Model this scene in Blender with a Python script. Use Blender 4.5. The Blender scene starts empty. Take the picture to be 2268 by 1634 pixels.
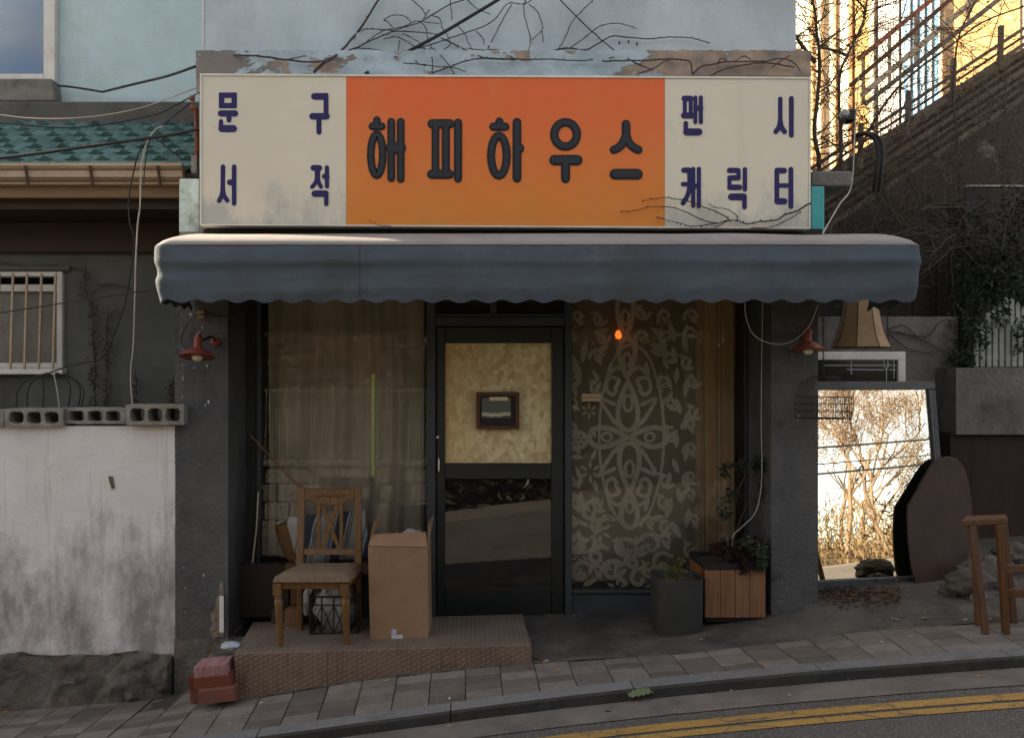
import bpy, bmesh, math, random
from mathutils import Vector, Matrix, noise as mnoise
R = math.radians
rnd = random.Random(7)
scn = bpy.context.scene
COL = scn.collection

# ---------------------------------------------------------------- camera, sky, sun, exposure
CAM_Z, CAM_D, FPX, VX, VY = 1.675, 5.83, 1850.0, 1032.0, 829.0     # eye height, metres to the shop window plane (y = 0)
cam_d = bpy.data.cameras.new('camera'); cam = bpy.data.objects.new('camera', cam_d); COL.objects.link(cam)
cam.location = (0, -CAM_D, CAM_Z); cam.rotation_euler = (R(90), 0, 0)
cam_d.sensor_fit = 'HORIZONTAL'; cam_d.sensor_width = 36.0; cam_d.lens = 36.0 * FPX / 2268.0
cam_d.shift_x = (1134 - VX) / 2268.0; cam_d.shift_y = (VY - 817) / 2268.0
cam_d.clip_start = 0.05; cam_d.clip_end = 2000
scn.camera = cam
SUN = Vector((-0.87, 0.28, 0.40)).normalized()                       # direction towards the sun: low, from the left, a little behind the shop fronts
sun_el = math.asin(SUN.z); sun_az = math.atan2(SUN.x, SUN.y)
wd = bpy.data.worlds.new('World'); scn.world = wd; wd.use_nodes = True
wn, wl = wd.node_tree.nodes, wd.node_tree.links
wn.clear()
wo = wn.new('ShaderNodeOutputWorld'); wb = wn.new('ShaderNodeBackground'); wb.inputs[1].default_value = 0.06
sky = wn.new('ShaderNodeTexSky'); sky.sky_type = 'NISHITA'; sky.sun_disc = False
sky.sun_elevation = sun_el; sky.sun_rotation = sun_az; sky.dust_density = 1.6; sky.altitude = 60
tcw = wn.new('ShaderNodeTexCoord'); mpw = wn.new('ShaderNodeMapping'); mpw.inputs['Scale'].default_value = (1.0, 1.0, 2.2)
nzw = wn.new('ShaderNodeTexNoise'); nzw.inputs['Scale'].default_value = 2.6; nzw.inputs['Detail'].default_value = 7; nzw.inputs['Roughness'].default_value = 0.6
rpw = wn.new('ShaderNodeValToRGB'); rpw.color_ramp.elements[0].position = 0.40; rpw.color_ramp.elements[1].position = 0.66
rpw.color_ramp.elements[0].color = (0, 0, 0, 1); rpw.color_ramp.elements[1].color = (0.8, 0.8, 0.8, 1)
mxw = wn.new('ShaderNodeMixRGB'); mxw.inputs[2].default_value = (6.6, 5.5, 4.2, 1)
wl.new(tcw.outputs['Generated'], mpw.inputs[0]); wl.new(mpw.outputs[0], nzw.inputs['Vector']); wl.new(nzw.outputs[0], rpw.inputs[0])
wl.new(rpw.outputs[0], mxw.inputs[0]); wl.new(sky.outputs[0], mxw.inputs[1]); wl.new(mxw.outputs[0], wb.inputs[0]); wl.new(wb.outputs[0], wo.inputs[0])
sun_d = bpy.data.lights.new('sun', 'SUN'); sun_d.energy = 5.0; sun_d.angle = R(0.55); sun_d.color = (1.0, 0.83, 0.61)
sun = bpy.data.objects.new('sun', sun_d); COL.objects.link(sun); sun.location = (-20, 5, 20); sun.rotation_euler = SUN.to_track_quat('Z', 'Y').to_euler()
vs = scn.view_settings
vs.view_transform = 'Standard'; vs.look = 'None'; vs.exposure = 2.5; vs.gamma = 1.0; vs.use_curve_mapping = False
scn.cycles.max_bounces = 8; scn.cycles.transparent_max_bounces = 24; scn.cycles.caustics_reflective = False; scn.cycles.caustics_refractive = False
scn.cycles.use_denoising = True

# ---------------------------------------------------------------- helpers
def P(px, py, d):                       # a pixel (2268 wide picture) at a known distance d in front of the camera
    return Vector(((px - VX) * d / FPX, d - CAM_D, CAM_Z - (py - VY) * d / FPX))
def PX(px, d): return (px - VX) * d / FPX
def PZ(py, d): return CAM_Z - (py - VY) * d / FPX
def interp(x, pts):
    if x <= pts[0][0]: return pts[0][1]
    for (a, za), (b, zb) in zip(pts, pts[1:]):
        if x <= b: return za + (zb - za) * (x - a) / (b - a)
    return pts[-1][1]
def nz(*p): return mnoise.noise(Vector(p))

class MB:
    def __init__(s): s.v = []; s.f = []
    def add(s, vs, fs):
        o = len(s.v); s.v += [tuple(p) for p in vs]; s.f += [tuple(i + o for i in f) for f in fs]; return s
    def box(s, x0, x1, y0, y1, z0, z1):
        return s.add([(x0,y0,z0),(x1,y0,z0),(x1,y1,z0),(x0,y1,z0),(x0,y0,z1),(x1,y0,z1),(x1,y1,z1),(x0,y1,z1)],
                     [(3,2,1,0),(4,5,6,7),(0,1,5,4),(1,2,6,5),(2,3,7,6),(3,0,4,7)])
    def hexa(s, b, t):                   # four bottom, four top points, same winding (counter-clockwise from above)
        return s.add(list(b) + list(t), [(3,2,1,0),(4,5,6,7),(0,1,5,4),(1,2,6,5),(2,3,7,6),(3,0,4,7)])
    def bar(s, a, b, w, t, up=(0,1,0)):  # rectangular bar from a to b, w across, t along "up"
        a, b = Vector(a), Vector(b); d = (b - a).normalized(); u = Vector(up); u = (u - d * u.dot(d))
        if u.length < 1e-5: u = Vector((1,0,0)) - d * d.x
        u.normalize(); r = d.cross(u).normalized(); q = []
        for p in (a, b):
            q += [p - r*w/2 - u*t/2, p + r*w/2 - u*t/2, p + r*w/2 + u*t/2, p - r*w/2 + u*t/2]
        return s.add(q, [(3,2,1,0),(4,5,6,7),(0,1,5,4),(1,2,6,5),(2,3,7,6),(3,0,4,7)])
    def tube(s, pts, r, n=6, cap=True):
        pts = [Vector(p) for p in pts]
        if len(pts) < 2: return s
        rr = r if isinstance(r, (list, tuple)) else [r] * len(pts)
        t0 = (pts[1] - pts[0]).normalized(); u = Vector((0,0,1)) if abs(t0.z) < .9 else Vector((1,0,0))
        u = (u - t0 * u.dot(t0)).normalized(); o = len(s.v)
        for i, p in enumerate(pts):
            t = (pts[min(i+1, len(pts)-1)] - pts[max(i-1, 0)])
            if t.length < 1e-7: t = t0.copy()
            t.normalize(); u = (u - t * u.dot(t))
            if u.length < 1e-5: u = Vector((t.y, -t.x, .1))
            u.normalize(); w = t.cross(u)
            for k in range(n):
                a = 2*math.pi*k/n; s.v.append(tuple(p + (u*math.cos(a) + w*math.sin(a)) * rr[i]))
        for i in range(len(pts)-1):
            for k in range(n):
                a, b = o+i*n+k, o+i*n+(k+1)%n; s.f.append((a, b, b+n, a+n))
        if cap:
            s.f.append(tuple(o+k for k in range(n))[::-1]); s.f.append(tuple(o+(len(pts)-1)*n+k for k in range(n)))
        return s
    def lathe(s, prof, c, n=24, axis=None):   # prof: (radius, height) from bottom to top
        M3 = Vector((0,0,1)).rotation_difference(Vector(axis)).to_matrix() if axis is not None else Matrix.Identity(3)
        o = len(s.v); c = Vector(c)
        for r, h in prof:
            for k in range(n):
                a = 2*math.pi*k/n; s.v.append(tuple(c + M3 @ Vector((r*math.cos(a), r*math.sin(a), h))))
        for i in range(len(prof)-1):
            for k in range(n):
                a, b = o+i*n+k, o+i*n+(k+1)%n; s.f.append((a, b, b+n, a+n))
        s.f.append(tuple(o+k for k in range(n))[::-1]); s.f.append(tuple(o+(len(prof)-1)*n+k for k in range(n)))
        return s
    def prism(s, poly, y0, y1):              # polygon in x, z (counter-clockwise seen from the street), extruded from y0 to y1
        n = len(poly); o = len(s.v)
        for y in (y0, y1):
            for x, z in poly: s.v.append((x, y, z))
        s.f.append(tuple(o+i for i in range(n))); s.f.append(tuple(o+n+i for i in range(n))[::-1])
        for i in range(n):
            j = (i+1) % n; s.f.append((o+j, o+i, o+n+i, o+n+j))
        return s
    def prism_z(s, poly, z0, z1):
        n = len(poly); o = len(s.v)
        for z in (z0, z1):
            for x, y in poly: s.v.append((x, y, z))
        s.f.append(tuple(o+i for i in range(n))[::-1]); s.f.append(tuple(o+n+i for i in range(n)))
        for i in range(n):
            j = (i+1) % n; s.f.append((o+i, o+j, o+n+j, o+n+i))
        return s
    def grid(s, fn, nu, nv):
        o = len(s.v)
        for j in range(nv+1):
            for i in range(nu+1): s.v.append(tuple(fn(i/nu, j/nv)))
        for j in range(nv):
            for i in range(nu):
                a = o + j*(nu+1) + i; s.f.append((a, a+1, a+nu+2, a+nu+1))
        return s
    def leaf(s, c, d, up, l, w, bend=.15):
        c, d, up = Vector(c), Vector(d).normalized(), Vector(up); r = d.cross(up)
        if r.length < 1e-4: r = d.cross(Vector((.3,.5,.8)))
        r.normalize(); up = r.cross(d)
        return s.add([c, c + d*l*.45 + r*w/2 + up*l*bend, c + d*l, c + d*l*.45 - r*w/2 + up*l*bend], [(0,1,2),(0,2,3)])
    def obj(s, name, m, parent=None, origin=None, bevel=0, seg=1, smooth=0, solid=0, fix=False):
        me = bpy.data.meshes.new(name); org = Vector(origin) if origin is not None else (Vector(parent['base']) if parent is not None and 'base' in parent else Vector((0,0,0)))
        me.from_pydata([tuple(Vector(p) - org) for p in s.v], [], s.f); me.validate()
        if bevel or fix:
            bm = bmesh.new(); bm.from_mesh(me); bmesh.ops.remove_doubles(bm, verts=bm.verts, dist=1e-5)
            if bevel:
                bm.normal_update()
                es = [e for e in bm.edges if len(e.link_faces) == 2 and e.calc_face_angle(0) > .5]
                bmesh.ops.bevel(bm, geom=es, offset=bevel, segments=seg, profile=.5, affect='EDGES', clamp_overlap=True)
            bmesh.ops.recalc_face_normals(bm, faces=bm.faces); bm.to_mesh(me); bm.free()
        if smooth:
            me.shade_smooth()
            try: me.set_sharp_from_angle(angle=R(smooth))
            except Exception: pass
        me.materials.append(m)
        o = bpy.data.objects.new(name, me); COL.objects.link(o)
        if parent is not None: o.parent = parent
        if parent is None or origin is not None: o.location = org if parent is None else org - Vector(parent['base'])
        o['base'] = tuple(org)
        if solid:
            md = o.modifiers.new('solid', 'SOLIDIFY'); md.thickness = solid; md.offset = 0
        return o
def thing(name, label, cat, loc=(0,0,0), group=None):
    o = bpy.data.objects.new(name, None); COL.objects.link(o); o.empty_display_size = .1; o.location = loc; o['base'] = tuple(loc)
    o['label'] = label; o['category'] = cat
    if group: o['group'] = group
    return o
def tag(o, label, cat, group=None):
    o['label'] = label; o['category'] = cat
    if group: o['group'] = group
    return o
def struct(o): o['kind'] = 'structure'; return o
def stuff(o): o['kind'] = 'stuff'; return o

# flat strokes for lettering and lace: polylines with width in x, z
def thick(mb, pts, w, yf, th, closed=False, ncap=6, roundcap=True, fy=None):
    pts = [Vector((p[0], p[1])) for p in pts]; n = len(pts); L, Rr = [], []
    for i, p in enumerate(pts):
        if closed: a, b = pts[i-1], pts[(i+1) % n]
        else: a, b = pts[max(i-1,0)], pts[min(i+1,n-1)]
        d1 = (p - a); d2 = (b - p)
        if d1.length < 1e-9: d1 = d2
        if d2.length < 1e-9: d2 = d1
        d1 = d1.normalized(); d2 = d2.normalized(); t = (d1 + d2)
        t = t.normalized() if t.length > 1e-6 else d1
        nn = Vector((-t.y, t.x)); k = max(.55, nn.dot(Vector((-d1.y, d1.x))))
        L.append(p + nn*w/2/k); Rr.append(p - nn*w/2/k)
    Y = (lambda x, z: yf) if fy is None else fy
    o = len(mb.v)
    for q in L: mb.v.append((q.x, Y(q.x, q.y), q.y))
    for q in Rr: mb.v.append((q.x, Y(q.x, q.y), q.y))
    m = n if closed else n-1
    rim = []
    for i in range(m):
        j = (i+1) % n
        mb.f.append((o+i, o+j, o+n+j, o+n+i)); rim += [(o+i, o+j), (o+n+j, o+n+i)]
    if not closed and roundcap:
        for e, (p, q0, s0) in enumerate(((pts[0], L[0], 1), (pts[-1], Rr[-1], 1))):
            a0 = math.atan2(q0.y-p.y, q0.x-p.x); rr = (q0-p).length; ring = []
            for k in range(1, ncap):
                a = a0 + math.pi*k/ncap; x, z = p.x+rr*math.cos(a), p.y+rr*math.sin(a)
                mb.v.append((x, Y(x, z), z)); ring.append(len(mb.v)-1)
            st, en = (o, o+n) if e == 0 else (o+2*n-1, o+n-1)
            loop = [st] + ring + [en]; mb.f.append(tuple(loop[::-1])); rim += list(zip(loop, loop[1:]))
    if th:
        mp = {}
        for a, b in rim:
            for c in (a, b):
                if c not in mp:
                    x, y, z = mb.v[c]; mb.v.append((x, y+th, z)); mp[c] = len(mb.v)-1
            mb.f.append((a, b, mp[b], mp[a]))
    return mb
def ell(cx, cy, rx, ry, n=28, a0=0, a1=2*math.pi, closed=True):
    m = n if closed else n+1
    return [(cx + rx*math.cos(a0+(a1-a0)*i/n), cy + ry*math.sin(a0+(a1-a0)*i/n)) for i in range(m)]
def smoothpath(pts, k=4):
    pts = [Vector(p) for p in pts]; out = []
    for i in range(len(pts)-1):
        p0, p1, p2, p3 = pts[max(i-1,0)], pts[i], pts[i+1], pts[min(i+2,len(pts)-1)]
        for j in range(k):
            t = j/k; out.append(.5*((2*p1) + (p2-p0)*t + (2*p0-5*p1+4*p2-p3)*t*t + (3*p1-p0-3*p2+p3)*t*t*t))
    return out + [pts[-1]]

# ---------------------------------------------------------------- materials
def lin(h):
    h = h.lstrip('#'); return tuple(((int(h[i:i+2], 16)/255 + .055)/1.055)**2.4 if int(h[i:i+2], 16) > 10 else int(h[i:i+2], 16)/255/12.92 for i in (0,2,4))
class NT:
    def __init__(s, name):
        s.m = bpy.data.materials.new(name); s.m.use_nodes = True; s.t = s.m.node_tree; s.n = s.t.nodes; s.l = s.t.links; s.n.clear()
        s.out = s.n.new('ShaderNodeOutputMaterial'); s.b = s.n.new('ShaderNodeBsdfPrincipled'); s.l.new(s.b.outputs[0], s.out.inputs[0])
        s.geo = s.n.new('ShaderNodeNewGeometry')
    def link(s, a, b): s.l.new(a, b)
    def pos(s, sc=(1,1,1), rot=(0,0,0)):
        mp = s.n.new('ShaderNodeMapping'); mp.inputs['Scale'].default_value = sc; mp.inputs['Rotation'].default_value = rot
        s.link(s.geo.outputs['Position'], mp.inputs[0]); return mp.outputs[0]
    def noise(s, scale, detail=5, rough=.6, vec=None, dist=0):
        n = s.n.new('ShaderNodeTexNoise'); n.inputs['Scale'].default_value = scale; n.inputs['Detail'].default_value = detail
        n.inputs['Roughness'].default_value = rough; n.inputs['Distortion'].default_value = dist
        s.link(vec if vec is not None else s.geo.outputs['Position'], n.inputs['Vector']); return n.outputs[0]
    def voro(s, scale, vec=None, feat='F1', out='Distance'):
        n = s.n.new('ShaderNodeTexVoronoi'); n.feature = feat; n.inputs['Scale'].default_value = scale
        s.link(vec if vec is not None else s.geo.outputs['Position'], n.inputs['Vector']); return n.outputs[out]
    def ramp(s, v, lo, hi, a=0., b=1.):
        n = s.n.new('ShaderNodeMapRange'); n.inputs[1].default_value = lo; n.inputs[2].default_value = hi; n.inputs[3].default_value = a; n.inputs[4].default_value = b
        s.link(v, n.inputs[0]); return n.outputs[0]
    def math(s, op, a, b):
        n = s.n.new('ShaderNodeMath'); n.operation = op
        for i, x in enumerate((a, b)):
            if isinstance(x, (int, float)): n.inputs[i].default_value = x
            else: s.link(x, n.inputs[i])
        return n.outputs[0]
    def mix(s, f, a, b, mode='MIX'):
        n = s.n.new('ShaderNodeMixRGB'); n.blend_type = mode
        for i, x in enumerate((f, a, b)):
            if isinstance(x, (int, float)): n.inputs[i].default_value = x if i == 0 else (x, x, x, 1)
            elif isinstance(x, tuple): n.inputs[i].default_value = x + (1,) if len(x) == 3 else x
            else: s.link(x, n.inputs[i])
        return n.outputs[0]
    def bump(s, h, strength, dist=.01):
        n = s.n.new('ShaderNodeBump'); n.inputs['Strength'].default_value = strength; n.inputs['Distance'].default_value = dist
        s.link(h, n.inputs['Height']); s.link(n.outputs[0], s.b.inputs['Normal']); return n
    def xyz(s):
        n = s.n.new('ShaderNodeSeparateXYZ'); s.link(s.geo.outputs['Position'], n.inputs[0]); return n.outputs
def mat(name, c1, c2=None, s=5, rough=.85, bump=.25, bs=45, bd=.006, spec=.25, metal=0, rand=0, dirt=None, ds=1.5, dlo=.52, dhi=.72, dz=1.0,
        damt=.8, speck=0, transl=0, grain=None, dirt2=None, d2s=6, d2lo=.6, d2hi=.68, d2amt=.9):
    t = NT(name); c2 = c2 or tuple(x*.75 for x in c1)
    vec = t.pos(grain) if grain else None
    n1 = t.noise(s, 6, .62, vec); col = t.mix(t.ramp(n1, .32, .68), c1, c2)
    if dirt:
        dn = t.noise(ds, 7, .68, t.pos((1, 1, dz))); col = t.mix(t.math('MULTIPLY', t.ramp(dn, dlo, dhi), damt), col, dirt)
    if dirt2:
        dn = t.noise(d2s, 8, .7); col = t.mix(t.math('MULTIPLY', t.ramp(dn, d2lo, d2hi), d2amt), col, dirt2)
    if speck:
        sp = t.noise(160, 2, .5); col = t.mix(t.ramp(sp, .3, .7, 0, speck), col, tuple(x*.35 for x in c1))
    if rand:
        oi = t.n.new('ShaderNodeObjectInfo'); hv = t.n.new('ShaderNodeHueSaturation'); t.link(col, hv.inputs['Color'])
        t.link(t.ramp(oi.outputs['Random'], 0, 1, 1-rand, 1+rand), hv.inputs['Value']); t.link(t.ramp(oi.outputs['Random'], 0, 1, 1.12, .88), hv.inputs['Saturation']); col = hv.outputs[0]
    t.link(col, t.b.inputs['Base Color']); t.b.inputs['Roughness'].default_value = rough; t.b.inputs['Metallic'].default_value = metal
    t.b.inputs['Specular IOR Level'].default_value = spec
    if bump: t.bump(t.math('ADD', t.noise(bs, 5, .65, vec), t.math('MULTIPLY', n1, 1.5)), bump, bd)
    if transl:
        tr = t.n.new('ShaderNodeBsdfTranslucent'); t.link(col, tr.inputs[0]); mx = t.n.new('ShaderNodeMixShader'); mx.inputs[0].default_value = transl
        t.link(t.b.outputs[0], mx.inputs[1]); t.link(tr.outputs[0], mx.inputs[2]); t.link(mx.outputs[0], t.out.inputs[0])
    return t.m
def sheer(name, col, opac, rough=.9, fold=None):
    t = NT(name); n1 = t.noise(3, 4); c = t.mix(t.ramp(n1, .3, .7), col, tuple(x*.7 for x in col))
    df = t.n.new('ShaderNodeBsdfDiffuse'); t.link(c, df.inputs[0]); tl = t.n.new('ShaderNodeBsdfTranslucent'); t.link(c, tl.inputs[0])
    m1 = t.n.new('ShaderNodeMixShader'); m1.inputs[0].default_value = .35; t.link(df.outputs[0], m1.inputs[1]); t.link(tl.outputs[0], m1.inputs[2])
    tp = t.n.new('ShaderNodeBsdfTransparent'); m2 = t.n.new('ShaderNodeMixShader'); m2.inputs[0].default_value = opac
    t.link(tp.outputs[0], m2.inputs[1]); t.link(m1.outputs[0], m2.inputs[2]); t.link(m2.outputs[0], t.out.inputs[0]); return t.m
def glass(name, ior=1.7, tint=(.9,.92,.9), rough=.0, dust=.03):
    t = NT(name); fr = t.n.new('ShaderNodeFresnel'); fr.inputs[0].default_value = ior
    tp = t.n.new('ShaderNodeBsdfTransparent'); tp.inputs[0].default_value = tint + (1,)
    gl = t.n.new('ShaderNodeBsdfGlossy'); gl.inputs['Roughness'].default_value = rough
    bp = t.n.new('ShaderNodeBump'); bp.inputs['Strength'].default_value = .02; bp.inputs['Distance'].default_value = .01
    t.link(t.noise(1.6, 2, .4), bp.inputs['Height']); t.link(bp.outputs[0], gl.inputs['Normal'])
    mx = t.n.new('ShaderNodeMixShader'); t.link(fr.outputs[0], mx.inputs[0]); t.link(tp.outputs[0], mx.inputs[1]); t.link(gl.outputs[0], mx.inputs[2])
    df = t.n.new('ShaderNodeBsdfDiffuse'); df.inputs[0].default_value = (.45, .42, .38, 1); m2 = t.n.new('ShaderNodeMixShader')
    t.link(t.ramp(t.noise(4, 6, .7), .35, .75, dust*.2, dust), m2.inputs[0]); t.link(mx.outputs[0], m2.inputs[1]); t.link(df.outputs[0], m2.inputs[2])
    t.link(m2.outputs[0], t.out.inputs[0]); return t.m
def wood(name, c1, c2, grain=(14, 14, 1.6), rough=.55, rand=.12, spec=.35):
    return mat(name, c1, c2, s=3.5, rough=rough, bump=.2, bs=30, grain=grain, rand=rand, spec=spec, dirt=tuple(x*.35 for x in c2), ds=5, dlo=.6, dhi=.8, damt=.6)

WALL_BLUE = mat('pale_blue_stucco', (.50,.63,.66), (.42,.54,.58), s=2.5, bump=.5, bs=45, bd=.01, dirt=(.33,.37,.34), ds=1.3, dlo=.46, dhi=.72, damt=.6, dirt2=(.30,.27,.22), d2s=9, d2lo=.70, d2hi=.76, d2amt=.7)
WALL_GREY = mat('grey_blue_stucco', (.48,.55,.585), (.40,.46,.49), s=1.4, bump=.5, bs=45, bd=.01, dirt=(.24,.265,.27), ds=.9, dlo=.44, dhi=.72, damt=.65, dz=.6, dirt2=(.15,.15,.145), d2s=16, d2lo=.68, d2hi=.74, d2amt=.7)
WALL_DARK = mat('grey_cement_wall', (.105,.108,.095), (.068,.071,.064), s=1.8, bump=.4, bs=40, dirt=(.04,.036,.03), ds=1.6, dlo=.5, dhi=.7, damt=.7, dz=.4, dirt2=(.20,.19,.165), d2s=3, d2lo=.62, d2hi=.72, d2amt=.4)
PILASTER = mat('slate_grey_paint', (.074,.075,.078), (.040,.042,.047), s=3.5, rough=.7, bump=.7, bs=28, bd=.014, dirt=(.12,.112,.10), ds=1.3, dlo=.46, dhi=.66, damt=.6, dz=.35, dirt2=(.025,.024,.023), d2s=7, d2lo=.58, d2hi=.70, d2amt=.6)
FRAME_GREY = mat('frame_paint_grey', (.046,.050,.054), (.036,.040,.044), s=6, rough=.5, bump=.08)
FRAME_DARK = mat('frame_dark', (.028,.030,.030), (.018,.019,.019), rough=.55, bump=.1)
DOOR_GREEN = mat('door_blackgreen', (.013,.016,.015), (.009,.011,.010), rough=.42, bump=.08, spec=.4)
CEMENT = mat('bare_cement', (.24,.23,.21), (.15,.14,.13), s=4, bump=.7, bs=30, bd=.012, dirt=(.07,.066,.06), ds=2.5, dlo=.48, damt=.8)
CEMENT_R = mat('weathered_cement', (.19,.175,.155), (.12,.112,.10), s=3, bump=.8, bs=26, bd=.012, dirt=(.045,.042,.036), ds=2.0, dlo=.46, dhi=.66, dz=.5, damt=.85, dirt2=(.21,.2,.18), d2s=5, d2lo=.6, d2hi=.75, d2amt=.5)
CEMENT_D = mat('dark_cement', (.115,.11,.10), (.075,.072,.066), s=3, bump=.5, bs=30, dirt=(.035,.033,.03), ds=2.2, damt=.7)
CONC_BLOCK = mat('concrete_block', (.29,.27,.245), (.17,.16,.145), s=14, bump=.8, bs=70, bd=.008, dirt=(.10,.095,.08), ds=6, damt=.75)
WHITE_WOOD = mat('old_white_paint', (.66,.63,.60), (.55,.52,.49), s=7, rough=.6, bump=.12, dirt=(.25,.2,.15), ds=5, dlo=.58, dhi=.78, damt=.7)
SIGN_FRAME = mat('sign_aluminium', (.70,.68,.62), (.55,.53,.48), rough=.4, bump=.05)
SIGN_CREAM0 = mat('sign_cream_panel', (.68,.60,.44), (.63,.55,.40), s=1.2, rough=.42, bump=.03, dirt=(.36,.36,.36), ds=2.0, dlo=.52, dhi=.8, damt=.5, dz=.5, spec=.35)
NAVY = mat('navy_vinyl', (.018,.014,.085), (.022,.018,.10), rough=.5, bump=0)
BLK = mat('black_vinyl', (.012,.013,.016), (.016,.017,.02), rough=.5, bump=0)
GREY_V = mat('charcoal_vinyl', (.026,.031,.037), (.020,.024,.029), s=18, rough=.5, bump=0)
BLACK = mat('black_metal', (.012,.012,.012), (.018,.017,.016), rough=.5, bump=.1)
CABLE = mat('black_cable', (.018,.020,.022), (.03,.03,.032), rough=.5, bump=.05)
CABLE_W = mat('pale_cable', (.42,.40,.36), (.3,.28,.25), rough=.6, bump=.05)
AWN_TOP = mat('pale_awning_top_cloth', (.27,.25,.235), (.21,.20,.19), s=3, rough=.9, bump=.15, bs=120, bd=.002, dirt=(.14,.13,.12), ds=2.4, dlo=.55, dhi=.8, damt=.5)  # awning top gets a paler cloth colour than the valance
AWN = mat('awning_cloth', (.100,.124,.150), (.080,.099,.120), s=2, rough=.92, bump=.35, bs=90, bd=.003, transl=.10, spec=.1, dirt=(.075,.075,.068), ds=1.8, dlo=.47, dhi=.72, dz=.5, damt=.8, speck=.25, dirt2=(.14,.155,.17), d2s=3.5, d2lo=.56, d2hi=.72, d2amt=.55)
TILE = mat('teal_roof_tile', (.095,.185,.175), (.065,.130,.124), s=9, rough=.55, bump=.3, rand=.2, spec=.35, dirt=(.05,.075,.068), ds=5, dlo=.5, dhi=.65, damt=.7, dirt2=(.16,.19,.17), d2s=14, d2lo=.6, d2hi=.7, d2amt=.5)
GUTTER = mat('tan_gutter', (.46,.35,.24), (.38,.28,.19), s=3, rough=.5, bump=.06, dirt=(.16,.11,.07), ds=3.5, dz=.3, dlo=.55, dhi=.75, damt=.6)
GUT_BAND = mat('brown_band', (.16,.10,.06), (.12,.075,.05), rough=.6)
STRAP = mat('rust_strap', (.07,.032,.02), (.05,.025,.018), rough=.7)
RED_PIPE = mat('oxide_pipe', (.20,.06,.035), (.13,.045,.03), rough=.6, bump=.1)
TEAL_PAINT = mat('teal_paint', (.09,.42,.42), (.07,.34,.35), s=5, rough=.6, dirt=(.16,.18,.17), ds=5, damt=.6)
LIME_WALL = None
BRASS = mat('aged_brass', (.25,.2,.12), (.15,.12,.08), rough=.45, metal=.7)
CHROME = mat('dull_chrome', (.5,.5,.48), (.4,.4,.4), rough=.3, metal=.9, bump=0)
GLASS = glass('shop_glass', 1.5, (.92,.92,.89), dust=.04)
GLASS_DK = glass('window_glass', 2.2, (.7,.72,.75), dust=.03)
def lime_wall():
    t = NT('stained_whitewash'); n1 = t.noise(2.2, 6, .6); col = t.mix(t.ramp(n1, .3, .7), (.70,.66,.65), (.60,.56,.55))
    x, y, z = t.xyz()
    st = t.noise(2.3, 8, .72, t.pos((1, 1, .45))); low = t.ramp(z, 1.0, -.05, -.03, .16)            # damp stains grow thicker near the foot of the wall
    f = t.ramp(t.math('ADD', st, low), .54, .74, 0, .85); col = t.mix(f, col, (.19,.175,.16))
    sk = t.noise(1.0, 4, .6, t.pos((16, 16, .7))); col = t.mix(t.ramp(sk, .57, .72, 0, .5), col, (.28,.26,.24))
    cr = t.noise(5, 5, .6); sp = t.noise(13, 7, .7); col = t.mix(t.ramp(sp, .66, .71, 0, .75), col, (.17,.16,.15));
    t.link(col, t.b.inputs['Base Color']); t.b.inputs['Roughness'].default_value = .95; t.b.inputs['Specular IOR Level'].default_value = .15
    t.bump(t.math('ADD', t.math('MULTIPLY', cr, 2.5), t.noise(38, 6, .75)), .5, .012); return t.m
def peel():
    t = NT('peeling_paint_ledge'); n1 = t.noise(3.2, 8, .66, t.pos((1, 1, 2.0)), .3); f = t.ramp(n1, .49, .515)
    paint = t.mix(t.ramp(t.noise(5, 5), .35, .65), (.40,.48,.53), (.28,.35,.39)); bare = t.mix(t.ramp(t.noise(7, 5), .35, .65), (.36,.27,.20), (.17,.145,.125))
    x, y, z = t.xyz(); g = t.ramp(x, -1.45, -1.1, 1, 0); bare = t.mix(g, bare, (.16,.15,.14)); f = t.math('MAXIMUM', t.ramp(x, 1.0, 1.5, 0, .9), f) if False else f
    n2 = t.ramp(t.math('ADD', n1, t.math('ADD', t.ramp(x, .9, 1.5, -.09, .12), t.ramp(x, -1.2, -1.6, 0, .16))), .49, .51)
    col = t.mix(n2, paint, bare); t.link(col, t.b.inputs['Base Color']); t.b.inputs['Roughness'].default_value = .9
    t.bump(t.math('ADD', t.math('MULTIPLY', n2, -2.0), t.noise(40, 5)), .6, .01); return t.m
def sign_orange():
    t = NT('sign_orange_panel'); x, y, z = t.xyz(); n = t.noise(1.3, 5)
    g = t.ramp(t.math('ADD', z, t.math('MULTIPLY', n, .35)), 2.72, 3.55)               # printed fade from amber to red-orange
    col = t.mix(g, (.60,.215,.032), (.68,.125,.026)); d = t.noise(1.7, 6, .6, t.pos((1.5, 1, .5)))
    col = t.mix(t.ramp(d, .5, .75, 0, .45), col, (.52,.24,.055)); sk = t.noise(1.0, 4, .6, t.pos((9, 9, .35)))
    col = t.mix(t.ramp(sk, .62, .74, 0, .25), col, (.62,.22,.12)); sp = t.noise(22, 3, .6)
    col = t.mix(t.ramp(sp, .74, .78, 0, .55), col, (.12,.06,.03))
    t.link(col, t.b.inputs['Base Color']); t.b.inputs['Roughness'].default_value = .42; t.b.inputs['Specular IOR Level'].default_value = .35; return t.m
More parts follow.
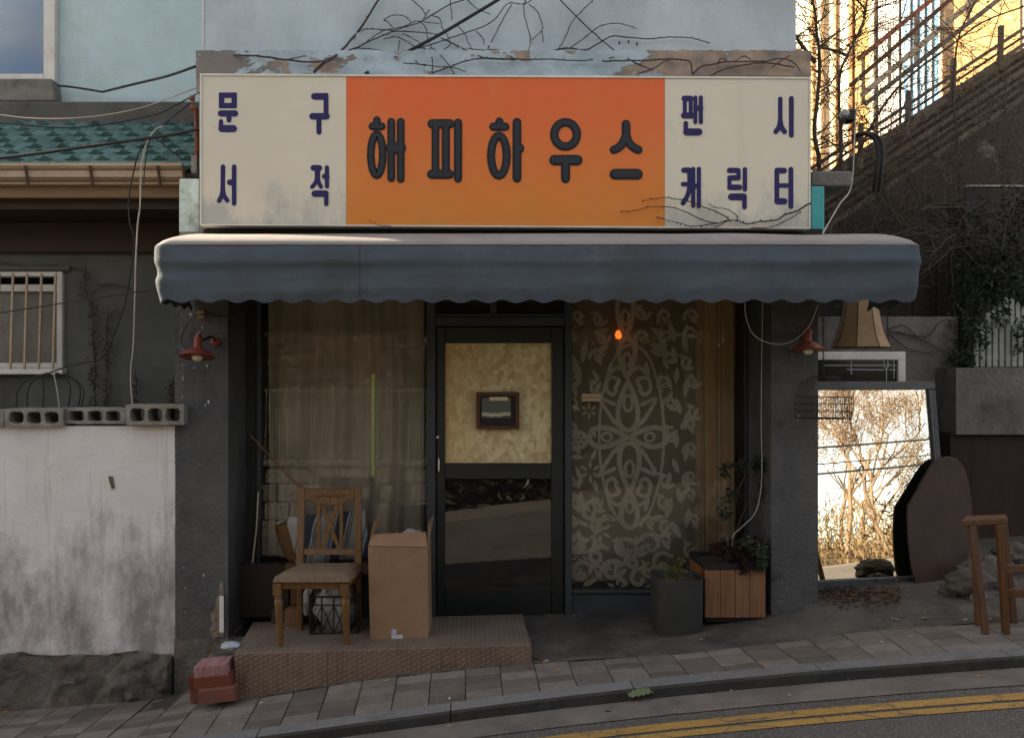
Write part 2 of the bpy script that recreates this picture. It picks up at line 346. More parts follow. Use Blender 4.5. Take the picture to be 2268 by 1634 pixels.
def sign_cream():
    t = NT('sign_cream_print'); x, y, z = t.xyz(); n = t.noise(1.1, 5); col = t.mix(t.ramp(n, .3, .7), (.66,.61,.49), (.58,.535,.44))
    d = t.noise(3.2, 7, .7, t.pos((1, 1, .55))); low = t.ramp(z, 2.95, 2.62, -.05, .20); f = t.ramp(t.math('ADD', d, low), .56, .74, 0, .75); col = t.mix(f, col, (.33,.335,.33))   # grime collected along the lower edge
    s2 = t.noise(1.0, 4, .6, t.pos((12, 12, .3))); col = t.mix(t.ramp(s2, .60, .75, 0, .22), col, (.42,.36,.26)); sp = t.noise(26, 3, .6); col = t.mix(t.ramp(sp, .72, .77, 0, .5), col, (.2,.17,.13))
    t.link(col, t.b.inputs['Base Color']); t.b.inputs['Roughness'].default_value = .45; t.b.inputs['Specular IOR Level'].default_value = .3; return t.m
def asphalt():
    t = NT('asphalt'); n = t.noise(2.0, 6); col = t.mix(t.ramp(n, .3, .7), (.066,.060,.056), (.046,.042,.040)); g = t.noise(95, 3, .6)
    col = t.mix(t.ramp(g, .48, .66, 0, .9), col, (.15,.14,.128)); pt = t.noise(.9, 5, .6); col = t.mix(t.ramp(pt, .52, .60, 0, .45), col, (.035,.032,.03)); g2 = t.noise(140, 2, .5); col = t.mix(t.ramp(g2, .55, .75, 0, .8), col, (.02,.02,.02))
    t.link(col, t.b.inputs['Base Color']); t.b.inputs['Roughness'].default_value = .9; t.bump(t.noise(110, 3), .9, .008); return t.m
def yellow_paint():
    t = NT('yellow_road_paint'); n = t.noise(18, 8, .7); col = t.mix(t.ramp(t.noise(3, 5), .3, .7), (.33,.195,.04), (.25,.15,.035))
    v = t.voro(3.0, t.pos((1, 2.0, 1)), 'DISTANCE_TO_EDGE'); cr = t.ramp(v, .004, .012, 1, 0); wr = t.ramp(n, .56, .66)
    col = t.mix(t.math('MAXIMUM', cr, wr), col, (.06,.055,.05)); g = t.noise(200, 2); col = t.mix(t.ramp(g, .5, .75, 0, .5), col, (.12,.09,.04))
    t.link(col, t.b.inputs['Base Color']); t.b.inputs['Roughness'].default_value = .8; t.bump(g, .4, .004); return t.m
def checker_plate():
    t = NT('rusty_checker_plate'); x, y, z = t.xyz()
    S_ = .029; u = t.math('DIVIDE', x, S_); cidx = t.math('FLOOR', u, 0); a = t.math('SUBTRACT', u, cidx)
    v = t.math('ADD', t.math('DIVIDE', t.math('ADD', z, y), S_), t.math('MULTIPLY', cidx, .5)); b = t.math('FRACT', v, 0)
    a, b = t.math('SUBTRACT', a, .5), t.math('SUBTRACT', b, .5); d1 = t.math('ABSOLUTE', t.math('SUBTRACT', a, b), 0); d2 = t.math('ABSOLUTE', t.math('ADD', a, b), 0)
    h = t.math('MULTIPLY', t.ramp(d1, .26, .10), t.ramp(d2, .62, .40))
    n = t.noise(4, 7, .65); col = t.mix(t.ramp(n, .35, .65), (.165,.108,.074), (.11,.072,.05)); r = t.noise(9, 6, .6, t.pos((1, 1, .5)))
    col = t.mix(t.ramp(r, .55, .68, 0, .7), col, (.075,.035,.022)); up = t.n.new('ShaderNodeSeparateXYZ'); t.link(t.geo.outputs['Normal'], up.inputs[0])
    col = t.mix(t.math('MULTIPLY', t.ramp(up.outputs[2], .6, .9), .75), col, t.mix(t.ramp(t.noise(3.5, 6), .35, .65), (.165,.135,.105), (.11,.085,.065)))    # upward faces take a greyer brown
    col = t.mix(t.math('MULTIPLY', h, .7), col, (.27,.19,.14)); rs = t.noise(1.0, 5, .65, t.pos((22, 22, 1.2))); col = t.mix(t.ramp(rs, .56, .70, 0, .6), col, (.06,.03,.02))
    t.link(col, t.b.inputs['Base Color']); t.b.inputs['Roughness'].default_value = .7; t.b.inputs['Metallic'].default_value = .1; t.bump(h, 1.0, .006); return t.m
def board_paper():
    t = NT('crumpled_parchment'); v = t.voro(14, None, 'F1', 'Color'); sp = t.n.new('ShaderNodeSeparateColor'); t.link(t.voro(30, t.pos((1,1,.8), (0,.5,0)), 'F1', 'Color'), sp.inputs[0])
    a = t.math('ADD', t.math('MULTIPLY', sp.outputs[0], .55), t.math('MULTIPLY', t.noise(3, 5), .6)); x, y, z = t.xyz()
    wm = t.ramp(x, .15, -.1, 0, .6); col = t.mix(t.ramp(a, .25, .9), (.40,.29,.125), (.66,.57,.36)); col = t.mix(wm, col, (.54,.34,.12))
    sp2 = t.noise(30, 3); col = t.mix(t.ramp(sp2, .76, .79, 0, .8), col, (.06,.04,.02))
    t.link(col, t.b.inputs['Base Color']); t.b.inputs['Roughness'].default_value = .7; t.bump(a, .25, .01); return t.m
LIME_WALL = lime_wall(); SIGN_CREAM = sign_cream(); PEEL = peel(); SIGN_ORANGE = sign_orange(); ASPHALT = asphalt(); YELLOW = yellow_paint(); PLATE = checker_plate(); PARCH = board_paper()
PAVER = mat('paver_concrete', (.188,.165,.143), (.140,.122,.106), s=9, bump=.6, bs=70, bd=.006, rand=.32, speck=.6, dirt=(.058,.050,.043), ds=2.5, dlo=.52, dhi=.74, damt=.6)
JOINT = mat('joint_dirt', (.062,.053,.045), (.042,.036,.031), s=20, bump=.4)
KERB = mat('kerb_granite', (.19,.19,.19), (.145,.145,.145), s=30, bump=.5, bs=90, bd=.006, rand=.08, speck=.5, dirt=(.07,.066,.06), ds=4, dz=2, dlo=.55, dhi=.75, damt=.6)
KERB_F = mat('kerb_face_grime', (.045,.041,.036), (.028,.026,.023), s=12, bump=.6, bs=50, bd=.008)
GUTTER_C = mat('gutter_concrete', (.185,.168,.15), (.14,.127,.114), s=6, bump=.6, bs=70, bd=.006, speck=.5, dirt=(.066,.059,.052), ds=2.4, dlo=.46, dhi=.68, damt=.75)
APRON = mat('apron_cement', (.135,.120,.103), (.082,.073,.063), s=4.5, bump=.9, bs=24, bd=.02, speck=.45, dirt=(.036,.033,.029), ds=1.6, dlo=.47, dhi=.60, damt=.8, dirt2=(.155,.14,.122), d2s=6, d2lo=.60, d2hi=.66, d2amt=.55)
EARTH = mat('earth', (.10,.08,.055), (.06,.05,.035), s=1.5, bump=.5, bs=8, bd=.05)
RUBBLE = mat('mortar_rubble', (.15,.14,.122), (.07,.065,.055), s=7, bump=.8, bs=18, bd=.02, dirt=(.035,.032,.026), ds=3.2, damt=.8, dirt2=(.15,.10,.07), d2s=6, d2lo=.54, d2hi=.62, d2amt=.6)

# ---------------------------------------------------------------- ground
ZK = [(-30,-2.7),(-10,-1.13),(-4,-.53),(-3,-.43),(-2,-.33),(-1.126,-.2247),(-.4,-.125),(.247,-.0395),(.797,.0259),(1.3,.076),(1.794,.1228),(2.589,.183),(3.2,.226),(10,.68),(30,2.0)]
ZW = [(-30,-2.75),(-4,-.58),(-2.95,-.485),(-1.925,-.396),(-1.3,-.2),(-.6,-.06),(0,-.01),(.6,-.005),(1.3,.012),(1.68,.07),(1.966,.1075),(2.27,.185),(3.2,.245),(10,.70),(30,2.05)]
Y_KR, Y_KF, Y_GU, Y_FAR = -1.35, -1.47, -1.685, -6.6
def zk(x): return interp(x, ZK)
def gz(x, y):
    if y <= Y_FAR: return zk(x) + .07
    if y <= Y_KF: return zk(x) - .062
    if y <= Y_KR: return zk(x)
    if y <= -.45: return zk(x) + (interp(x, ZW) - zk(x)) * (y - Y_KR) / .9
    return interp(x, ZW) + .012 * min(y + .45, 4)
def hit(px, py, up=0.0):                 # where the line of sight through a pixel meets the ground
    d = 4.0
    for i in range(400):
        p = P(px, py, d)
        if p.z <= gz(p.x, p.y) + up: return p
        d += .01
    return p
def sheet(name, x0, x1, ys, m, dz=0, dx=.25, fn=None):
    xs = [x0 + (x1-x0)*i/max(1, int((x1-x0)/dx)) for i in range(max(1, int((x1-x0)/dx))+1)]
    mb = MB(); n = len(xs)
    for y in ys:
        for x in xs: mb.v.append((x, y, (fn or gz)(x, y) + dz))
    for j in range(len(ys)-1):
        for i in range(n-1): mb.f.append((j*n+i, j*n+i+1, (j+1)*n+i+1, (j+1)*n+i))
    return struct(mb.obj(name, m, smooth=30))
def far_ground(x, y):
    z = interp(x, ZK) - .25
    if y < -9:
        k = min(1, max(0, (10.5 - x)/3)); z += k*min(6.5, max(0, -11.5 - y)*1.6) + (1-k)*min(.9, (-9 - y)*.06)
    return z
mb = MB(); xs = [-400,-150,-60,-30,-20,-12,-8,-5,-3,-1.5,0,1.5,3,5,7,7.5,8.5,9.5,10.5,12,14,17,20,30,60,150,400]; ys = [-400,-150,-60,-40,-30,-22,-18,-16,-14,-12.5,-11.5,-9,-6,-3,0,3,8,20,60,200,400]
for y in ys:
    for x in xs: mb.v.append((x, y, far_ground(x, y)))
for j in range(len(ys)-1):
    for i in range(len(xs)-1): mb.f.append((j*len(xs)+i, j*len(xs)+i+1, (j+1)*len(xs)+i+1, (j+1)*len(xs)+i))
struct(mb.obj('ground', EARTH))
sheet('road', -30, 30, [Y_FAR, -5, -3.5, -2.5, -2, Y_GU], ASPHALT, dx=.5)
sheet('gutter', -30, 30, [Y_GU, Y_KF - .0005], GUTTER_C, dz=.004, dx=.5)
for y0, y1 in ((-1.85, -1.775), (-1.935, -1.875)):
    sheet('yellow_road_line', -30, 30, [y0, y1], YELLOW, dz=.004, dx=.5)
pav = struct(MB().grid(lambda u, v: (-30 + 60*u, Y_KR + v*.95, gz(-30+60*u, min(Y_KR + .001 + v*.949, -.40)) - .009), 240, 8).obj('pavement', JOINT)); pav['base'] = (0,0,0)
pm = None
cols = range(-19, 18)
for c in cols:
    x = .198 + .2*c + .1
    for r in range(9):
        y = Y_KR + .003 + .1*r + .05
        if r >= 4 and x > -1.62: continue
        if not (-3.7 < x < 3.7): continue
        if pm is None:
            o = MB().box(-.0982,.0982,-.0494,.0494,-.05,0).obj('paver', PAVER, pav, bevel=.003); pm = o.data
        else:
            o = bpy.data.objects.new('paver', pm); COL.objects.link(o); o.parent = pav
        sl = (gz(x+.1,y)-gz(x-.1,y))/.2; cs = (gz(x, y+.045)-gz(x, y-.045))/.09
        o.location = (x, y, gz(x, y) + rnd.uniform(-.0025,.0025)); o.rotation_euler = (math.atan(cs)+rnd.uniform(-.006,.006), -math.atan(sl)+rnd.uniform(-.006,.006), rnd.uniform(-.006,.006))
kb = struct(MB().grid(lambda u, v: (-30+60*u, Y_KF+.006+v*(Y_KR-Y_KF-.012), zk(-30+60*u)-.03), 120, 1).obj('kerb', JOINT)); kb['base'] = (0,0,0)
x = -3.6
for L in (.9, .98, .62, 1.02, .96, .98, 1.0, .9, .8):
    a, b = x + .003, x + L - .003; mb = MB(); n = 5
    for i in range(n):
        xx = a + (b-a)*i/(n-1)
        for (yy, dz) in ((Y_KF, -.12), (Y_KF, -.012), (Y_KF+.012, 0), (Y_KR, .001), (Y_KR, -.12)): mb.v.append((xx, yy, zk(xx)+dz))
    for i in range(n-1):
        for k in range(4): mb.f.append((i*5+k, i*5+k+1, (i+1)*5+k+1, (i+1)*5+k))
    mb.f += [(0,1,2,3,4), tuple(range((n-1)*5+4, (n-1)*5-1, -1))]
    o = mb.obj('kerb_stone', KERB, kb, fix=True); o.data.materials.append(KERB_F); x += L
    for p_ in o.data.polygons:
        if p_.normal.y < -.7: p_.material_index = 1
def apron_z(x, y): return gz(x, y) + .006*nz(x*2.1, y*2.6, 1) + .004*nz(x*7, y*7, 3) + (.012 if (y > -.72 + .05*nz(x*1.7, 0, 0) and x > .55) else 0)
ap = MB().grid(lambda u, v: (lambda x, y: (x, y, apron_z(x, y)))(-1.62 + 6.6*u, -.945 + .012*nz(u*60, 5, 0)*(1 if v == 0 else 0) + (v**1.3)*4.4), 200, 60).obj('apron', APRON, smooth=40); struct(ap)

# ---------------------------------------------------------------- neighbour house on the left
hse = thing('neighbour_house', 'pale blue house with teal tiled eave and barred window', 'house', (-3.0, 1.0, -.6))
DU, DL, DE = 7.0, 6.53, 5.90
MB().box(-7.05, -1.93, DU-CAM_D, 5.2, 3.3, 8.5).obj('upper_wall', WALL_BLUE, hse)
xr = PX(145, DL); wl_, zt, zb = -4.6, PZ(603, DL), PZ(815, DL); yl = DL-CAM_D
MB().box(-7.05, wl_, yl, 1.3, -.9, 3.2).box(xr, -1.81, yl, 1.3, -.9, 3.2).box(wl_, xr, yl, 1.3, -.9, zb).box(wl_, xr, yl, 1.3, zt, 3.2).obj('lower_wall', WALL_DARK, hse, fix=True)
# upper window
uw = MB().box(PX(105,DU), PX(130,DU), 1.10, 1.165, PZ(187,DU), 6.2).box(-5.2, PX(105,DU)-.002, 1.103, 1.165, PZ(187,DU)+.001, PZ(170,DU)).obj('upper_window', WHITE_WOOD, hse, bevel=.006)
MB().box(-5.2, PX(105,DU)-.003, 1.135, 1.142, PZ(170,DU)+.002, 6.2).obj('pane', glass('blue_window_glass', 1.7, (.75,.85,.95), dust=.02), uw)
MB().box(-5.2, PX(105,DU), 1.16, 1.168, PZ(170,DU), 6.2).obj('sky_backing', mat('painted_sky_blue', (.13,.30,.46), (.15,.25,.40), s=1.2), uw)  # blue panel behind the glass paints in the reflected sky
MB().prism([(-5.3,PZ(237,DU)),(PX(140,DU),PZ(237,DU)),(PX(134,DU),PZ(188,DU)),(-5.3,PZ(188,DU))], 1.02, 1.165).obj('window_sill', CEMENT, hse, bevel=.01)
MB().box(-7, -1.95, 1.0, 1.168, PZ(262,DU)-.25, PZ(239,DU)).obj('flashing', CEMENT_D, hse, bevel=.015)
# barred window
bw = MB().box(xr-.055, xr-.012, yl-.03, yl+.06, zb, zt).box(wl_, xr-.056, yl-.028, yl+.06, zt-.035, zt).box(wl_, xr-.056, yl+.0, yl+.06, zt-.15, zt-.095).box(wl_, xr-.056, yl-.028, yl+.06, zb, zb+.04).obj('barred_window', WHITE_WOOD, hse, bevel=.004)
MB().box(wl_, xr-.056, yl+.05, yl+.056, zb+.04, zt-.15).obj('pane', mat('grimy_frosted_pane', (.17,.16,.145), (.10,.095,.088), s=3, rough=.25, bump=.1, spec=.5, dirt=(.06,.05,.045), ds=4, damt=.6), bw)
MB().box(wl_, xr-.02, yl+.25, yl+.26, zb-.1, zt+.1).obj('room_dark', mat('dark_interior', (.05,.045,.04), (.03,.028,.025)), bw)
for px in (-4, 26, 57, 89, 120):
    MB().bar(P(px+3, 605, DL-.07), P(px-3, 818, DL-.07), .016, .016).obj('window_bar', GUTTER, bw, bevel=.002)
MB().box(wl_, xr+.01, yl-.07, yl+.02, zb-.05, zb-.002).obj('window_ledge', WHITE_WOOD, hse, bevel=.006)
MB().box(wl_, xr+.05, yl-.035, yl+.002, zt+.004, zt+.055).obj('lintel', CEMENT_D, hse, bevel=.012)
# eave
ye = DE-CAM_D
MB().box(-7, -1.83, ye+.10, yl, 2.86, 2.93).obj('soffit', mat('soffit_board', (.05,.035,.028), (.035,.025,.02)), hse)
MB().box(-7, -1.83, yl-.06, yl+.001, 2.62, 2.86).obj('eave_beam', mat('eave_beam', (.045,.036,.030), (.06,.035,.028)), hse, bevel=.01)
MB().box(-7, PX(408,DE+.03), ye+.03, ye+.09, PZ(438,DE+.03), PZ(411,DE+.03)).obj('fascia', mat('fascia', (.22,.145,.085), (.18,.115,.065), s=2, grain=(1,1,8)), hse, bevel=.003)
gt = MB()
gpro = [(ye+.10, PZ(365,DE)),(ye-.055, PZ(365,DE)),(ye-.055, PZ(372,DE)),(ye-.045, PZ(374,DE)),(ye-.04, PZ(395,DE)),(ye-.03, PZ(397,DE)),(ye-.02, PZ(410,DE)),(ye+.10, PZ(410,DE))]
n = len(gpro); xa, xb = -7.0, PX(408, DE)
for x in (xa, xb):
    for y, z in gpro: gt.v.append((x, y, z))
for i in range(n):
    j = (i+1) % n; gt.f.append((i, j, n+j, n+i))
gt.f += [tuple(range(n)), tuple(range(2*n-1, n-1, -1))]
gu = gt.obj('gutter', GUTTER, hse, fix=True)
for py0, py1 in ((376, 380), (399, 403)):
    MB().box(xa, xb-.002, ye-.052, ye-.03, PZ(py1,DE), PZ(py0,DE)).obj('groove_band', GUT_BAND, gu)
for px in (203, 353, 60, -95):
    MB().bar(P(px-4, 367, DE-.065), P(px+3, 412, DE-.055), .018, .008).obj('strap', STRAP, gu)
# roof and tiles
rf = MB().hexa([(-7,ye+.02,3.07),(-1.86,ye+.02,3.07),(-1.86,1.18,3.07+.70),(-7,1.18,3.07+.70)], [(-7,ye+.02,3.10),(-1.86,ye+.02,3.10),(-1.86,1.18,3.80),(-7,1.18,3.80)]).obj('roof', CEMENT_D, hse)
tm = None; SL = math.atan(.61); TW, TE = .205, .158
def tile_mesh():
    prof = [(0,.012),(.02,.004),(.055,.0),(.10,.0),(.135,.004),(.15,.016),(.172,.030),(.192,.022),(.206,.010)]; mb = MB(); n = len(prof)
    for (y, dz) in ((0, .013), (.07, .008), (.20, .0)):
        for x, h in prof: mb.v.append((x - .1, y, h + dz))
    for j in range(2):
        for i in range(n-1): mb.f.append((j*n+i, j*n+i+1, (j+1)*n+i+1, (j+1)*n+i))
    o = len(mb.v)
    for x, h in prof: mb.v.append((x - .1, .006, -.012))
    for i in range(n-1): mb.f.append((o+i, o+i+1, i+1, i))
    return mb
for r in range(9):
    for c in range(14):
        x = -1.97 - TW*c + (TW/2 if r % 2 else 0)
        if x > -1.93 or x < -4.6: continue
        if tm is None:
            o = tile_mesh().obj('roof_tile', TILE, rf, origin=(0,0,0), smooth=50); tm = o.data
        else:
            o = bpy.data.objects.new('roof_tile', tm); COL.objects.link(o); o.parent = rf
        s = TE*r; o.location = Vector((x, ye-.03 + s*math.cos(SL), 3.125 + s*math.sin(SL))) - Vector(rf['base']); o.rotation_euler = (SL + rnd.uniform(-.02,.02), rnd.uniform(-.015,.015), rnd.uniform(-.012,.012))
# boundary wall in front of it
D_F = 5.38; YF = D_F - CAM_D
bwall = thing('boundary_wall', 'stained whitewashed garden wall on a rubble footing', 'wall', (-2.9, YF, -.5))
def wall_front(x0, x1, z0, z1, y0, y1, amp, nx, nzz, seed=0):
    mb = MB()
    def f(u, v):
        x, z = x0+(x1-x0)*u, (z0(x0+(x1-x0)*u) if callable(z0) else z0); zt_ = z1(x) if callable(z1) else z1; z = z+(zt_-z)*v
        e = min(1, min(u, 1-u)*nx, min(v, 1-v)*nzz)
        return (x, y0 - amp*e*(nz(x*3+seed, 0, z*3) + .5*nz(x*9+seed, 3, z*9) + .3*nz(x*25, seed, z*25)), z)
    mb.grid(f, nx, nzz); mb.box(x0, x1, y0+.004, y1, z0(x0) if callable(z0) else z0, min(z1(x0), z1(x1)) if callable(z1) else z1); return mb
foot = lambda x: PZ(1448, D_F) + .03*nz(x*4, 0, 0) + .012*nz(x*15, 2, 0) - .03*(x+2)*-.3
wall_front(-4.2, PX(388,D_F), lambda x: foot(x)-.0, PZ(943,D_F), YF, YF+.18, .006, 90, 60).obj('wall_face', LIME_WALL, bwall, smooth=40)
wall_front(-4.2, PX(383,D_F), -.8, lambda x: foot(x)+.015+.02*nz(x*6, 9, 1), YF-.03, YF+.16, .07, 140, 30, 4).obj('footing', RUBBLE, bwall, smooth=50)
tp = MB(); q = [P(239, 1055, D_F-.008), P(250, 1054, D_F-.008), P(254, 1081, D_F-.008), P(247, 1083, D_F-.008)]
tp.add([q[3], q[2], q[1], q[0]], [(0,1,2,3)]).obj('tape_scrap', mat('brown_tape', (.12,.095,.06), (.10,.08,.05), rough=.5, bump=0), bwall)
def block(px0, px1, py0, py1, d, label):
    a, b = P(px0, py1, d), P(px1, py0, d); w, h = b.x-a.x, b.z-a.z; mb = MB(); y0, y1 = a.y, a.y+.19
    # a hollow block lying on its side: three cells seen end on
    def shell(yy, ch):
        pts = []
        for k in range(3):
            cx = a.x + w*(.20+.30*k); cz = a.z + h*.5; rx, rz = w*.125, h*.33
            pts.append([(cx + rx*math.copysign(abs(math.cos(t))**.55, math.cos(t)), cz + rz*math.copysign(abs(math.sin(t))**.55, math.sin(t))) for t in [2*math.pi*i/20 for i in range(20)]])
        return pts
    bm = bmesh.new()
    outer = [(a.x, a.z), (b.x, a.z), (b.x, b.z), (a.x, b.z)]
    jit = rnd.random()*9; ov = []
    for i in range(4):
        (xa_, za_), (xb_, zb_) = outer[i], outer[(i+1) % 4]; m = 10
        for k in range(m): 
            xx, zz = xa_+(xb_-xa_)*k/m, za_+(zb_-za_)*k/m; ov.append(bm.verts.new((xx + .004*nz(xx*40, zz*40, jit), y0 + .004*nz(xx*30, zz*30, jit+3), zz + .004*nz(xx*40, zz*40, jit+7))))
    es = [bm.edges.new((ov[i], ov[(i+1) % len(ov)])) for i in range(len(ov))]
    for cell in shell(0, 0):
        cv = [bm.verts.new((x + .004*nz(x*60, z*60, jit), y0 + .003*nz(x*30, z*30, 5), z + .005*nz(x*50, z*50, jit+2))) for x, z in cell]
        es += [bm.edges.new((cv[i], cv[(i+1) % len(cv)])) for i in range(len(cv))]
    bmesh.ops.triangle_fill(bm, edges=es, use_beauty=True)
    g = bmesh.ops.extrude_face_region(bm, geom=list(bm.faces)); bmesh.ops.translate(bm, verts=[v for v in g['geom'] if isinstance(v, bmesh.types.BMVert)], vec=(0, .18, 0))
    bmesh.ops.recalc_face_normals(bm, faces=bm.faces)
    me = bpy.data.meshes.new('concrete_block'); c = Vector(((a.x+b.x)/2, y0+.09, a.z)); bmesh.ops.translate(bm, verts=bm.verts, vec=-c); bm.to_mesh(me); bm.free(); me.materials.append(CONC_BLOCK)
    o = bpy.data.objects.new('concrete_block', me); COL.objects.link(o); o.location = c
    tag(o, label, 'block', 'hollow blocks along the garden wall')
block(-124, 8, 908, 944, 5.34, 'hollow concrete block cut off at the left picture edge')
block(10, 140, 905, 944, 5.33, 'squared hollow concrete block below the barred window')
block(143, 277, 904, 938, 5.36, 'middle hollow concrete block with oval cells and broken mortar')
block(278, 408, 896, 941, 5.31, 'hollow concrete block nearest the slate pilaster, corner chipped')
# ---------------------------------------------------------------- the shop building
shop = thing('shop_building', 'small shop with slate pilasters, dark glazed front and blue-grey upper wall', 'shop', (.2, 0, 0))
XL0, XL1, XR0, XR1 = PX(387,D_F), PX(505,D_F), PX(1708,D_F), PX(1812,D_F)
WX0, WX1, M0, M1, D0, D1 = XL1, PX(945,CAM_D), PX(945,CAM_D), PX(965,CAM_D), PX(965,CAM_D), PX(1250,CAM_D)
M2, M3, GX1 = D1, PX(1265,CAM_D), XR0
wall_front(XL0, XL1, lambda x: PZ(1418,D_F)+.012*nz(x*20, 0, 4)-.05*(XL1-x), 2.4, YF, .06, .003, 20, 60, 7).obj('pilaster', PILASTER, shop, smooth=40)
wall_front(XR0, XR1, lambda x: gz(x, YF)-.01, 2.4, YF, .06, .003, 20, 60, 8).obj('pilaster', PILASTER, shop, smooth=40)
wall_front(XL0, XL1+.01, -.7, lambda x: PZ(1416,D_F)+.015*nz(x*20, 0, 4), YF-.012, .05, .02, 24, 16, 2).obj('pilaster_footing', RUBBLE, shop, smooth=50)
# broken corner of the left pilaster with a pipe stub
pts = [P(470,1412,D_F), P(464,1392,D_F), P(471,1378,D_F), P(466,1360,D_F), P(476,1346,D_F), P(480,1325,D_F), P(486,1308,D_F), P(487,1292,D_F), P(493,1286,D_F), P(496,1310,D_F), P(496,1408,D_F)]
MB().prism([(p.x, p.z) for p in pts][::-1], YF-.006, YF+.01).obj('broken_plaster', mat('raw_plaster', (.30,.24,.18), (.12,.09,.07), s=14, bump=.9, bs=40, dirt=(.03,.025,.02), ds=12, damt=.9), shop, fix=True)
MB().box(PX(487.5,D_F), PX(497,D_F), YF-.018, YF-.007, PZ(1398,D_F), PZ(1318,D_F)).obj('pipe_stub', WHITE_WOOD, shop, smooth=40)
MB().box(PX(441,D_F)+.001, PX(1796,D_F), YF, .30, 2.22, PZ(160,D_F)).obj('sign_wall', CEMENT, shop)
MB().box(PX(1796,D_F)+.001, PX(1826,D_F), YF-.002, .29, 2.22, PZ(413,D_F)).obj('teal_post', TEAL_PAINT, shop, bevel=.006)
MB().box(XL0+.03, PX(441,D_F), YF+.002, .29, 2.22, PZ(400,D_F)).obj('corner_post', CEMENT, shop)
MB().box(XL0+.028, PX(441,D_F), YF-.004, YF+.2, PZ(515,D_F), PZ(396,D_F)).obj('pale_blue_post', mat('flaking_pale_blue', (.42,.53,.54), (.28,.34,.34), s=9, bump=.5, dirt=(.12,.11,.10), ds=6, damt=.8), shop, bevel=.006)
led = MB(); zl0, zl1 = PZ(172,D_F), PZ(116,D_F); xl, xrr = PX(437,D_F), PX(1792,D_F)
led.grid(lambda u, v: (xl+(xrr-xl)*u, YF-.03 - .008*nz((xl+(xrr-xl)*u)*5, v*3, 0), zl0+(zl1-zl0)*v + (.010*nz(u*70, 0, 2) + .006*nz(u*200, 0, 2) if v > .85 else 0)), 260, 8)
led.box(xl, xrr, YF-.022, .3, zl0-.1, zl1-.012).obj('ledge', PEEL, shop, smooth=40)
D_U = 6.03; YU = D_U - CAM_D
wall_front(PX(452,D_U), PX(1763,D_U), 3.5, 8.5, YU, 5.0, .01, 90, 60, 5).obj('upper_wall', WALL_GREY, shop, smooth=40)
MB().box(PX(452,D_U)-.012, PX(452,D_U)-.001, YU-.006, YU+.1, 3.5, 8.5).obj('corner_bead', WHITE_WOOD, shop)
def chips(name, spots, m, y):
    mb = MB()
    for px, py, s_ in spots:
        n = 9; a0 = rnd.uniform(0, 6); c = P(px, py, D_F); v = [(c.x + s_*.0029*(.5+rnd.random()*.7)*math.cos(a0+6.283*i/n), y + .0004*(i % 2), c.z + s_*.0029*(3.5 if px < 412 else 1)*(.6+rnd.random()*.9)*math.sin(a0+6.283*i/n)) for i in range(n)]
        mb.add(v, [tuple(range(n))[::-1]])
    return stuff(mb.obj(name, m, shop))
CHIP = mat('bare_plaster_chip', (.42,.41,.38), (.30,.29,.27), s=30, bump=.4); rc_ = random.Random(8)
chips('flaked_paint', [(404+rc_.uniform(-1,2), 690+i*17+rc_.uniform(-6,6), rc_.choice((.6,1,1.6))) for i in range(13)] + [(rc_.uniform(395,500), rc_.uniform(690,1400), rc_.choice((.3,.4,.5,.9))) for i in range(26)] + [(462,890,3.2),(455,897,2),(448,726,3),(442,736,2),(423,697,3),(424,1462-40,5),(440,1420,4),(452,1272,3),(415,1418,3),(475,1415,3),(459,810,2.5),(430,815,2)], CHIP, YF-.0062)
chips('flaked_paint', [(rc_.uniform(1714,1806), rc_.uniform(700,1350), rc_.choice((.3,.4,.5))) for i in range(16)] + [(1768,921,3),(1772,925,2),(1766,930,1.6),(1730,1330,1.5),(1732,1290,1.2)], CHIP, YF-.0062)
chips('teal_undercoat', [(1780,1351,5),(1788,1349,6),(1796,1346,6),(1804,1343,5),(1770,1353,3)], TEAL_PAINT, YF-.0066)
# recess lining and room
INT = mat('room_brown', (.20,.13,.085), (.14,.09,.06), s=2, bump=.1)
MB().box(XL1-.05, XL1+.075, -.02, .05, -.25, 2.4).obj('side_jamb', FRAME_DARK, shop, bevel=.004)
MB().box(XR0-.022, XR0+.04, -.02, .05, -.1, 2.4).obj('side_jamb', FRAME_DARK, shop, bevel=.004)
MB().box(XL1-.02, XR0+.02, YF+.02, .1, 2.215, 2.24).obj('recess_ceiling', FRAME_DARK, shop)
rm = MB(); X0, X1, Y0, Y1, Z0, Z1 = XL1-.04, XR0+.04, .06, 2.6, -.02, 2.5
rm.add([(X0,Y0,Z0),(X1,Y0,Z0),(X1,Y1,Z0),(X0,Y1,Z0),(X0,Y0,Z1),(X1,Y0,Z1),(X1,Y1,Z1),(X0,Y1,Z1)], [(0,1,2,3),(4,7,6,5),(3,2,6,7),(0,3,7,4),(1,5,6,2)])
rm.obj('room_shell', INT, shop)
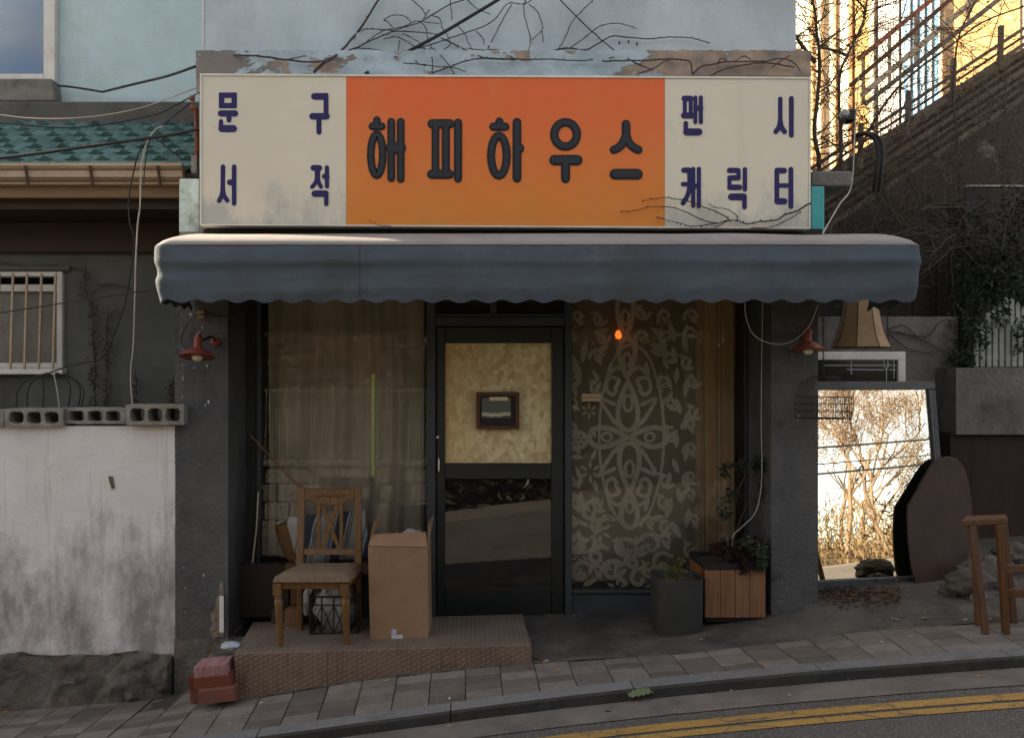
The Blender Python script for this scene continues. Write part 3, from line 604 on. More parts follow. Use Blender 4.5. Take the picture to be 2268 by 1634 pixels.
# glazed front: left window, door, right window
gx0, gxb = XL1+.075, M0
def rail(name, x0, x1, z0, z1, y0=-.03, y1=.04, m=FRAME_GREY, par=None, b=.004): return MB().box(x0, x1, y0, y1, z0, z1).obj(name, m, par or shop, bevel=b)
lw = rail('left_window', gx0, gxb, PZ(1262,CAM_D), PZ(1246,CAM_D)); lw['label'] = 'shop window with sheer brown curtain'
rail('frame_stile', gx0, gx0+.028, PZ(1246,CAM_D), 2.3, par=lw)
g = MB(); tl = math.tan(R(1.7)); zc = PZ(1246,CAM_D)
g.add([(gx0+.02,-.005,zc),(gxb,-.005,zc),(gxb,-.005+tl*(2.3-zc),2.3),(gx0+.02,-.005+tl*(2.3-zc),2.3)], [(0,1,2,3)]).obj('pane', GLASS, lw)
rail('stall_riser', gx0, gxb, -.1, PZ(1263,CAM_D), -.02, .05, FRAME_DARK)
rail('mullion', M0, M1, -.06, 2.3, -.045, .05); rail('mullion', M2, M3, -.06, 2.3, -.045, .05)
rail('door_head', M1+.001, M2-.001, PZ(723,CAM_D), PZ(702,CAM_D), -.04, .045)
tr = rail('transom', M1+.001, M2-.001, PZ(701,CAM_D), PZ(695,CAM_D), -.036, .045)
rail('transom_bar', PX(1085,CAM_D), PX(1100,CAM_D), PZ(695,CAM_D)+.001, 2.3, -.034, .045, par=tr)
MB().box(M1, M2, .0, .006, PZ(695,CAM_D), 2.3).obj('pane', GLASS, tr)
rw = rail('right_window', M3+.001, GX1-.023, PZ(1312,CAM_D), PZ(1303,CAM_D)); rw['label'] = 'shop window with lace curtain'
MB().add([(M3,-.02,PZ(1303,CAM_D)),(GX1-.02,-.02,PZ(1303,CAM_D)),(GX1-.02,-.02+tl*2.1,2.3),(M3,-.02+tl*2.1,2.3)], [(0,1,2,3)]).obj('pane', GLASS, rw)
rail('stall_riser', M3+.001, GX1-.023, -.06, PZ(1313,CAM_D), -.015, .05, mat('riser_blue_grey', (.052,.058,.070), (.04,.046,.056), s=5, rough=.5, bump=.1, dirt=(.03,.03,.03), ds=4))
rail('threshold', D0+.001, D1-.001, -.08, PZ(1361,CAM_D)-.002, -.06, .05, FRAME_DARK)
# door
dr = thing('door', '', ''); 
for k in ('label', 'category'): del dr[k]
dr.parent = shop; dr.location = Vector(((D0+D1)/2, 0, .02)) - Vector(shop['base']); dr['base'] = ((D0+D1)/2, 0, .02)
dx0, dx1, DY0, DY1 = D0+.006, D1-.006, -.02, .025
zd = lambda y: PZ(y, CAM_D)
rail('stile', dx0, PX(986,CAM_D), zd(1361), zd(725), DY0, DY1, DOOR_GREEN, dr); rail('stile', PX(1221,CAM_D), dx1, zd(1361), zd(725), DY0, DY1, DOOR_GREEN, dr)
for a, b in ((760, 725), (1060, 1025), (1361, 1300)): rail('rail', PX(986,CAM_D)+.001, PX(1221,CAM_D)-.001, zd(a), zd(b), DY0+.002, DY1-.002, DOOR_GREEN, dr)
MB().box(PX(986,CAM_D), PX(1221,CAM_D), .004, .010, zd(1025), zd(760)).obj('parchment_panel', PARCH, dr)
MB().add([(PX(986,CAM_D),-.013,zd(1300)),(PX(1221,CAM_D),-.013,zd(1300)),(PX(1221,CAM_D),.014,zd(1060)),(PX(986,CAM_D),.014,zd(1060))], [(0,1,2,3)]).obj('pane', glass('door_glass', 1.75, (.35,.35,.33), dust=.04), dr)
hd = MB().tube([P(972,1012,5.79), P(972,1016,5.76), P(972,1042,5.76), P(972,1046,5.79)], .006, 8).obj('door_handle', CHROME, dr, smooth=40)
for py in (968, 1084): MB().lathe([(.011,0),(.011,.012),(.006,.016)], P(969, py, 5.81), 12, (0,-1,0)).obj('lock_cylinder', CHROME if py < 1000 else BLACK, dr, smooth=40)
# small framed picture on the door
pf = thing('picture_frame', 'small brown framed picture hung on the parchment door panel', 'picture', P(1102, 950, 5.79))
a, b = P(1055, 950, 5.80), P(1150, 868, 5.80); W = .027
for (x0, x1, z0, z1) in ((a.x, a.x+W, a.z, b.z), (b.x-W, b.x, a.z, b.z), (a.x+W+.0005, b.x-W-.0005, a.z, a.z+W), (a.x+W+.0005, b.x-W-.0005, b.z-W, b.z)):
    MB().box(x0, x1, a.y-.012, a.y+.012, z0, z1).obj('frame_side', wood('frame_wood', (.10,.045,.02), (.06,.028,.014)), pf, bevel=.003)
MB().box(a.x+W, b.x-W, a.y+.004, a.y+.008, a.z+W, b.z-W).obj('mat_board', BLACK, pf)
def photo_mat():
    t = NT('faded_photo'); x, y, z = t.xyz(); n = t.noise(16, 5); h = t.math('ADD', z, t.math('MULTIPLY', n, .04)); col = t.mix(t.ramp(h, 1.40, 1.425), (.03,.05,.05), (.09,.10,.08)); 
    col = t.mix(t.math('MULTIPLY', t.ramp(h, 1.400, 1.412), t.ramp(h, 1.435, 1.42)), col, (.45,.42,.33)); t.link(col, t.b.inputs['Base Color']); t.b.inputs['Roughness'].default_value = .3; return t.m
MB().box(PX(1067,5.8), PX(1131,5.8), a.y+.0005, a.y+.003, PZ(926,5.8), PZ(881,5.8)).obj('photo_print', photo_mat(), pf)
MB().box(PX(1084,5.8), PX(1125,5.8), a.y-.003, a.y, PZ(887,5.8), PZ(879,5.8)).obj('caption_strip', mat('cream_card', (.55,.5,.36), (.5,.45,.32), bump=0), pf)
for (py0, py1) in ((872, 879.5), (881, 888.5)):
    tag(MB().box(PX(1288,5.81), PX(1331,5.81), -.022, -.019, PZ(py1,5.81), PZ(py0,5.81)).obj('window_sticker', mat('kraft_sticker', (.40,.29,.19), (.36,.26,.17), bump=.03), origin=P(1309, py1, 5.81)),
        'upper of two beige label strips on the right shop window' if py0 < 875 else 'lower of two beige label strips on the right shop window', 'label')

# curtains
def curtain(name, x0, x1, z0, z1, y, amp, freq, m, nu, label, seed=0, gather=0, cat='curtain', hemf=None):
    def f(u, v):
        x = x0+(x1-x0)*u; ph = freq*x + 2.2*nz(x*1.3, v*.8, seed); yy = y + amp*(math.sin(ph) + .5*math.sin(2.3*ph+1)) * (1-.3*v) + .02*nz(x*2, v*2, seed)
        zz = z0 + (z1-z0)*v
        if hemf and v == 0: zz = z0 + hemf(x)
        return (x + gather*(1-v)*nz(x*2, v, seed+4), yy, zz)
    o = MB().grid(f, nu, 30).obj(name, m, origin=((x0+x1)/2, y, z0), smooth=60); return tag(o, label, cat)
SH = sheer('sheer_brown', (.88,.76,.63), .80); SH2 = sheer('sheer_tan', (.88,.76,.62), .9); DRAPE = mat('drape_tan', (.82,.60,.36), (.68,.46,.26), s=3, rough=.95, bump=.1, transl=.3)
curtain('curtain', gx0+.05, M0-.02, zd(1240), 2.35, .10, .032, 22, SH, 200, 'sheer brown curtain hanging behind the left shop window', 1)
curtain('curtain', gx0+.16, PX(870,6.05), zd(1180), zd(742), .20, .010, 15, SH2, 80, 'paler cloth panel hung behind the sheer brown curtain', 6)
curtain('curtain', PX(1540,6.0), GX1-.03, zd(1300), 2.35, .16, .020, 62, DRAPE, 140, 'gathered tan drape at the right edge of the right shop window', 3)
fold = lambda x, z: .075 + .012*math.sin(x*19+.6*math.sin(z*2)) + .006*math.sin(x*47+1)
x0, x1 = M3+.01, PX(1552,5.91)
lc = thing('lace_curtain', 'cream lace curtain with oval medallion and petals in the right shop window', 'curtain', ((x0+x1)/2, .08, zd(1295)))
hem = lambda x: .05*max(0, math.sin((x-x0)*7))*(x-x0)
MB().grid(lambda u, v: (lambda x, z: (x, fold(x, z)+.003, z))(x0+(x1-x0)*u, (zd(1296)+hem(x0+(x1-x0)*u))*(1-v)+2.35*v), 90, 40).obj('net', sheer('lace_net', (.78,.64,.48), .46), lc, smooth=60)
LACE = sheer('lace_thread', (.92,.84,.71), .9)
lace = MB(); DLc = 5.905
def lp(cx, cy): return (PX(1134 + cx*.25, DLc), PZ(816.5 + cy*.25, DLc))
def lst(pts, w, closed=False): 
    pts = [lp(*p) for p in pts]
    if closed: thick(lace, pts, 1.25*w*.25*DLc/FPX, 0, 0, True, fy=fold)
    else: thick(lace, [tuple(p) for p in (smoothpath([Vector((p[0], p[1], 0)) for p in pts], 4) if len(pts) > 2 else [Vector((p[0], p[1], 0)) for p in pts])], 1.25*w*.25*DLc/FPX, 0, 0, False, fy=lambda x, z: fold(x, z))
def drop(cx, cy, rx, ry, ang=0, n=26, sharp=1.0):        # teardrop outline, point along +angle
    o = []; ca, sa = math.cos(ang), math.sin(ang)
    for i in range(n):
        t = 2*math.pi*i/n; x = rx*math.sin(t)*(math.sin(t/2))**sharp; y = -ry*math.cos(t)
        o.append((cx + x*ca - y*sa, cy + x*sa + y*ca))
    return o
def leafl(cx, cy, l, w, ang):
    a = math.radians(ang); c, s_ = math.cos(a), math.sin(a); q = []
    for i in range(9):
        t = i/8; q.append((t*l-l/2, w*math.sin(math.pi*t)**.8/2))
    for i in range(7, 0, -1):
        t = i/8; q.append((t*l-l/2, -w*math.sin(math.pi*t)**.8/2))
    pts = [lp(cx + x*c - y*s_, cy + x*s_ + y*c) for x, y in q]; o = len(lace.v)
    for x, z in pts: lace.v.append((x, fold(x, z)-.0004, z))
    lace.f.append(tuple(range(o, o+len(pts)))[::-1])
lst(ell(1060, 593, 288, 805, 60), 18, True)
for cx, cy, rx, ry, an in ((1028,330,112,215,0), (1040,870,112,215,math.pi), (1040,1240,92,165,0+0), (1020,-95,92,170,math.pi), (1005,-470,92,190,math.pi)):
    lst(drop(cx, cy, rx, ry, an), 34, True); lst(ell(cx, cy + (-25 if an == 0 else 15), rx*.33, ry*.33, 14), 20, True)
for sx in (-1, 1):
    lst(drop(1030 + sx*180, 605, 112, 165, -sx*math.pi/2), 36, True); lst(ell(1030+sx*190, 605, 45, 38, 14), 20, True)
    for sy in (-1, 1):
        leafl(1030 + sx*85, 600 + sy*100, 160, 42, 52*sx*sy); lst([(1030+sx*115, 600+sy*120), (1030+sx*165, 600+sy*190), (1030+sx*245, 600+sy*330), (1030+sx*120, 600+sy*285)], 28)
        lst([(1030+sx*110, 600+sy*430), (1030+sx*80, 600+sy*500), (1030+sx*170, 600+sy*520), (1030+sx*195, 600+sy*420), (1030+sx*140, 600+sy*370), (1030+sx*100, 600+sy*410)], 28)
        lst([(1030, 600+sy*560), (1030+sx*90, 600+sy*610), (1030+sx*170, 600+sy*560), (1030+sx*150, 600+sy*640)], 28)
rl = random.Random(4)
for (cx, cy, l, w, a) in ((800,-200+25,130,46,-35), (1300,-190,170,66,20), (790,-330,140,46,-20), (1290,-330,150,50,25), (1300,-140,180,60,15), (780,-110,130,46,-30), (860,1320,150,50,20), (1280,1330,170,60,-15), (590,60,190,60,85), (1390,120,150,45,70), (1400,250,120,42,110), (1390,980,140,50,100), (1390,1230,200,66,105), (600,1180,200,60,100), (560,-60,150,50,60), (640,-150,200,56,100), (560,200,120,40,80), (590,930,150,40,70), (600,1010,120,40,110), (1440,-120,160,50,80), (1420,-330,200,56,75), (1460,60,150,46,95), (1530,-220,170,52,80), (1540,160,180,54,100), (1470,330,150,50,75), (1540,460,160,50,95), (1450,620,170,56,85), (1540,740,170,50,100), (1450,860,150,50,70), (1550,1000,170,54,90), (1480,1120,150,50,80), (1550,1320,190,60,100), (1450,1420,170,56,60), (740,60,120,44,60), (735,240,110,40,110), (720,560,110,38,70), (720,760,120,40,115), (740,1040,120,44,70)): leafl(cx, cy, l, w, a)
for (cx, cy, r) in ((590,630,70), (680,370,60), (690,910,85), (780,1440,95), (560,-420,60), (1330,-420,50), (940,1950,90), (600,1650,70)):
    if 500 < cy < 700: lst(ell(cx, cy, r, r, 16), 26, True); lst(ell(cx, cy, r*.35, r*.35, 10), 18, True)
    for k in range(6): leafl(cx + r*.75*math.cos(k*1.047+.5), cy + r*.75*math.sin(k*1.047+.5), r*.95, r*.36, math.degrees(k*1.047+.5))
for (cx, cy) in ((560,1580), (760,1660), (1080,1700), (1230,1560), (1330,1730), (620,1810), (900,1800), (1130,1860), (1000,1600), (700,1270), (570,1450)):
    s_ = rl.choice((-1, 1)); q = [(cx + s_*r_*math.cos(a_), cy + r_*math.sin(a_)) for a_, r_ in [(k*.8, 20+13*k) for k in range(8)]]; lst(q, 30); leafl(cx+s_*70, cy+70, 150, 50, rl.uniform(-60, 60)); leafl(cx-s_*60, cy-50, 130, 46, rl.uniform(20, 120))
for gx in range(6):
    for gy in range(12):
        cx, cy = 560 + gx*205 + rl.uniform(-40,40), -480 + gy*205 + rl.uniform(-40,40)
        if ((cx-1060)/330)**2 + ((cy-593)/850)**2 < 1 or cx > 1660 or cy > 1850 or (900 < cx < 1150 and cy < -200): continue
        a_ = rl.uniform(0, 180); lst([(cx+70*math.cos(math.radians(a_+40*k))*(1-.1*k), cy+80*math.sin(math.radians(a_+40*k))*(1-.1*k)) for k in range(6)], 24); leafl(cx+10, cy+20, 120, 46, a_+60); leafl(cx-40, cy-40, 95, 36, a_-20)
lace.obj('lace_motif', LACE, lc)
# warm lit bulb inside
lmp = thing('pendant_bulb', 'small glowing orange bulb hanging inside behind the lace curtain', 'bulb', P(1370, 742, 6.3))
def emit(name, c, st):
    t = NT(name); e = t.n.new('ShaderNodeEmission'); e.inputs[0].default_value = c + (1,); e.inputs[1].default_value = st; t.link(e.outputs[0], t.out.inputs[0]); return t.m
MB().lathe([(.002,-.03),(.018,-.022),(.026,0),(.020,.02),(.010,.034)], P(1370, 742, 5.99), 14).obj('bulb', emit('warm_filament', (1.0,.17,.02), .55), lmp, smooth=60)
MB().lathe([(.012,.034),(.012,.07),(.004,.08)], P(1370, 742, 5.99), 10).obj('socket', BRASS, lmp)
MB().tube([P(1370,742,5.99)+Vector((0,0,.08)), P(1370,742,5.99)+Vector((0,0,.7))], .003, 5).obj('flex', CABLE, lmp)
# clutter seen dimly in the room

# ---------------------------------------------------------------- sign
D_S = 5.18; YS = D_S - CAM_D
sign = thing('sign_board', 'long shop sign with orange centre, cream ends and Korean lettering', 'sign', P(1119, 503, D_S))
def sp(px, py): return (PX(px, D_S), PZ(py, D_S))
def quad(c, y0, y1): return MB().prism([sp(*p) for p in c][::-1], y0, y1)
ty = lambda px: 163.5 + (px-443)/1352*7.5; by = lambda px: 499 + (px-443)/1352*8
quad([(443,ty(443)),(1795,ty(1795)),(1795,by(1795)),(443,by(443))], YS+.012, YS+.19).obj('case', SIGN_FRAME, sign, fix=True)
for nm, x0, x1, m in (('cream_panel',447,766.5,SIGN_CREAM), ('orange_panel',767,1472.5,SIGN_ORANGE), ('cream_panel',1473,1791.5,SIGN_CREAM)):
    quad([(x0,ty(x0)+4.5),(x1,ty(x1)+4.5),(x1,by(x1)-3),(x0,by(x0)-3)], YS+.004, YS+.0119).obj(nm, m, sign, fix=True)
for c in ([(443,ty(443)),(1795,ty(1795)),(1795,ty(1795)+4.3),(443,ty(443)+4.3)], [(443,by(443)-2.8),(1795,by(1795)-2.8),(1795,by(1795)),(443,by(443))], [(443,ty(443)+4.5),(446.6,ty(443)+4.5),(446.6,by(443)-3),(443,by(443)-3)], [(1792,ty(1795)+4.5),(1795,ty(1795)+4.5),(1795,by(1795)-3),(1792,by(1795)-3)]):
    quad(c, YS-.003, YS+.0118).obj('trim', SIGN_FRAME, sign, fix=True)
PXM = D_S/FPX
def glyph(name, strokes, m, y, w_add=0, par=None):
    mb = MB()
    for i, s_ in enumerate(strokes):
        kind, w = s_[0], (s_[1] + w_add) * PXM; yy = y - .0004*i
        if kind == 'o': _, _, cx, cy, rx, ry = s_; thick(mb, [sp(*p) for p in ell(cx, cy, rx, ry, 32)], w, yy, .002, True)
        elif kind == 'c': thick(mb, [sp(*p) for p in s_[2]], w, yy, .002, True)
        elif kind == 's': q = smoothpath([Vector(sp(*p)).to_3d() for p in s_[2]], 5); thick(mb, [(v.x, v.y) for v in q], w, yy, .002)
        else: thick(mb, [sp(*p) for p in s_[2]], w, yy, .002)
    return mb.obj(name, m, par or sign)
SIDE = {
 'letter_mun': [('c',12,[(490.5,211),(518.5,211),(518.5,234),(490.5,234)]), ('l',14,[(489,251.3),(520.5,251.3)]), ('l',11,[(507,256),(507,266)]), ('l',9.5,[(489.3,269),(489.3,287)]), ('l',15.5,[(491,285),(517,285)])],
 'letter_gu': [('l',15,[(696,213.8),(720,213.8)]), ('l',11,[(722,211),(722,252)]), ('l',14.5,[(692,257.8),(723,257.8)]), ('l',11,[(706.3,262),(706.3,293)])],
 'letter_seo': [('l',10,[(493.6,369),(493,423)]), ('s',10,[(493,418),(491,432),(485,445)]), ('s',10,[(493,418),(496,433),(503,444)]), ('l',10,[(518.3,369),(518.3,451)]), ('l',13,[(509,404),(517,404)])],
 'letter_jeok': [('l',13,[(694,372),(707,372)]), ('l',12,[(703,376),(703,392)]), ('s',9,[(703,388),(699,404),(691,414)]), ('s',9,[(703,388),(706,404),(711,414)]), ('l',9.5,[(724,371),(724,413)]), ('l',12,[(719,391),(724,391)]), ('l',14.5,[(697,429),(721,429)]), ('l',9.5,[(722.5,427),(722.5,452)])],
 'letter_paen': [('l',13,[(1516,218.5),(1530,218.5)]), ('l',8.5,[(1517,222),(1517,254)]), ('l',8.5,[(1530,222),(1530,254)]), ('l',13.5,[(1515,256),(1532,256)]), ('l',8.5,[(1540.3,216),(1540.3,271)]), ('l',9,[(1552.3,216),(1552.3,271)]), ('l',12,[(1541,240),(1552,240)]), ('l',9.5,[(1519,273),(1519,290)]), ('l',15.5,[(1521,292.5),(1548,292.5)])],
 'letter_si': [('l',10,[(1728.5,219),(1728.5,272)]), ('s',11,[(1728.5,268),(1726,281),(1718.5,292)]), ('s',11,[(1728.5,268),(1731,281),(1738,292)]), ('l',10.5,[(1753,218),(1753,300)])],
 'letter_kae': [('l',12,[(1515,377),(1525,377)]), ('s',10.5,[(1526.5,376),(1528,405),(1524,430),(1513,450)]), ('l',10,[(1513,408),(1526,408)]), ('l',9.2,[(1535.5,374),(1535.5,456)]), ('l',9.2,[(1548,374),(1548,457)]), ('l',11,[(1536,412),(1547,412)])],
 'letter_rik': [('l',12,[(1616,377.5),(1634,377.5)]), ('l',9,[(1636,377),(1636,392)]), ('l',12,[(1617,394),(1635,394)]), ('l',9,[(1616,394),(1616,412)]), ('l',12.5,[(1617,415),(1638,415)]), ('l',9.5,[(1650,375),(1650,420)]), ('l',15,[(1620,436),(1646,436)]), ('l',10,[(1649,434),(1649,459)])],
 'letter_teo': [('l',10.5,[(1721,377),(1721,446)]), ('l',13,[(1722,378),(1737,378)]), ('l',10,[(1722,411),(1744,411)]), ('l',14,[(1722,446),(1737,446)]), ('l',10.5,[(1752,375),(1752,458)])],
}
for k, st in SIDE.items(): glyph('letter', st, NAVY, YS+.0018)
MAIN = [
 [('l',16,[(834.5,266),(834.5,276)]), ('l',17,[(825,280),(845,280)]), ('o',16,834.5,343,13.2,45), ('l',16,[(866.5,270),(866.5,395)]), ('l',16,[(887.5,270),(887.5,397)]), ('l',26,[(868,328),(886,328)])],
 [('l',20,[(957,274.5),(996,274.5)]), ('l',20,[(956,386),(995,386)]), ('l',16,[(964.5,280),(964.5,382)]), ('l',17,[(987.5,280),(987.5,382)]), ('l',17,[(1014.5,272),(1014.5,396)])],
 [('l',17,[(1106,269),(1106,278)]), ('l',18,[(1093,281),(1119,281)]), ('o',17,1105,345,17.2,44), ('l',18.5,[(1145,271),(1145,395)]), ('l',22,[(1146,329),(1150,329)])],
 [('o',18,1252.7,298,25,26.8), ('l',22.5,[(1228,355),(1279,355)]), ('l',19,[(1252.7,360),(1252.7,396)])],
 [('s',18,[(1386.5,275),(1386.5,298),(1380,316),(1370,327),(1360,332)]), ('s',18,[(1386.5,290),(1388,302),(1393,316),(1404,327),(1414,332)]), ('l',23,[(1362,386),(1412,386)])],
]
for st in MAIN:
    lt = glyph('letter', st, BLK, YS+.001, 1.2)
    for grp in ([st] if st is not MAIN[-1] else [st[:2], st[2:]]): glyph('letter_core', grp, GREY_V, YS-.0035, -7.5, lt)
# dark frame under the sign
tag(MB().box(PX(450,5.28), PX(1822,5.28), 5.28-CAM_D, YF-.002, PZ(530,5.28), PZ(507,5.28)).obj('awning_rail', BLACK, origin=P(1136, 520, 5.28)), 'dark steel rail between sign and awning', 'rail')

# ---------------------------------------------------------------- awning
awn = thing('awning', 'long faded grey-blue fabric awning with scalloped edge below the sign', 'awning', P(1190, 672, 4.85))
DAW = 4.73; YA = DAW - CAM_D; AX0, AX1 = PX(337,DAW), PX(2047,DAW); ZT, ZBt = PZ(543,DAW), PZ(667,DAW); RC = .075; YB = YF-.02
# one continuous sheet running down: roof -> front bar -> valance; plan outline rounded at both ends
def plan(u):                              # position along the front edge with rounded ends; returns x, y, outward normal
    Ls = 1.0; segs = [YB-YA-RC, RC*math.pi/2, AX1-AX0-2*RC, RC*math.pi/2, YB-YA-RC]; T = sum(segs); s = u*T
    if s < segs[0]: return (AX0, YB - s, -1, 0)
    s -= segs[0]
    if s < segs[1]: a = s/RC; return (AX0+RC-RC*math.cos(a), YA+RC-RC*math.sin(a), -math.cos(a), -math.sin(a))
    s -= segs[1]
    if s < segs[2]: return (AX0+RC+s, YA, 0, -1)
    s -= segs[2]
    if s < segs[3]: a = s/RC; return (AX1-RC+RC*math.sin(a), YA+RC-RC*math.cos(a), math.sin(a), -math.cos(a))
    s -= segs[3]; return (AX1, YA+RC+s, 1, 0)
def val(u, v):                            # v 0 at the top bar, 1 at the hem
    x, y, nx_, ny_ = plan(u); s = x*2.9
    hem = .0105*math.cos(2*math.pi*(x-PX(772,DAW))/.1585) if ny_ < -.5 else .0105*math.cos(2*math.pi*y/.1585)
    z = ZT + (ZBt - ZT)*v - hem*(v**3)
    bul = .020*math.sin(min(1, v*3.2)*math.pi/2) - .038*v
    f = .014*nz(x*.8+.3*v, v*1.6, 1)*v + .011*nz(x*.5 + 1.5*v, v*3.2, 7)*min(1, 4*v) + .0035*nz(x*3.5, v*7+x*1.2, 4)*min(1, 4*v) + .0012*nz(x*14, v*10, 4) + .010*(abs(nz(x*1.3 - v*1.1, v*2.2 + x*.5, 11))-.2)*min(1, 3*v)*(1-.6*v)
    e = math.exp(-min(abs(x-AX0), abs(x-AX1))/.35); f += e*.006*math.sin(9*v + 6*x)
    ridge = .006*math.exp(-((v-.30-.05*nz(x*1.2, 3, 0))/.07)**2)
    o = bul + f + ridge; return (x + nx_*o, y + ny_*o, z)
vo = MB().grid(val, 420, 26).obj('valance', AWN, awn, smooth=80, solid=.002)
def roofp(u, v):                          # v 0 front bar, 1 back
    x = AX0 + (AX1-AX0)*(.5-.5*math.cos(math.pi*u))*.2 + (AX1-AX0)*u*.8; e = min(x-AX0, AX1-x); q_ = max(0, .11-e)/.11; drop_ = .165*(1-math.sqrt(max(0, 1-q_*q_)))*v**.6
    yf, yb = YA - .005 + (RC - math.sqrt(max(0, RC*RC-(RC-e)**2)) if e < RC else 0), YB; y = yf + (yb-yf)*v
    z = ZT + .003 + (.165*v**.6) - drop_ + .012*nz(x*1.6, v*1.5, 2)*math.sin(math.pi*min(1, v*1.0)) + .010*v*nz(x*1.1, 4, 4)
    if v == 0: z = ZT + .002
    return (x, y, z)
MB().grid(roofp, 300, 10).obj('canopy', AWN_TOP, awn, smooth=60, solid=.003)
sm_ = MB(); usm = None
for px in (797,):
    xw = PX(px, DAW); best = min((abs(plan(i/4000)[0]-xw) if plan(i/4000)[3] < -.9 else 9, i/4000) for i in range(4000))[1]
    for k in range(20): a_, b_ = Vector(val(best, k/20))+Vector((0,-.0025,0)), Vector(val(best, (k+1)/20))+Vector((0,-.0025,0)); sm_.bar(a_, b_, .002, .002)
stuff(sm_.obj('stitched_seam', mat('seam_thread', (.045,.055,.07), (.035,.045,.06), bump=0), awn))
hs_ = MB()
for i in range(330): a_, b_ = Vector(val(.125+.75*i/330, .985))+Vector((0,-.0025,.0)), Vector(val(.125+.75*(i+1)/330, .985))+Vector((0,-.0025,0)); hs_.bar(a_, b_, .006, .002)
stuff(hs_.obj('hem_binding', mat('hem_tape', (.07,.085,.105), (.06,.07,.09), bump=0), awn))
MB().tube([(AX0+.06, YA+.02, ZT-.02), (AX1-.06, YA+.02, ZT-.02)], .018, 10).obj('front_bar', BLACK, awn, smooth=50)
for px in (480, 1000, 1560, 1930):
    MB().bar((PX(px,4.9), YA+.03, ZT-.02), (PX(px,5.2), YB, ZT-.06), .03, .03).obj('folding_arm', BLACK, awn, bevel=.003)
MB().box(AX0+.1, AX1-.1, YB-.03, YB+.01, ZT-.02, ZT+.09).obj('wall_plate', BLACK, awn, bevel=.004)
# ---------------------------------------------------------------- platform and what stands on it
DP = 4.90; YP = DP - CAM_D
plat = thing('step_platform', 'rusty brown checker-plate step platform in front of the shop door', 'platform', P(850, 1500, DP))
tl_, tr_ = P(519,1447,DP), P(1177,1427,DP); YPB = -.30
zpl = lambda x: tl_.z + (tr_.z-tl_.z)*(x-tl_.x)/(tr_.x-tl_.x)
xb0 = PX(560, 5.53)
MB().hexa([(tl_.x,YP,-.5),(tr_.x,YP,-.5),(tr_.x-.01,YPB,-.5),(xb0,YPB,-.5)], [(tl_.x,YP,tl_.z),(tr_.x,YP,tr_.z),(tr_.x-.01,YPB,tr_.z),(xb0,YPB,tl_.z)]).obj('plate', PLATE, plat, bevel=.005)
for px in (725, 1035):
    x = PX(px, DP); MB().box(x-.0012, x+.0012, YP-.0008, YP+.02, -.3, zpl(x)-.006).obj('weld_seam', STRAP, plat)
# chair
OAK = wood('chair_oak', (.15,.074,.022), (.085,.04,.012), rough=.45)
SEAT = mat('seat_weave', (.20,.145,.095), (.14,.10,.065), s=60, rough=.95, bump=.5, bs=260, bd=.003, speck=.4, dirt=(.12,.085,.055), ds=5, damt=.5)
ch = thing('dining_chair', 'wooden dining chair with X-shaped back and brown padded seat on the step', 'chair', P(700, 1420, 5.15))
dF, dB, dT = 5.01, 5.33, 5.45
def leg_front(px0, px1, py0):
    a, b = P(px0, 1290, dF), P(px1, py0, dF); z1 = a.z; z0 = zpl(b.x)+.001; H = z1-z0; mb = MB(); c = Vector((b.x, b.y, z0))
    top = Vector((a.x, a.y, z1)); mb.bar(top+Vector((0,0,.0)), top-Vector((0,0,.072)), .050, .050)
    rings = [(.026,.072),(.021,.079),(.026,.086),(.020,.093),(.026,.104),(.027,.125),(.022,.25),(.0155,H)]
    pts = [top.lerp(c, r[1]/H) for r in rings]; mb.tube(pts, [r[0] for r in rings], 12); return mb.obj('leg', OAK, ch, smooth=40)
leg_front(615, 622, 1427); leg_front(764, 768, 1424)
for (pxf, pxm, pxt) in ((664, 665, 668), (796, 794, 793)):
    f, m_, t_ = P(pxf, 1396, dB), P(pxm, 1262, dB-.02), P(pxt, 1080, dT); f.z = zpl(f.x)
    MB().bar(f, m_, .036, .036).obj('leg', OAK, ch, bevel=.004); MB().bar(m_, t_, .046, .028).obj('back_post', OAK, ch, bevel=.004)
def bkp(px, py): k = (1262-py)/(1262-1080); return P(px, py, dB-.02 + (dT-dB+.02)*k)
def slab(pts, t=.022):
    mb = MB(); n = len(pts); f = [bkp(*p) + Vector((0,-t/2,0)) for p in pts]; b = [bkp(*p) + Vector((0,t/2,0)) for p in pts]
    mb.v = [tuple(p) for p in f+b]; mb.f = [tuple(range(n)), tuple(range(2*n-1, n-1, -1))] + [((i+1) % n, i, n+i, n+(i+1) % n) for i in range(n)]; return mb
slab([(676,1082),(785,1082),(785,1107),(770,1108),(762,1115),(752,1117),(712,1117),(702,1115),(694,1108),(676,1107)], .026).obj('top_rail', OAK, ch, bevel=.003, fix=True)
cv = MB()
for i in range(11):
    cx = 699 + i*6.4; p = bkp(cx, 1097 + 1.5*math.sin(i*1.7)); cv.lathe([(.0095,0),(.0075,.004),(.003,.006)], p + Vector((0,-.0125,0)), 8, (0,-1,0))
cv.obj('carving', OAK, ch, smooth=40)
slab([(674,1214),(786,1214),(786,1228),(674,1228)], .022).obj('lower_rail', OAK, ch, bevel=.003, fix=True)
for px in (706, 756): slab([(px-4,1115),(px+4,1115),(px+4,1216),(px-4,1216)], .016).obj('splat_upright', OAK, ch, bevel=.002, fix=True)
slab([(710,1116),(718,1116),(753,1209),(753,1215),(747,1215),(710,1122)], .014).obj('splat_cross', OAK, ch, fix=True)
slab([(752,1116),(752,1122),(716,1214),(709,1215),(709,1209),(744,1116)], .011).obj('splat_cross', OAK, ch, fix=True)
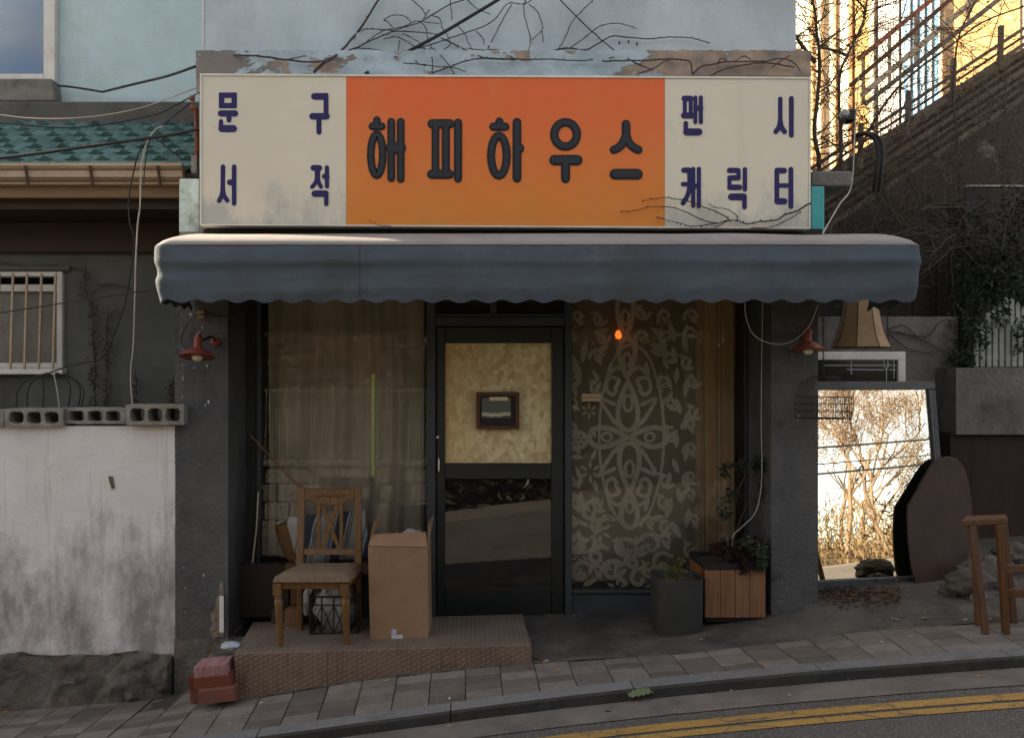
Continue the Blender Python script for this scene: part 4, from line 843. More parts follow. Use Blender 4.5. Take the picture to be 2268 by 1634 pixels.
slab([(731+9.5*math.cos(k*math.pi/8), 1166+9.5*math.sin(k*math.pi/8)) for k in range(16)], .026).obj('splat_boss', OAK, ch, fix=True)
A, B, C_, D_ = P(614,1292,dF), P(766,1292,dF), P(800,1268,dB-.02), P(662,1268,dB-.02); zs = A.z
def railc(p, q, t=.02, h=.045): MB().bar(Vector((p.x,p.y,zs-.008)), Vector((q.x,q.y,zs-.008)), t, h, (0,0,1)).obj('seat_rail', OAK, ch, bevel=.003)
railc(A, B); railc(Vector((B.x,B.y+.01,0)), C_); railc(C_, D_); railc(Vector((A.x,A.y+.01,0)), D_)
cx_, cy_ = (A.x+B.x+C_.x+D_.x)/4, (A.y+C_.y)/2
def seatf(u, v):
    p = Vector((A.x-.028, A.y-.03)).lerp(Vector((B.x+.028, B.y-.03)), u).lerp(Vector((D_.x-.01, D_.y-.0)).lerp(Vector((C_.x+.012, C_.y-.0)), u), v)
    e = min(u, 1-u, v, 1-v); k = min(1, e/.16); h = math.sqrt(max(0, 1-(1-k)**2)); return (p.x, p.y, zs + .016 + .052*h + .006*nz(p.x*8, p.y*8, 0)*k)
so = MB().grid(seatf, 26, 26); o0 = len(so.v)
so.obj('seat_cushion', SEAT, ch, smooth=60); MB().prism_z([(A.x-.026,A.y-.028),(B.x+.026,B.y-.028),(C_.x+.01,C_.y),(D_.x-.008,D_.y)], zs+.013, zs+.0165).obj('seat_board', OAK, ch)
# cardboard box
CARD = mat('cardboard', (.27,.165,.096), (.215,.128,.074), s=3, rough=.85, bump=.35, bs=22, bd=.008, dirt=(.15,.085,.048), ds=4, dlo=.5, dhi=.75, damt=.6, dirt2=(.36,.25,.17), d2s=11, d2lo=.66, d2hi=.74, d2amt=.5)
bx = thing('cardboard_box', 'tall open brown cardboard box with raised flaps beside the door', 'box', P(885, 1418, 5.09))
bl, br, tl2, tr2 = P(820,1418,5.09), P(949,1418,5.09), P(815,1210,5.09), P(947,1212,5.09); zb_ = zpl(bl.x)+.002
bl.z = br.z = zb_; T = .005; dep = .30; ztp = tl2.z
MB().hexa([bl, br, br+Vector((0,T,0)), bl+Vector((0,T,0))], [tl2, tr2, tr2+Vector((0,T,0)), tl2+Vector((0,T,0))]).obj('front_panel', CARD, bx)
kk = Vector((.008, dep, 0)); MB().hexa([br+Vector((-T,T+.0005,0)), br+Vector((0,T+.0005,0)), br+kk, br+kk+Vector((-T,0,0))], [tr2+Vector((-T,T+.0005,0)), tr2+Vector((0,T+.0005,0)), tr2+kk, tr2+kk+Vector((-T,0,0))]).obj('side_panel', CARD, bx)
MB().hexa([bl+Vector((0,T+.0005,0)), bl+Vector((T,T+.0005,0)), bl+Vector((T,dep,0)), bl+Vector((0,dep,0))], [tl2+Vector((0,T+.0005,0)), tl2+Vector((T,T+.0005,0)), tl2+Vector((T,dep,0)), tl2+Vector((0,dep,0))]).obj('side_panel', CARD, bx)
MB().hexa([bl+Vector((T+.001,dep-T,0)), br+Vector((0,dep-T,0)), br+Vector((0,dep,0)), bl+Vector((T+.001,dep,0))], [tl2+Vector((T+.001,dep-T,0)), tr2+Vector((0,dep-T,0)), tr2+Vector((0,dep,0)), tl2+Vector((T+.001,dep,0))]).obj('back_panel', CARD, bx)
MB().box(bl.x+T, br.x-T, bl.y+T, bl.y+dep-T, zb_, zb_+.008).obj('floor_panel', CARD, bx)
def flap(p, q, r, s_, nm='flap'):
    mb = MB(); n = (Vector(q)-Vector(p)).cross(Vector(s_)-Vector(p)).normalized()*.004; a_ = [Vector(x) for x in (p,q,r,s_)]
    mb.v = [tuple(x) for x in a_] + [tuple(x+n) for x in a_]; mb.f = [(3,2,1,0),(4,5,6,7),(0,1,5,4),(1,2,6,5),(2,3,7,6),(3,0,4,7)]; mb.obj(nm, CARD, bx, fix=True)
flap(tl2+Vector((.004,.0,.002)), tr2+Vector((0,0,.002)), P(943,1178,5.15), P(823,1183,5.15))
flap(tl2+Vector((0,.02,.002)), tl2+Vector((0,.27,.002)), P(848,1142,5.33), P(829,1152,5.14))
flap(tr2+Vector((.004,.27,.002)), tr2+Vector((.004,.01,.002)), P(950,1160,5.11), P(961,1140,5.36))
pp = P(877,1393,5.088)
MB().box(PX(867,5.088), PX(878,5.088), bl.y-.0022, bl.y-.0004, PZ(1405,5.088), PZ(1393,5.088)).box(PX(867,5.088), PX(893,5.088), bl.y-.0021, bl.y-.0004, PZ(1418,5.088), PZ(1405.2,5.088)).obj('paper_sticker', mat('sticker', (.55,.53,.60), (.28,.28,.36), s=90, rough=.6, bump=0), bx)
MB().box(PX(880,5.088), PX(893,5.088), bl.y-.0016, bl.y-.0004, PZ(1404,5.088), PZ(1372,5.088)).obj('tape_strip', mat('packing_tape', (.26,.15,.085), (.24,.14,.08), rough=.35, bump=0), bx)
# plastic crumple inside box
def crumple(c, rx, ry, rz, seed, n=28):
    c = Vector(c); mb = MB()
    def f(u, v):
        a, b = 2*math.pi*u, math.pi*(v-.5); d = Vector((math.cos(a)*math.cos(b), math.sin(a)*math.cos(b), math.sin(b)))
        k = 1 + .28*nz(d.x*2.6+seed, d.y*2.6, d.z*2.6) + .16*abs(nz(d.x*7+seed, d.y*7, d.z*7)); return c + Vector((d.x*rx, d.y*ry, d.z*rz))*k
    return mb.grid(f, n, n//2)
PLASTIC = mat('clear_film', (.42,.42,.44), (.25,.25,.27), s=12, rough=.22, spec=.6, bump=.6, bs=25, bd=.02)
tag(crumple((PX(915,5.3), bl.y+.2, PZ(1190,5.3)), .07, .05, .05, 3).obj('plastic_wrap', PLASTIC, origin=(PX(915,5.3), bl.y+.2, PZ(1200,5.3)), smooth=30), 'crumpled pale plastic wrap inside the open cardboard box', 'wrap')
# crate, bag, bottles
cr = thing('milk_crate', 'black plastic lattice crate under the chair seat', 'crate', P(738, 1408, 5.22))
ca, cb = P(686,1408,5.22), P(792,1408,5.22); cz0 = zpl(ca.x)+.002; cz1 = cz0 + .235; cdep = .20
def lattice(o, ux, L, H, nm):
    mb = MB(); ux = Vector(ux); o = Vector(o); uz = Vector((0,0,1)); nn = ux.cross(uz); n_ = 4
    mb.bar(o+uz*H, o+ux*L+uz*H, .010, .008, nn); mb.bar(o+uz*.006, o+ux*L+uz*.006, .010, .008, nn); mb.bar(o+uz*H*.78, o+ux*L+uz*H*.78, .006, .006, nn)
    for i in range(n_+1): mb.bar(o+ux*L*i/n_, o+ux*L*i/n_+uz*H, .008, .0075, nn)
    for i in range(n_):
        mb.bar(o+ux*L*i/n_+uz*.005, o+ux*L*(i+1)/n_+uz*H*.76, .006, .0055, nn); mb.bar(o+ux*L*(i+1)/n_+uz*.004, o+ux*L*i/n_+uz*H*.77, .006, .0045, nn)
    return mb.obj(nm, BLACK, cr)
lattice((ca.x,ca.y,cz0), (1,0,0), cb.x-ca.x, .235, 'front_lattice'); lattice((ca.x,ca.y+cdep,cz0), (1,0,0), cb.x-ca.x, .235, 'back_lattice')
lattice((ca.x,ca.y+.006,cz0), (0,1,0), cdep-.012, .235, 'side_lattice'); lattice((cb.x,ca.y+.006,cz0), (0,1,0), cdep-.012, .235, 'side_lattice')
tag(crumple(((ca.x+cb.x)/2, ca.y+.10, cz0+.15), .125, .085, .14, 11).obj('plastic_bag', PLASTIC, origin=((ca.x+cb.x)/2, ca.y+.1, cz0), smooth=30), 'crumpled clear plastic bag stuffed into the black crate', 'bag')
tag(crumple((PX(690,5.42), 5.42-CAM_D, PZ(1335,5.42)), .06, .04, .10, 21).obj('rubbish_bag', mat('grey_bag', (.22,.22,.22), (.14,.14,.14), rough=.4), origin=P(690,1370,5.42), smooth=30), 'small grey rubbish bag behind the chair leg', 'bag')
# striped cushion leaning behind the chair
def stripe():
    t = NT('striped_ticking'); x, y, z = t.xyz(); u = t.math('ADD', x, t.math('MULTIPLY', z, -.22)); p = t.math('MODULO', t.math('ADD', u, 10.035), .215)
    band = t.math('MULTIPLY', t.ramp(p, .0, .002), t.ramp(p, .068, .066)); l1 = t.math('MULTIPLY', t.ramp(p, .082, .083), t.ramp(p, .090, .089)); l2 = t.math('MULTIPLY', t.ramp(p, .098, .099), t.ramp(p, .105, .104))
    l3 = t.math('MULTIPLY', t.ramp(p, .190, .191), t.ramp(p, .197, .196)); col = t.mix(t.math('MAXIMUM', t.math('MAXIMUM', l1, l2), l3), (.25,.24,.23), (.015,.015,.02)); col = t.mix(band, col, (.022,.030,.048))
    t.link(col, t.b.inputs['Base Color']); t.b.inputs['Roughness'].default_value = .9; t.bump(t.noise(220, 3), .3, .003); return t.m
def cushion(c, w, h, th, tilt, rz, m, name, label, cat='cushion', seed=0):
    M_ = Matrix.Translation(Vector(c)) @ Matrix.Rotation(rz, 4, 'Y') @ Matrix.Rotation(tilt, 4, 'X'); mb = MB()
    for sgn in (-1, 1):
        def f(u, v):
            a, b = 2*u-1, 2*v-1; k = max(0, (1-a*a*a*a)*(1-b*b*b*b)); pin = 1-.06*(1-abs(b))*abs(a)**3
            return M_ @ Vector((a*w/2*(1-.05*(1-b*b)*0) , sgn*th/2*k**.5 + .008*nz(a*2+seed, b*2, sgn), b*h/2 + .01*nz(a*2, seed, 0)))
        mb.grid(f, 20, 16)
    return tag(mb.obj(name, m, origin=(c[0], c[1], c[2]-h/2), smooth=70, fix=True), label, cat)
pc = P(728, 1192, 5.55)
cushion((pc.x, pc.y, pc.z), .52, .36, .12, R(14), R(-6), stripe(), 'striped_cushion', 'white cushion with navy stripes propped behind the chair back')
wk = P(640, 1195, 5.62)
MBk = MB().lathe([(.10,0),(.115,.05),(.125,.14),(.12,.24),(.11,.25)], (wk.x+.09, wk.y+.02, PZ(1232,5.62)), 20, (-.30,0,.95))
tag(MBk.obj('wicker_basket', mat('wicker', (.19,.10,.04), (.09,.05,.02), s=30, bump=.9, bs=90, bd=.008, grain=(1,1,6)), origin=(wk.x+.09, wk.y, PZ(1232,5.62)), smooth=40), 'brown wicker basket peeking out left of the striped cushion', 'basket')
shelf = MB().box(PX(640,5.62), PX(960,5.62), 5.50-CAM_D, 5.70-CAM_D, PZ(1262,5.62), PZ(1240,5.62)).box(PX(648,5.62), PX(662,5.62), 5.55-CAM_D, 5.66-CAM_D, -.05, PZ(1262,5.62)).box(PX(930,5.62), PX(944,5.62), 5.55-CAM_D, 5.66-CAM_D, -.05, PZ(1262,5.62))
tag(shelf.obj('low_bench', wood('bench_wood', (.10,.05,.02), (.06,.03,.012)), origin=(PX(800,5.62), 5.6-CAM_D, 0), bevel=.003), 'low dark wooden bench under the left shop window holding a cushion', 'bench')
bd = MB(); q = [(519,1366),(519,1275),(523,1260),(533,1250),(548,1247),(628,1247),(636,1250),(642,1258),(642,1366)]
bd.prism([(PX(a_,5.68), PZ(b_,5.68)) for a_, b_ in q][::-1], 5.66-CAM_D, 5.70-CAM_D)
tag(bd.obj('dark_board', wood('dark_headboard', (.030,.018,.012), (.02,.012,.009), rough=.5), origin=P(580,1366,5.68), bevel=.006), 'dark brown round-cornered board leaning below the left window', 'board')
for (x0, x1, y0, y1, d, m, lb) in ((600,628,1352,1384,5.48,'dark','small dark wood block beside the chair rear leg'), (630,668,1350,1394,5.40,'tan','pale wooden block under the chair behind its rear leg')):
    tag(MB().box(PX(x0,d), PX(x1,d), d-CAM_D, d-CAM_D+.09, zpl(PX(x0,d))+.001, PZ(y0,d)).obj('wood_block', wood('block_'+m, (.05,.03,.02) if m == 'dark' else (.17,.09,.045), (.03,.02,.014) if m == 'dark' else (.12,.065,.03)), origin=P((x0+x1)/2, y1, d), bevel=.004), lb, 'block')
tag(MB().tube([P(553,962,5.62), P(600,1012,5.60), P(668,1083,5.50)], .0065, 8).obj('broom_stick', wood('stick_wood', (.13,.055,.03), (.09,.04,.02)), origin=P(668,1083,5.5), smooth=40), 'thin brown stick leaning from the chair back against the left window', 'stick')
tag(MB().tube([P(572,1090,5.78), P(568,1170,5.76), P(559,1247,5.74)], .006, 8).obj('bamboo_cane', mat('pale_cane', (.62,.52,.34), (.5,.4,.25), rough=.5), origin=P(559,1247,5.74), smooth=40), 'pale thin bamboo cane standing at the left edge of the window', 'stick')
# bricks and rag at the platform end
BR = mat('red_paver_brick', (.16,.052,.030), (.11,.038,.023), s=8, bump=.4, bs=80, rand=.12, dirt=(.10,.06,.045), ds=6, damt=.5); BRP = mat('striped_pink_brick', (.32,.19,.18), (.20,.08,.075), s=10, bump=.3, bs=80, grain=(3,.4,.4))
def brick(px0, px1, pyt, pyb, d, dep, lb, m=BR, rz=0):
    a_, b_ = P(px0, pyb, d), P(px1, pyt, d); c = Vector(((a_.x+b_.x)/2, a_.y+dep/2, a_.z)); w, h = (b_.x-a_.x), b_.z-a_.z
    o = MB().box(-w/2, w/2, -dep/2, dep/2, 0, h).obj('brick', m, bevel=.002); o.location = c; o.rotation_euler = (0, -.10, rz); tag(o, lb, 'brick', 'bricks stacked at the platform end')
brick(422, 503, 1524, 1553, 5.00, .095, 'rear bottom red brick beside the platform'); brick(440, 522, 1526, 1556, 4.80, .095, 'front bottom red brick lying against the platform corner', rz=.05)
brick(420, 436, 1500, 1526, 4.99, .10, 'short red brick end of the middle layer on the left'); brick(432, 514, 1497.5, 1526.5, 4.84, .19, 'middle red brick under the pink one')
brick(430, 503, 1474, 1498, 4.85, .16, 'pale pink striped brick topping the stack', BRP, .03)
rg = P(515, 1432, 5.0)
tag(crumple((rg.x-.02, rg.y+.03, rg.z), .055, .05, .018, 31).obj('rag', mat('pale_rag', (.42,.46,.50), (.34,.37,.40), s=12), origin=(rg.x, rg.y+.03, rg.z-.02), smooth=50), 'pale blue crumpled rag at the left end of the platform', 'rag')
tag(MB().grid(lambda u, v: (PX(480,5.25)+.19*u, 5.02-CAM_D+.42*v, .0-.03+.012*nz(u*5, v*5, 2)), 16, 16).grid(lambda u, v: (PX(480,5.25)+.19*u, 5.02-CAM_D+.004*nz(u*9,0,0), -.28+.25*v), 16, 8).obj('broken_step', RUBBLE, origin=(PX(480,5.25), -.6, -.3), smooth=40), 'broken cement step between left pilaster and platform', 'step')

# ---------------------------------------------------------------- planter and pot
PINE = wood('planter_pine', (.21,.096,.036), (.135,.058,.023), grain=(22,22,1.5), rough=.6, rand=.16)
pl = thing('wooden_planter', 'square pine plank planter with shrubs beside the right pilaster', 'planter', P(1626, 1384, 5.33))
dq = 5.33; pa, pb = P(1561,1383,dq), P(1696,1262,dq); edges = [1561, 1596, 1629, 1660.5, 1696]; zq0 = max(gz(pa.x, pa.y), gz(pb.x, pa.y)) + .022
for e0, e1 in zip(edges, edges[1:]): MB().box(PX(e0,dq)+.001, PX(e1,dq)-.001, pa.y, pa.y+.018, zq0, pb.z).obj('plank', PINE, pl, bevel=.002)
for k in range(4): 
    MB().box(pa.x+.001, pa.x+.018, pa.y+.02+.085*k, pa.y+.02+.085*(k+1)-.002, zq0, pb.z).obj('plank', PINE, pl, bevel=.002)
MB().box(pb.x-.018, pb.x-.001, pa.y+.02, pa.y+.36, zq0, pb.z).obj('side_plank', PINE, pl); MB().box(pa.x+.02, pb.x-.02, pa.y+.342, pa.y+.36, zq0, pb.z).obj('back_plank', PINE, pl)
zt_ = pb.z; r = MB()
for (x0, x1, y0, y1) in ((pa.x-.004, pb.x+.004, pa.y-.004, pa.y+.022), (pa.x-.004, pb.x+.004, pa.y+.34, pa.y+.365), (pa.x-.004, pa.x+.02, pa.y+.0225, pa.y+.3395), (pb.x-.02, pb.x+.004, pa.y+.0225, pa.y+.3395)):
    MB().box(x0, x1, y0, y1, zt_+.001, zt_+.045).obj('rim', BLACK, pl, bevel=.003)
MB().box(pa.x+.02, pb.x-.02, pa.y+.02, pa.y+.34, zt_-.02, zt_+.015).obj('soil', EARTH, pl); MB().box(pa.x+.015, pb.x-.015, pa.y+.02, pa.y+.34, zq0-.03, zq0-.001).obj('base', BLACK, pl)
LEAF_D = mat('dark_leaf', (.030,.045,.022), (.018,.028,.016), s=14, rough=.5, bump=0, spec=.35, transl=.2); LEAF_G = mat('green_leaf', (.060,.085,.040), (.04,.06,.03), s=14, rough=.5, bump=0, transl=.25)
LEAF_Y = mat('yellow_leaf', (.17,.16,.035), (.06,.08,.02), s=20, rough=.5, bump=0, transl=.25); LEAF_R = mat('maroon_leaf', (.050,.024,.020), (.03,.016,.014), s=14, rough=.5, bump=0, transl=.2)
STEM = mat('stem', (.07,.05,.035), (.045,.033,.024), bump=.2)
def leaves(mb, c, rad, n, l, w, rr, droop=.2):
    for i in range(n):
        d = Vector((rr.gauss(0,1), rr.gauss(0,1), rr.gauss(0,1))); d.normalize(); k = rr.random()**.45; p = Vector(c) + Vector((d.x*rad[0], d.y*rad[1], d.z*rad[2]))*k
        dd = Vector((rr.gauss(0,1), rr.gauss(0,1), rr.gauss(0,.6)-droop)); mb.leaf(p, dd, (rr.gauss(0,.5), rr.gauss(0,.5), 1), l*rr.uniform(.6,1.2), w*rr.uniform(.7,1.2), rr.uniform(.05,.25))
rr = random.Random(3)
def plant(name, label, base, stems, clumps, lm, l, w, cat='plant'):
    t = thing(name, label, cat, base); sm = MB(); lf = MB()
    for s_ in stems: sm.tube(smoothpath(s_, 4), [.005-.003*i/(len(smoothpath(s_,4))-1) for i in range(len(smoothpath(s_, 4)))], 5)
    for c, rad, n in clumps: leaves(lf, c, rad, n, l, w, rr)
    sm.obj('stem', STEM, t); stuff(lf.obj('foliage', lm, t)); return t
b0 = Vector(((pa.x+pb.x)/2, pa.y+.17, zt_+.01))
plant('nandina_shrub', 'tall dark leggy shrub rising from the pine planter', b0 + Vector((.0,.05,0)),
      [[b0+Vector((0,.05,0)), P(1625,1180,5.5), P(1630,1100,5.5), P(1668,1020,5.5)], [b0+Vector((-.02,.05,0)), P(1610,1180,5.5), P(1606,1100,5.5)], [b0+Vector((.02,.04,0)), P(1640,1150,5.5), P(1680,1060,5.52)]],
      [(P(1680,1025,5.5), (.06,.07,.06), 90), (P(1640,1030,5.5), (.09,.06,.035), 70), (P(1605,1045,5.5), (.025,.04,.045), 45), (P(1620,1095,5.5), (.07,.06,.05), 80), (P(1605,1135,5.5), (.045,.05,.05), 60), (P(1690,1080,5.52), (.03,.05,.08), 50)], LEAF_D, .045, .015)
plant('maroon_shrub', 'low dark maroon leafy shrub spilling over the planter front', b0 + Vector((0,-.05,0)), [[b0, b0+Vector((-.08,-.05,.08))], [b0, b0+Vector((.05,-.08,.07))], [b0, b0+Vector((.1,-.02,.1))]],
      [(P(1605,1215,5.42), (.11,.10,.06), 260), (P(1640,1235,5.36), (.10,.07,.06), 240), (P(1650,1258,5.30), (.03,.02,.05), 50), (P(1665,1205,5.42), (.09,.1,.07), 150)], LEAF_R, .042, .018)
plant('variegated_ivy', 'grey-green leafy plant hanging at the planter right corner', b0 + Vector((.13,-.05,0)), [[b0+Vector((.1,0,0)), b0+Vector((.15,-.1,.12))]],
      [(P(1662,1205,5.34), (.07,.05,.05), 90), (P(1685,1225,5.32), (.045,.05,.09), 110), (P(1684,1255,5.31), (.03,.03,.05), 40)], LEAF_G, .036, .018)
pot = thing('grey_pot', 'dark grey round-cornered plant pot left of the pine planter', 'pot', P(1506, 1393, 5.28))
pc_ = P(1506, 1393, 5.28); w2 = (PX(1558,5.28)-PX(1454,5.28))/2; zg = gz(pc_.x, pc_.y)+.004; zh = PZ(1292,5.15)
def sup(k, n=40, e=.42): return [(math.copysign(abs(math.cos(2*math.pi*i/n))**e, math.cos(2*math.pi*i/n))*k, math.copysign(abs(math.sin(2*math.pi*i/n))**e, math.sin(2*math.pi*i/n))*k) for i in range(n)]
pm_ = MB(); cyp = pc_.y + w2 - .06; lv = [(w2*.93, zg), (w2*.97, zg+.03), (w2, zh-.02), (w2*1.0, zh), (w2*.95, zh), (w2*.93, zh-.06)]; n = 40
for k, z in lv:
    for x, y in sup(k, n): pm_.v.append((pc_.x+x, cyp+y, z))
for j in range(len(lv)-1):
    for i in range(n): pm_.f.append((j*n+i, j*n+(i+1) % n, (j+1)*n+(i+1) % n, (j+1)*n+i))
pm_.f += [tuple(range(n))[::-1]]
pm_.obj('shell', mat('grey_fibre_clay', (.040,.039,.036), (.030,.029,.027), s=10, rough=.8, bump=.2, bs=80), pot, smooth=45)
MB().prism_z([(pc_.x+x, cyp+y) for x, y in sup(w2*.935, n)], zh-.07, zh-.045).obj('soil', EARTH, pot)
pcz = Vector((pc_.x, cyp, zh-.045))
plant('boxwood_sprig', 'small yellow-green sprig growing in the grey pot', pcz, [[pcz, P(1500,1270,5.3), P(1512,1240,5.3)], [pcz, P(1485,1270,5.3), P(1480,1255,5.3)], [pcz, P(1515,1280,5.3)]],
      [(P(1508,1243,5.3), (.025,.02,.022), 40), (P(1490,1262,5.3), (.05,.04,.03), 80), (P(1495,1282,5.28), (.07,.05,.02), 90), (P(1510,1265,5.3), (.04,.03,.03), 40)], LEAF_Y, .024, .013)
tag(MB().tube(smoothpath([P(1650,668,4.9), P(1652,700,5.0), P(1668,740,5.15), P(1705,760,5.2), P(1750,758,5.2), P(1790,725,5.1), P(1812,675,4.9)], 6), .0028, 6).obj('lamp_cable', CABLE_W, origin=P(1705,760,5.2)), 'pale cable looping from awning to the right wall lamp', 'cable')
tag(MB().tube(smoothpath([P(1689,670,5.3), P(1687,800,5.42), P(1686,940,5.42), P(1687,1060,5.42), P(1675,1130,5.42), P(1645,1165,5.42), P(1624,1185,5.42), P(1622,1215,5.4)], 5), .0025, 6).obj('thin_cord', CABLE_W, origin=P(1686,940,5.42)), 'thin pale cord hanging down beside the right window into the planter', 'cord')

# ---------------------------------------------------------------- red wall lamps
LRED = mat('oxide_red_enamel', (.20,.042,.028), (.15,.034,.024), s=14, rough=.45, bump=.08, dirt=(.10,.05,.04), ds=14, damt=.5); BULB = mat('frosted_bulb', (.66,.58,.44), (.6,.52,.4), rough=.3, bump=0)
def wall_lamp(px, py, s_, label, tilt, bright=1):
    d = 5.2; c = P(px, py, d); t = thing('wall_lamp', label, 'lamp', c, 'red enamel wall lamps'); ax = Vector((0, math.sin(tilt), math.cos(tilt)))
    MB().lathe([(.112*s_,-.002),(.112*s_,0),(.075*s_,.034),(.040*s_,.052),(.026*s_,.056),(.026*s_,.110),(.018*s_,.135),(.012*s_,.150)], c, 28, ax).obj('shade', LRED, t, smooth=35)
    MB().lathe([(.001,-.024*s_),(.018*s_,-.022*s_),(.031*s_,-.008*s_),(.034*s_,.004)], c - ax*.004, 20, ax).obj('bulb', BULB, t, smooth=60)
    top = c + ax*.085; MB().tube(smoothpath([top, top + Vector((.035,.03,.03)), top + Vector((.06,.09,.045)), Vector((c.x+.06, YF+.005, c.z+.10))], 5), .008, 8).obj('bracket', LRED if px > 1000 else BLACK, t, smooth=40)
    MB().lathe([(.032,0),(.030,.012),(.012,.018)], Vector((c.x+.06, YF-.001, c.z+.10)), 16, (0,-1,0)).obj('wall_plate', LRED, t, smooth=40)
    return t
wall_lamp(437, 790, 1.0, 'red enamel wall lamp on the left pilaster', R(12)); wall_lamp(1790, 776, .92, 'red enamel wall lamp on the right pilaster', R(7))
jb = P(447, 700, 5.37); tag(MB().box(jb.x-.027, jb.x+.022, YF-.03, YF-.002, jb.z-.012, jb.z+.038).obj('junction_box', mat('yellowed_plastic', (.34,.25,.14), (.28,.2,.11), rough=.6), origin=(jb.x, YF, jb.z), bevel=.008, seg=2), 'yellowed junction box high on the left pilaster', 'fitting')
tag(MB().tube(smoothpath([P(412,778,5.3), P(402,760,5.33), P(405,735,5.34), P(420,710,5.33), P(445,697,5.32), P(490,700,5.34), P(520,693,5.5), P(545,685,5.6)], 6), .005, 6).obj('black_lamp_cable', CABLE, origin=P(445,697,5.32)), 'black cable curling from left lamp past the junction box', 'cable')
# ---------------------------------------------------------------- right side: mirror, boards, stool, walls
YAW = R(10.5)
mir = thing('leaning_mirror', 'large black-framed mirror leaning outdoors, reflecting sky and bare trees', 'mirror', P(1930, 1303, 5.74))
m_b, m_t = 5.72, 5.93
def mp(px, k): d = m_b + (m_t-m_b)*k; return Vector((PX(px, 5.80), d-CAM_D, 0))
zb_m, zt_m = PZ(1303, m_b), PZ(845, m_t); gxl, gxr = PX(1742, 5.80), 3.325
def mpt(x, z, off=0): k = (z-zb_m)/(zt_m-zb_m); return Vector((x, (m_b + (m_t-m_b)*k) - CAM_D + off + (x-2.75)*math.tan(YAW), z))
MB().add([mpt(gxl,PZ(1279,m_b)), mpt(gxr,PZ(1279,m_b)), mpt(gxr,PZ(863,m_t)), mpt(gxl,PZ(863,m_t))], [(0,1,2,3)]).obj('mirror_glass', (lambda t: (t.l.clear() if False else None, t.b.inputs['Metallic'].__setattr__('default_value', 1.0), t.b.inputs['Roughness'].__setattr__('default_value', .0), t.b.inputs['Base Color'].__setattr__('default_value', (.90,.85,.72,1)), t.m)[-1])(NT('gold_tinted_mirror')), mir)  # mirror colour tinted gold to paint warmth into the reflected sky
MFR = mat('ornate_black_frame', (.025,.024,.024), (.05,.05,.052), s=60, rough=.35, bump=.7, bs=110, bd=.006, spec=.5)
def mbar(a, b, w, nm='frame_side', t=.035):
    MB().bar(a, b, w, t, (0,-.992,.128)).obj(nm, MFR, mir, bevel=.006)
zc0, zc1 = PZ(1291,m_b), PZ(854,m_t)
mbar(mpt(gxl-.02,zc0,-.006), mpt(gxr+.055,zc0,-.006), .072); mbar(mpt(gxl-.02,zc1,-.006), mpt(gxr+.055,zc1,-.006), .058); mbar(mpt(gxr+.028,zc0+.037,-.006), mpt(gxr+.028,zc1-.03,-.006), .052); mbar(mpt(gxl-.02,zc0+.037,-.006), mpt(gxl-.02,zc1-.03,-.006), .045)
bead = MB()
for k in range(60):
    x = gxl + (gxr-gxl)*k/59; bead.lathe([(.005,0),(.003,.004)], mpt(x, PZ(863,m_t)+.008, -.024), 6, (0,-1,0)); bead.lathe([(.005,0),(.003,.004)], mpt(x, PZ(1279,m_b)-.008, -.024), 6, (0,-1,0))
for k in range(70): 
    z = zc0+.05 + (zc1-zc0-.08)*k/69; bead.lathe([(.005,0),(.003,.004)], mpt(gxr+.009, z, -.024), 6, (0,-1,0))
bead.obj('beading', mat('worn_silver', (.42,.42,.42), (.2,.2,.2), s=60, rough=.3, metal=.8), mir)
# oval table top with broken rim, and the green board behind it
ov = [(2101,1014),(2116,1017),(2128,1026),(2138,1042),(2147,1076),(2152,1112),(2154,1150),(2150,1200),(2140,1250),(2122,1292),(2096,1314),(2066,1322),(2050,1318),(2033,1298),(2022,1268),(2015,1225),(2011,1180),(2011,1129),(2018,1112),(2030,1092),(2046,1062),(2062,1036),(2078,1020)]
def ovd(px, py):
    d = 5.7
    for _ in range(4): q = P(px, py, d); k = max(0, min(1, (q.z-zb_m)/(zt_m-zb_m))); d = CAM_D + mpt(q.x, q.z).y - .045 - .05*(1-k)
    return d
def board(pts, off, th, name, m, label, cat):
    cl = [Vector((a_, b_, 0)) for a_, b_ in pts]; q_ = smoothpath(cl + [cl[0]], 3)[:-1]; pts = [(v.x, v.y) for v in q_]
    mb = MB(); n = len(pts); sub = []
    for i in range(n):
        a, b = Vector(pts[i]), Vector(pts[(i+1) % n])
        for k in range(2): q = a.lerp(b, k/2); sub.append((q.x + 1.0*nz(q.x*.21, q.y*.21, off), q.y + 1.0*nz(q.x*.21, q.y*.21, off+5)))
    f = [P(x, y, ovd(x, y)+off) for x, y in sub]; b_ = [p + Vector((0, th, .01)) for p in f]; n = len(f)
    mb.v = [tuple(p) for p in f+b_]; mb.f = [tuple(range(n))[::-1], tuple(range(n, 2*n))] + [(i, (i+1) % n, n+(i+1) % n, n+i) for i in range(n)]
    o = mb.obj(name, m, origin=P(2060, 1320, ovd(2060, 1320)+off), fix=True); o.data.materials.append(mat('grey_green_back', (.24,.28,.25), (.18,.21,.19), s=8, rough=.7, bump=.3))
    for p_ in o.data.polygons:
        if p_.normal.y > .3: p_.material_index = 1
    return tag(o, label, cat)
board(ov, 0, .018, 'oval_tabletop', mat('dull_brown_board', (.058,.033,.022), (.036,.021,.014), s=6, rough=.65, bump=.4, bs=30, dirt=(.05,.032,.024), ds=3, dlo=.55, dhi=.75, damt=.6, dirt2=(.09,.06,.045), d2s=16, d2lo=.68, d2hi=.74, d2amt=.7), 'dark red-brown oval tabletop with chipped rim leaning on the mirror', 'tabletop')
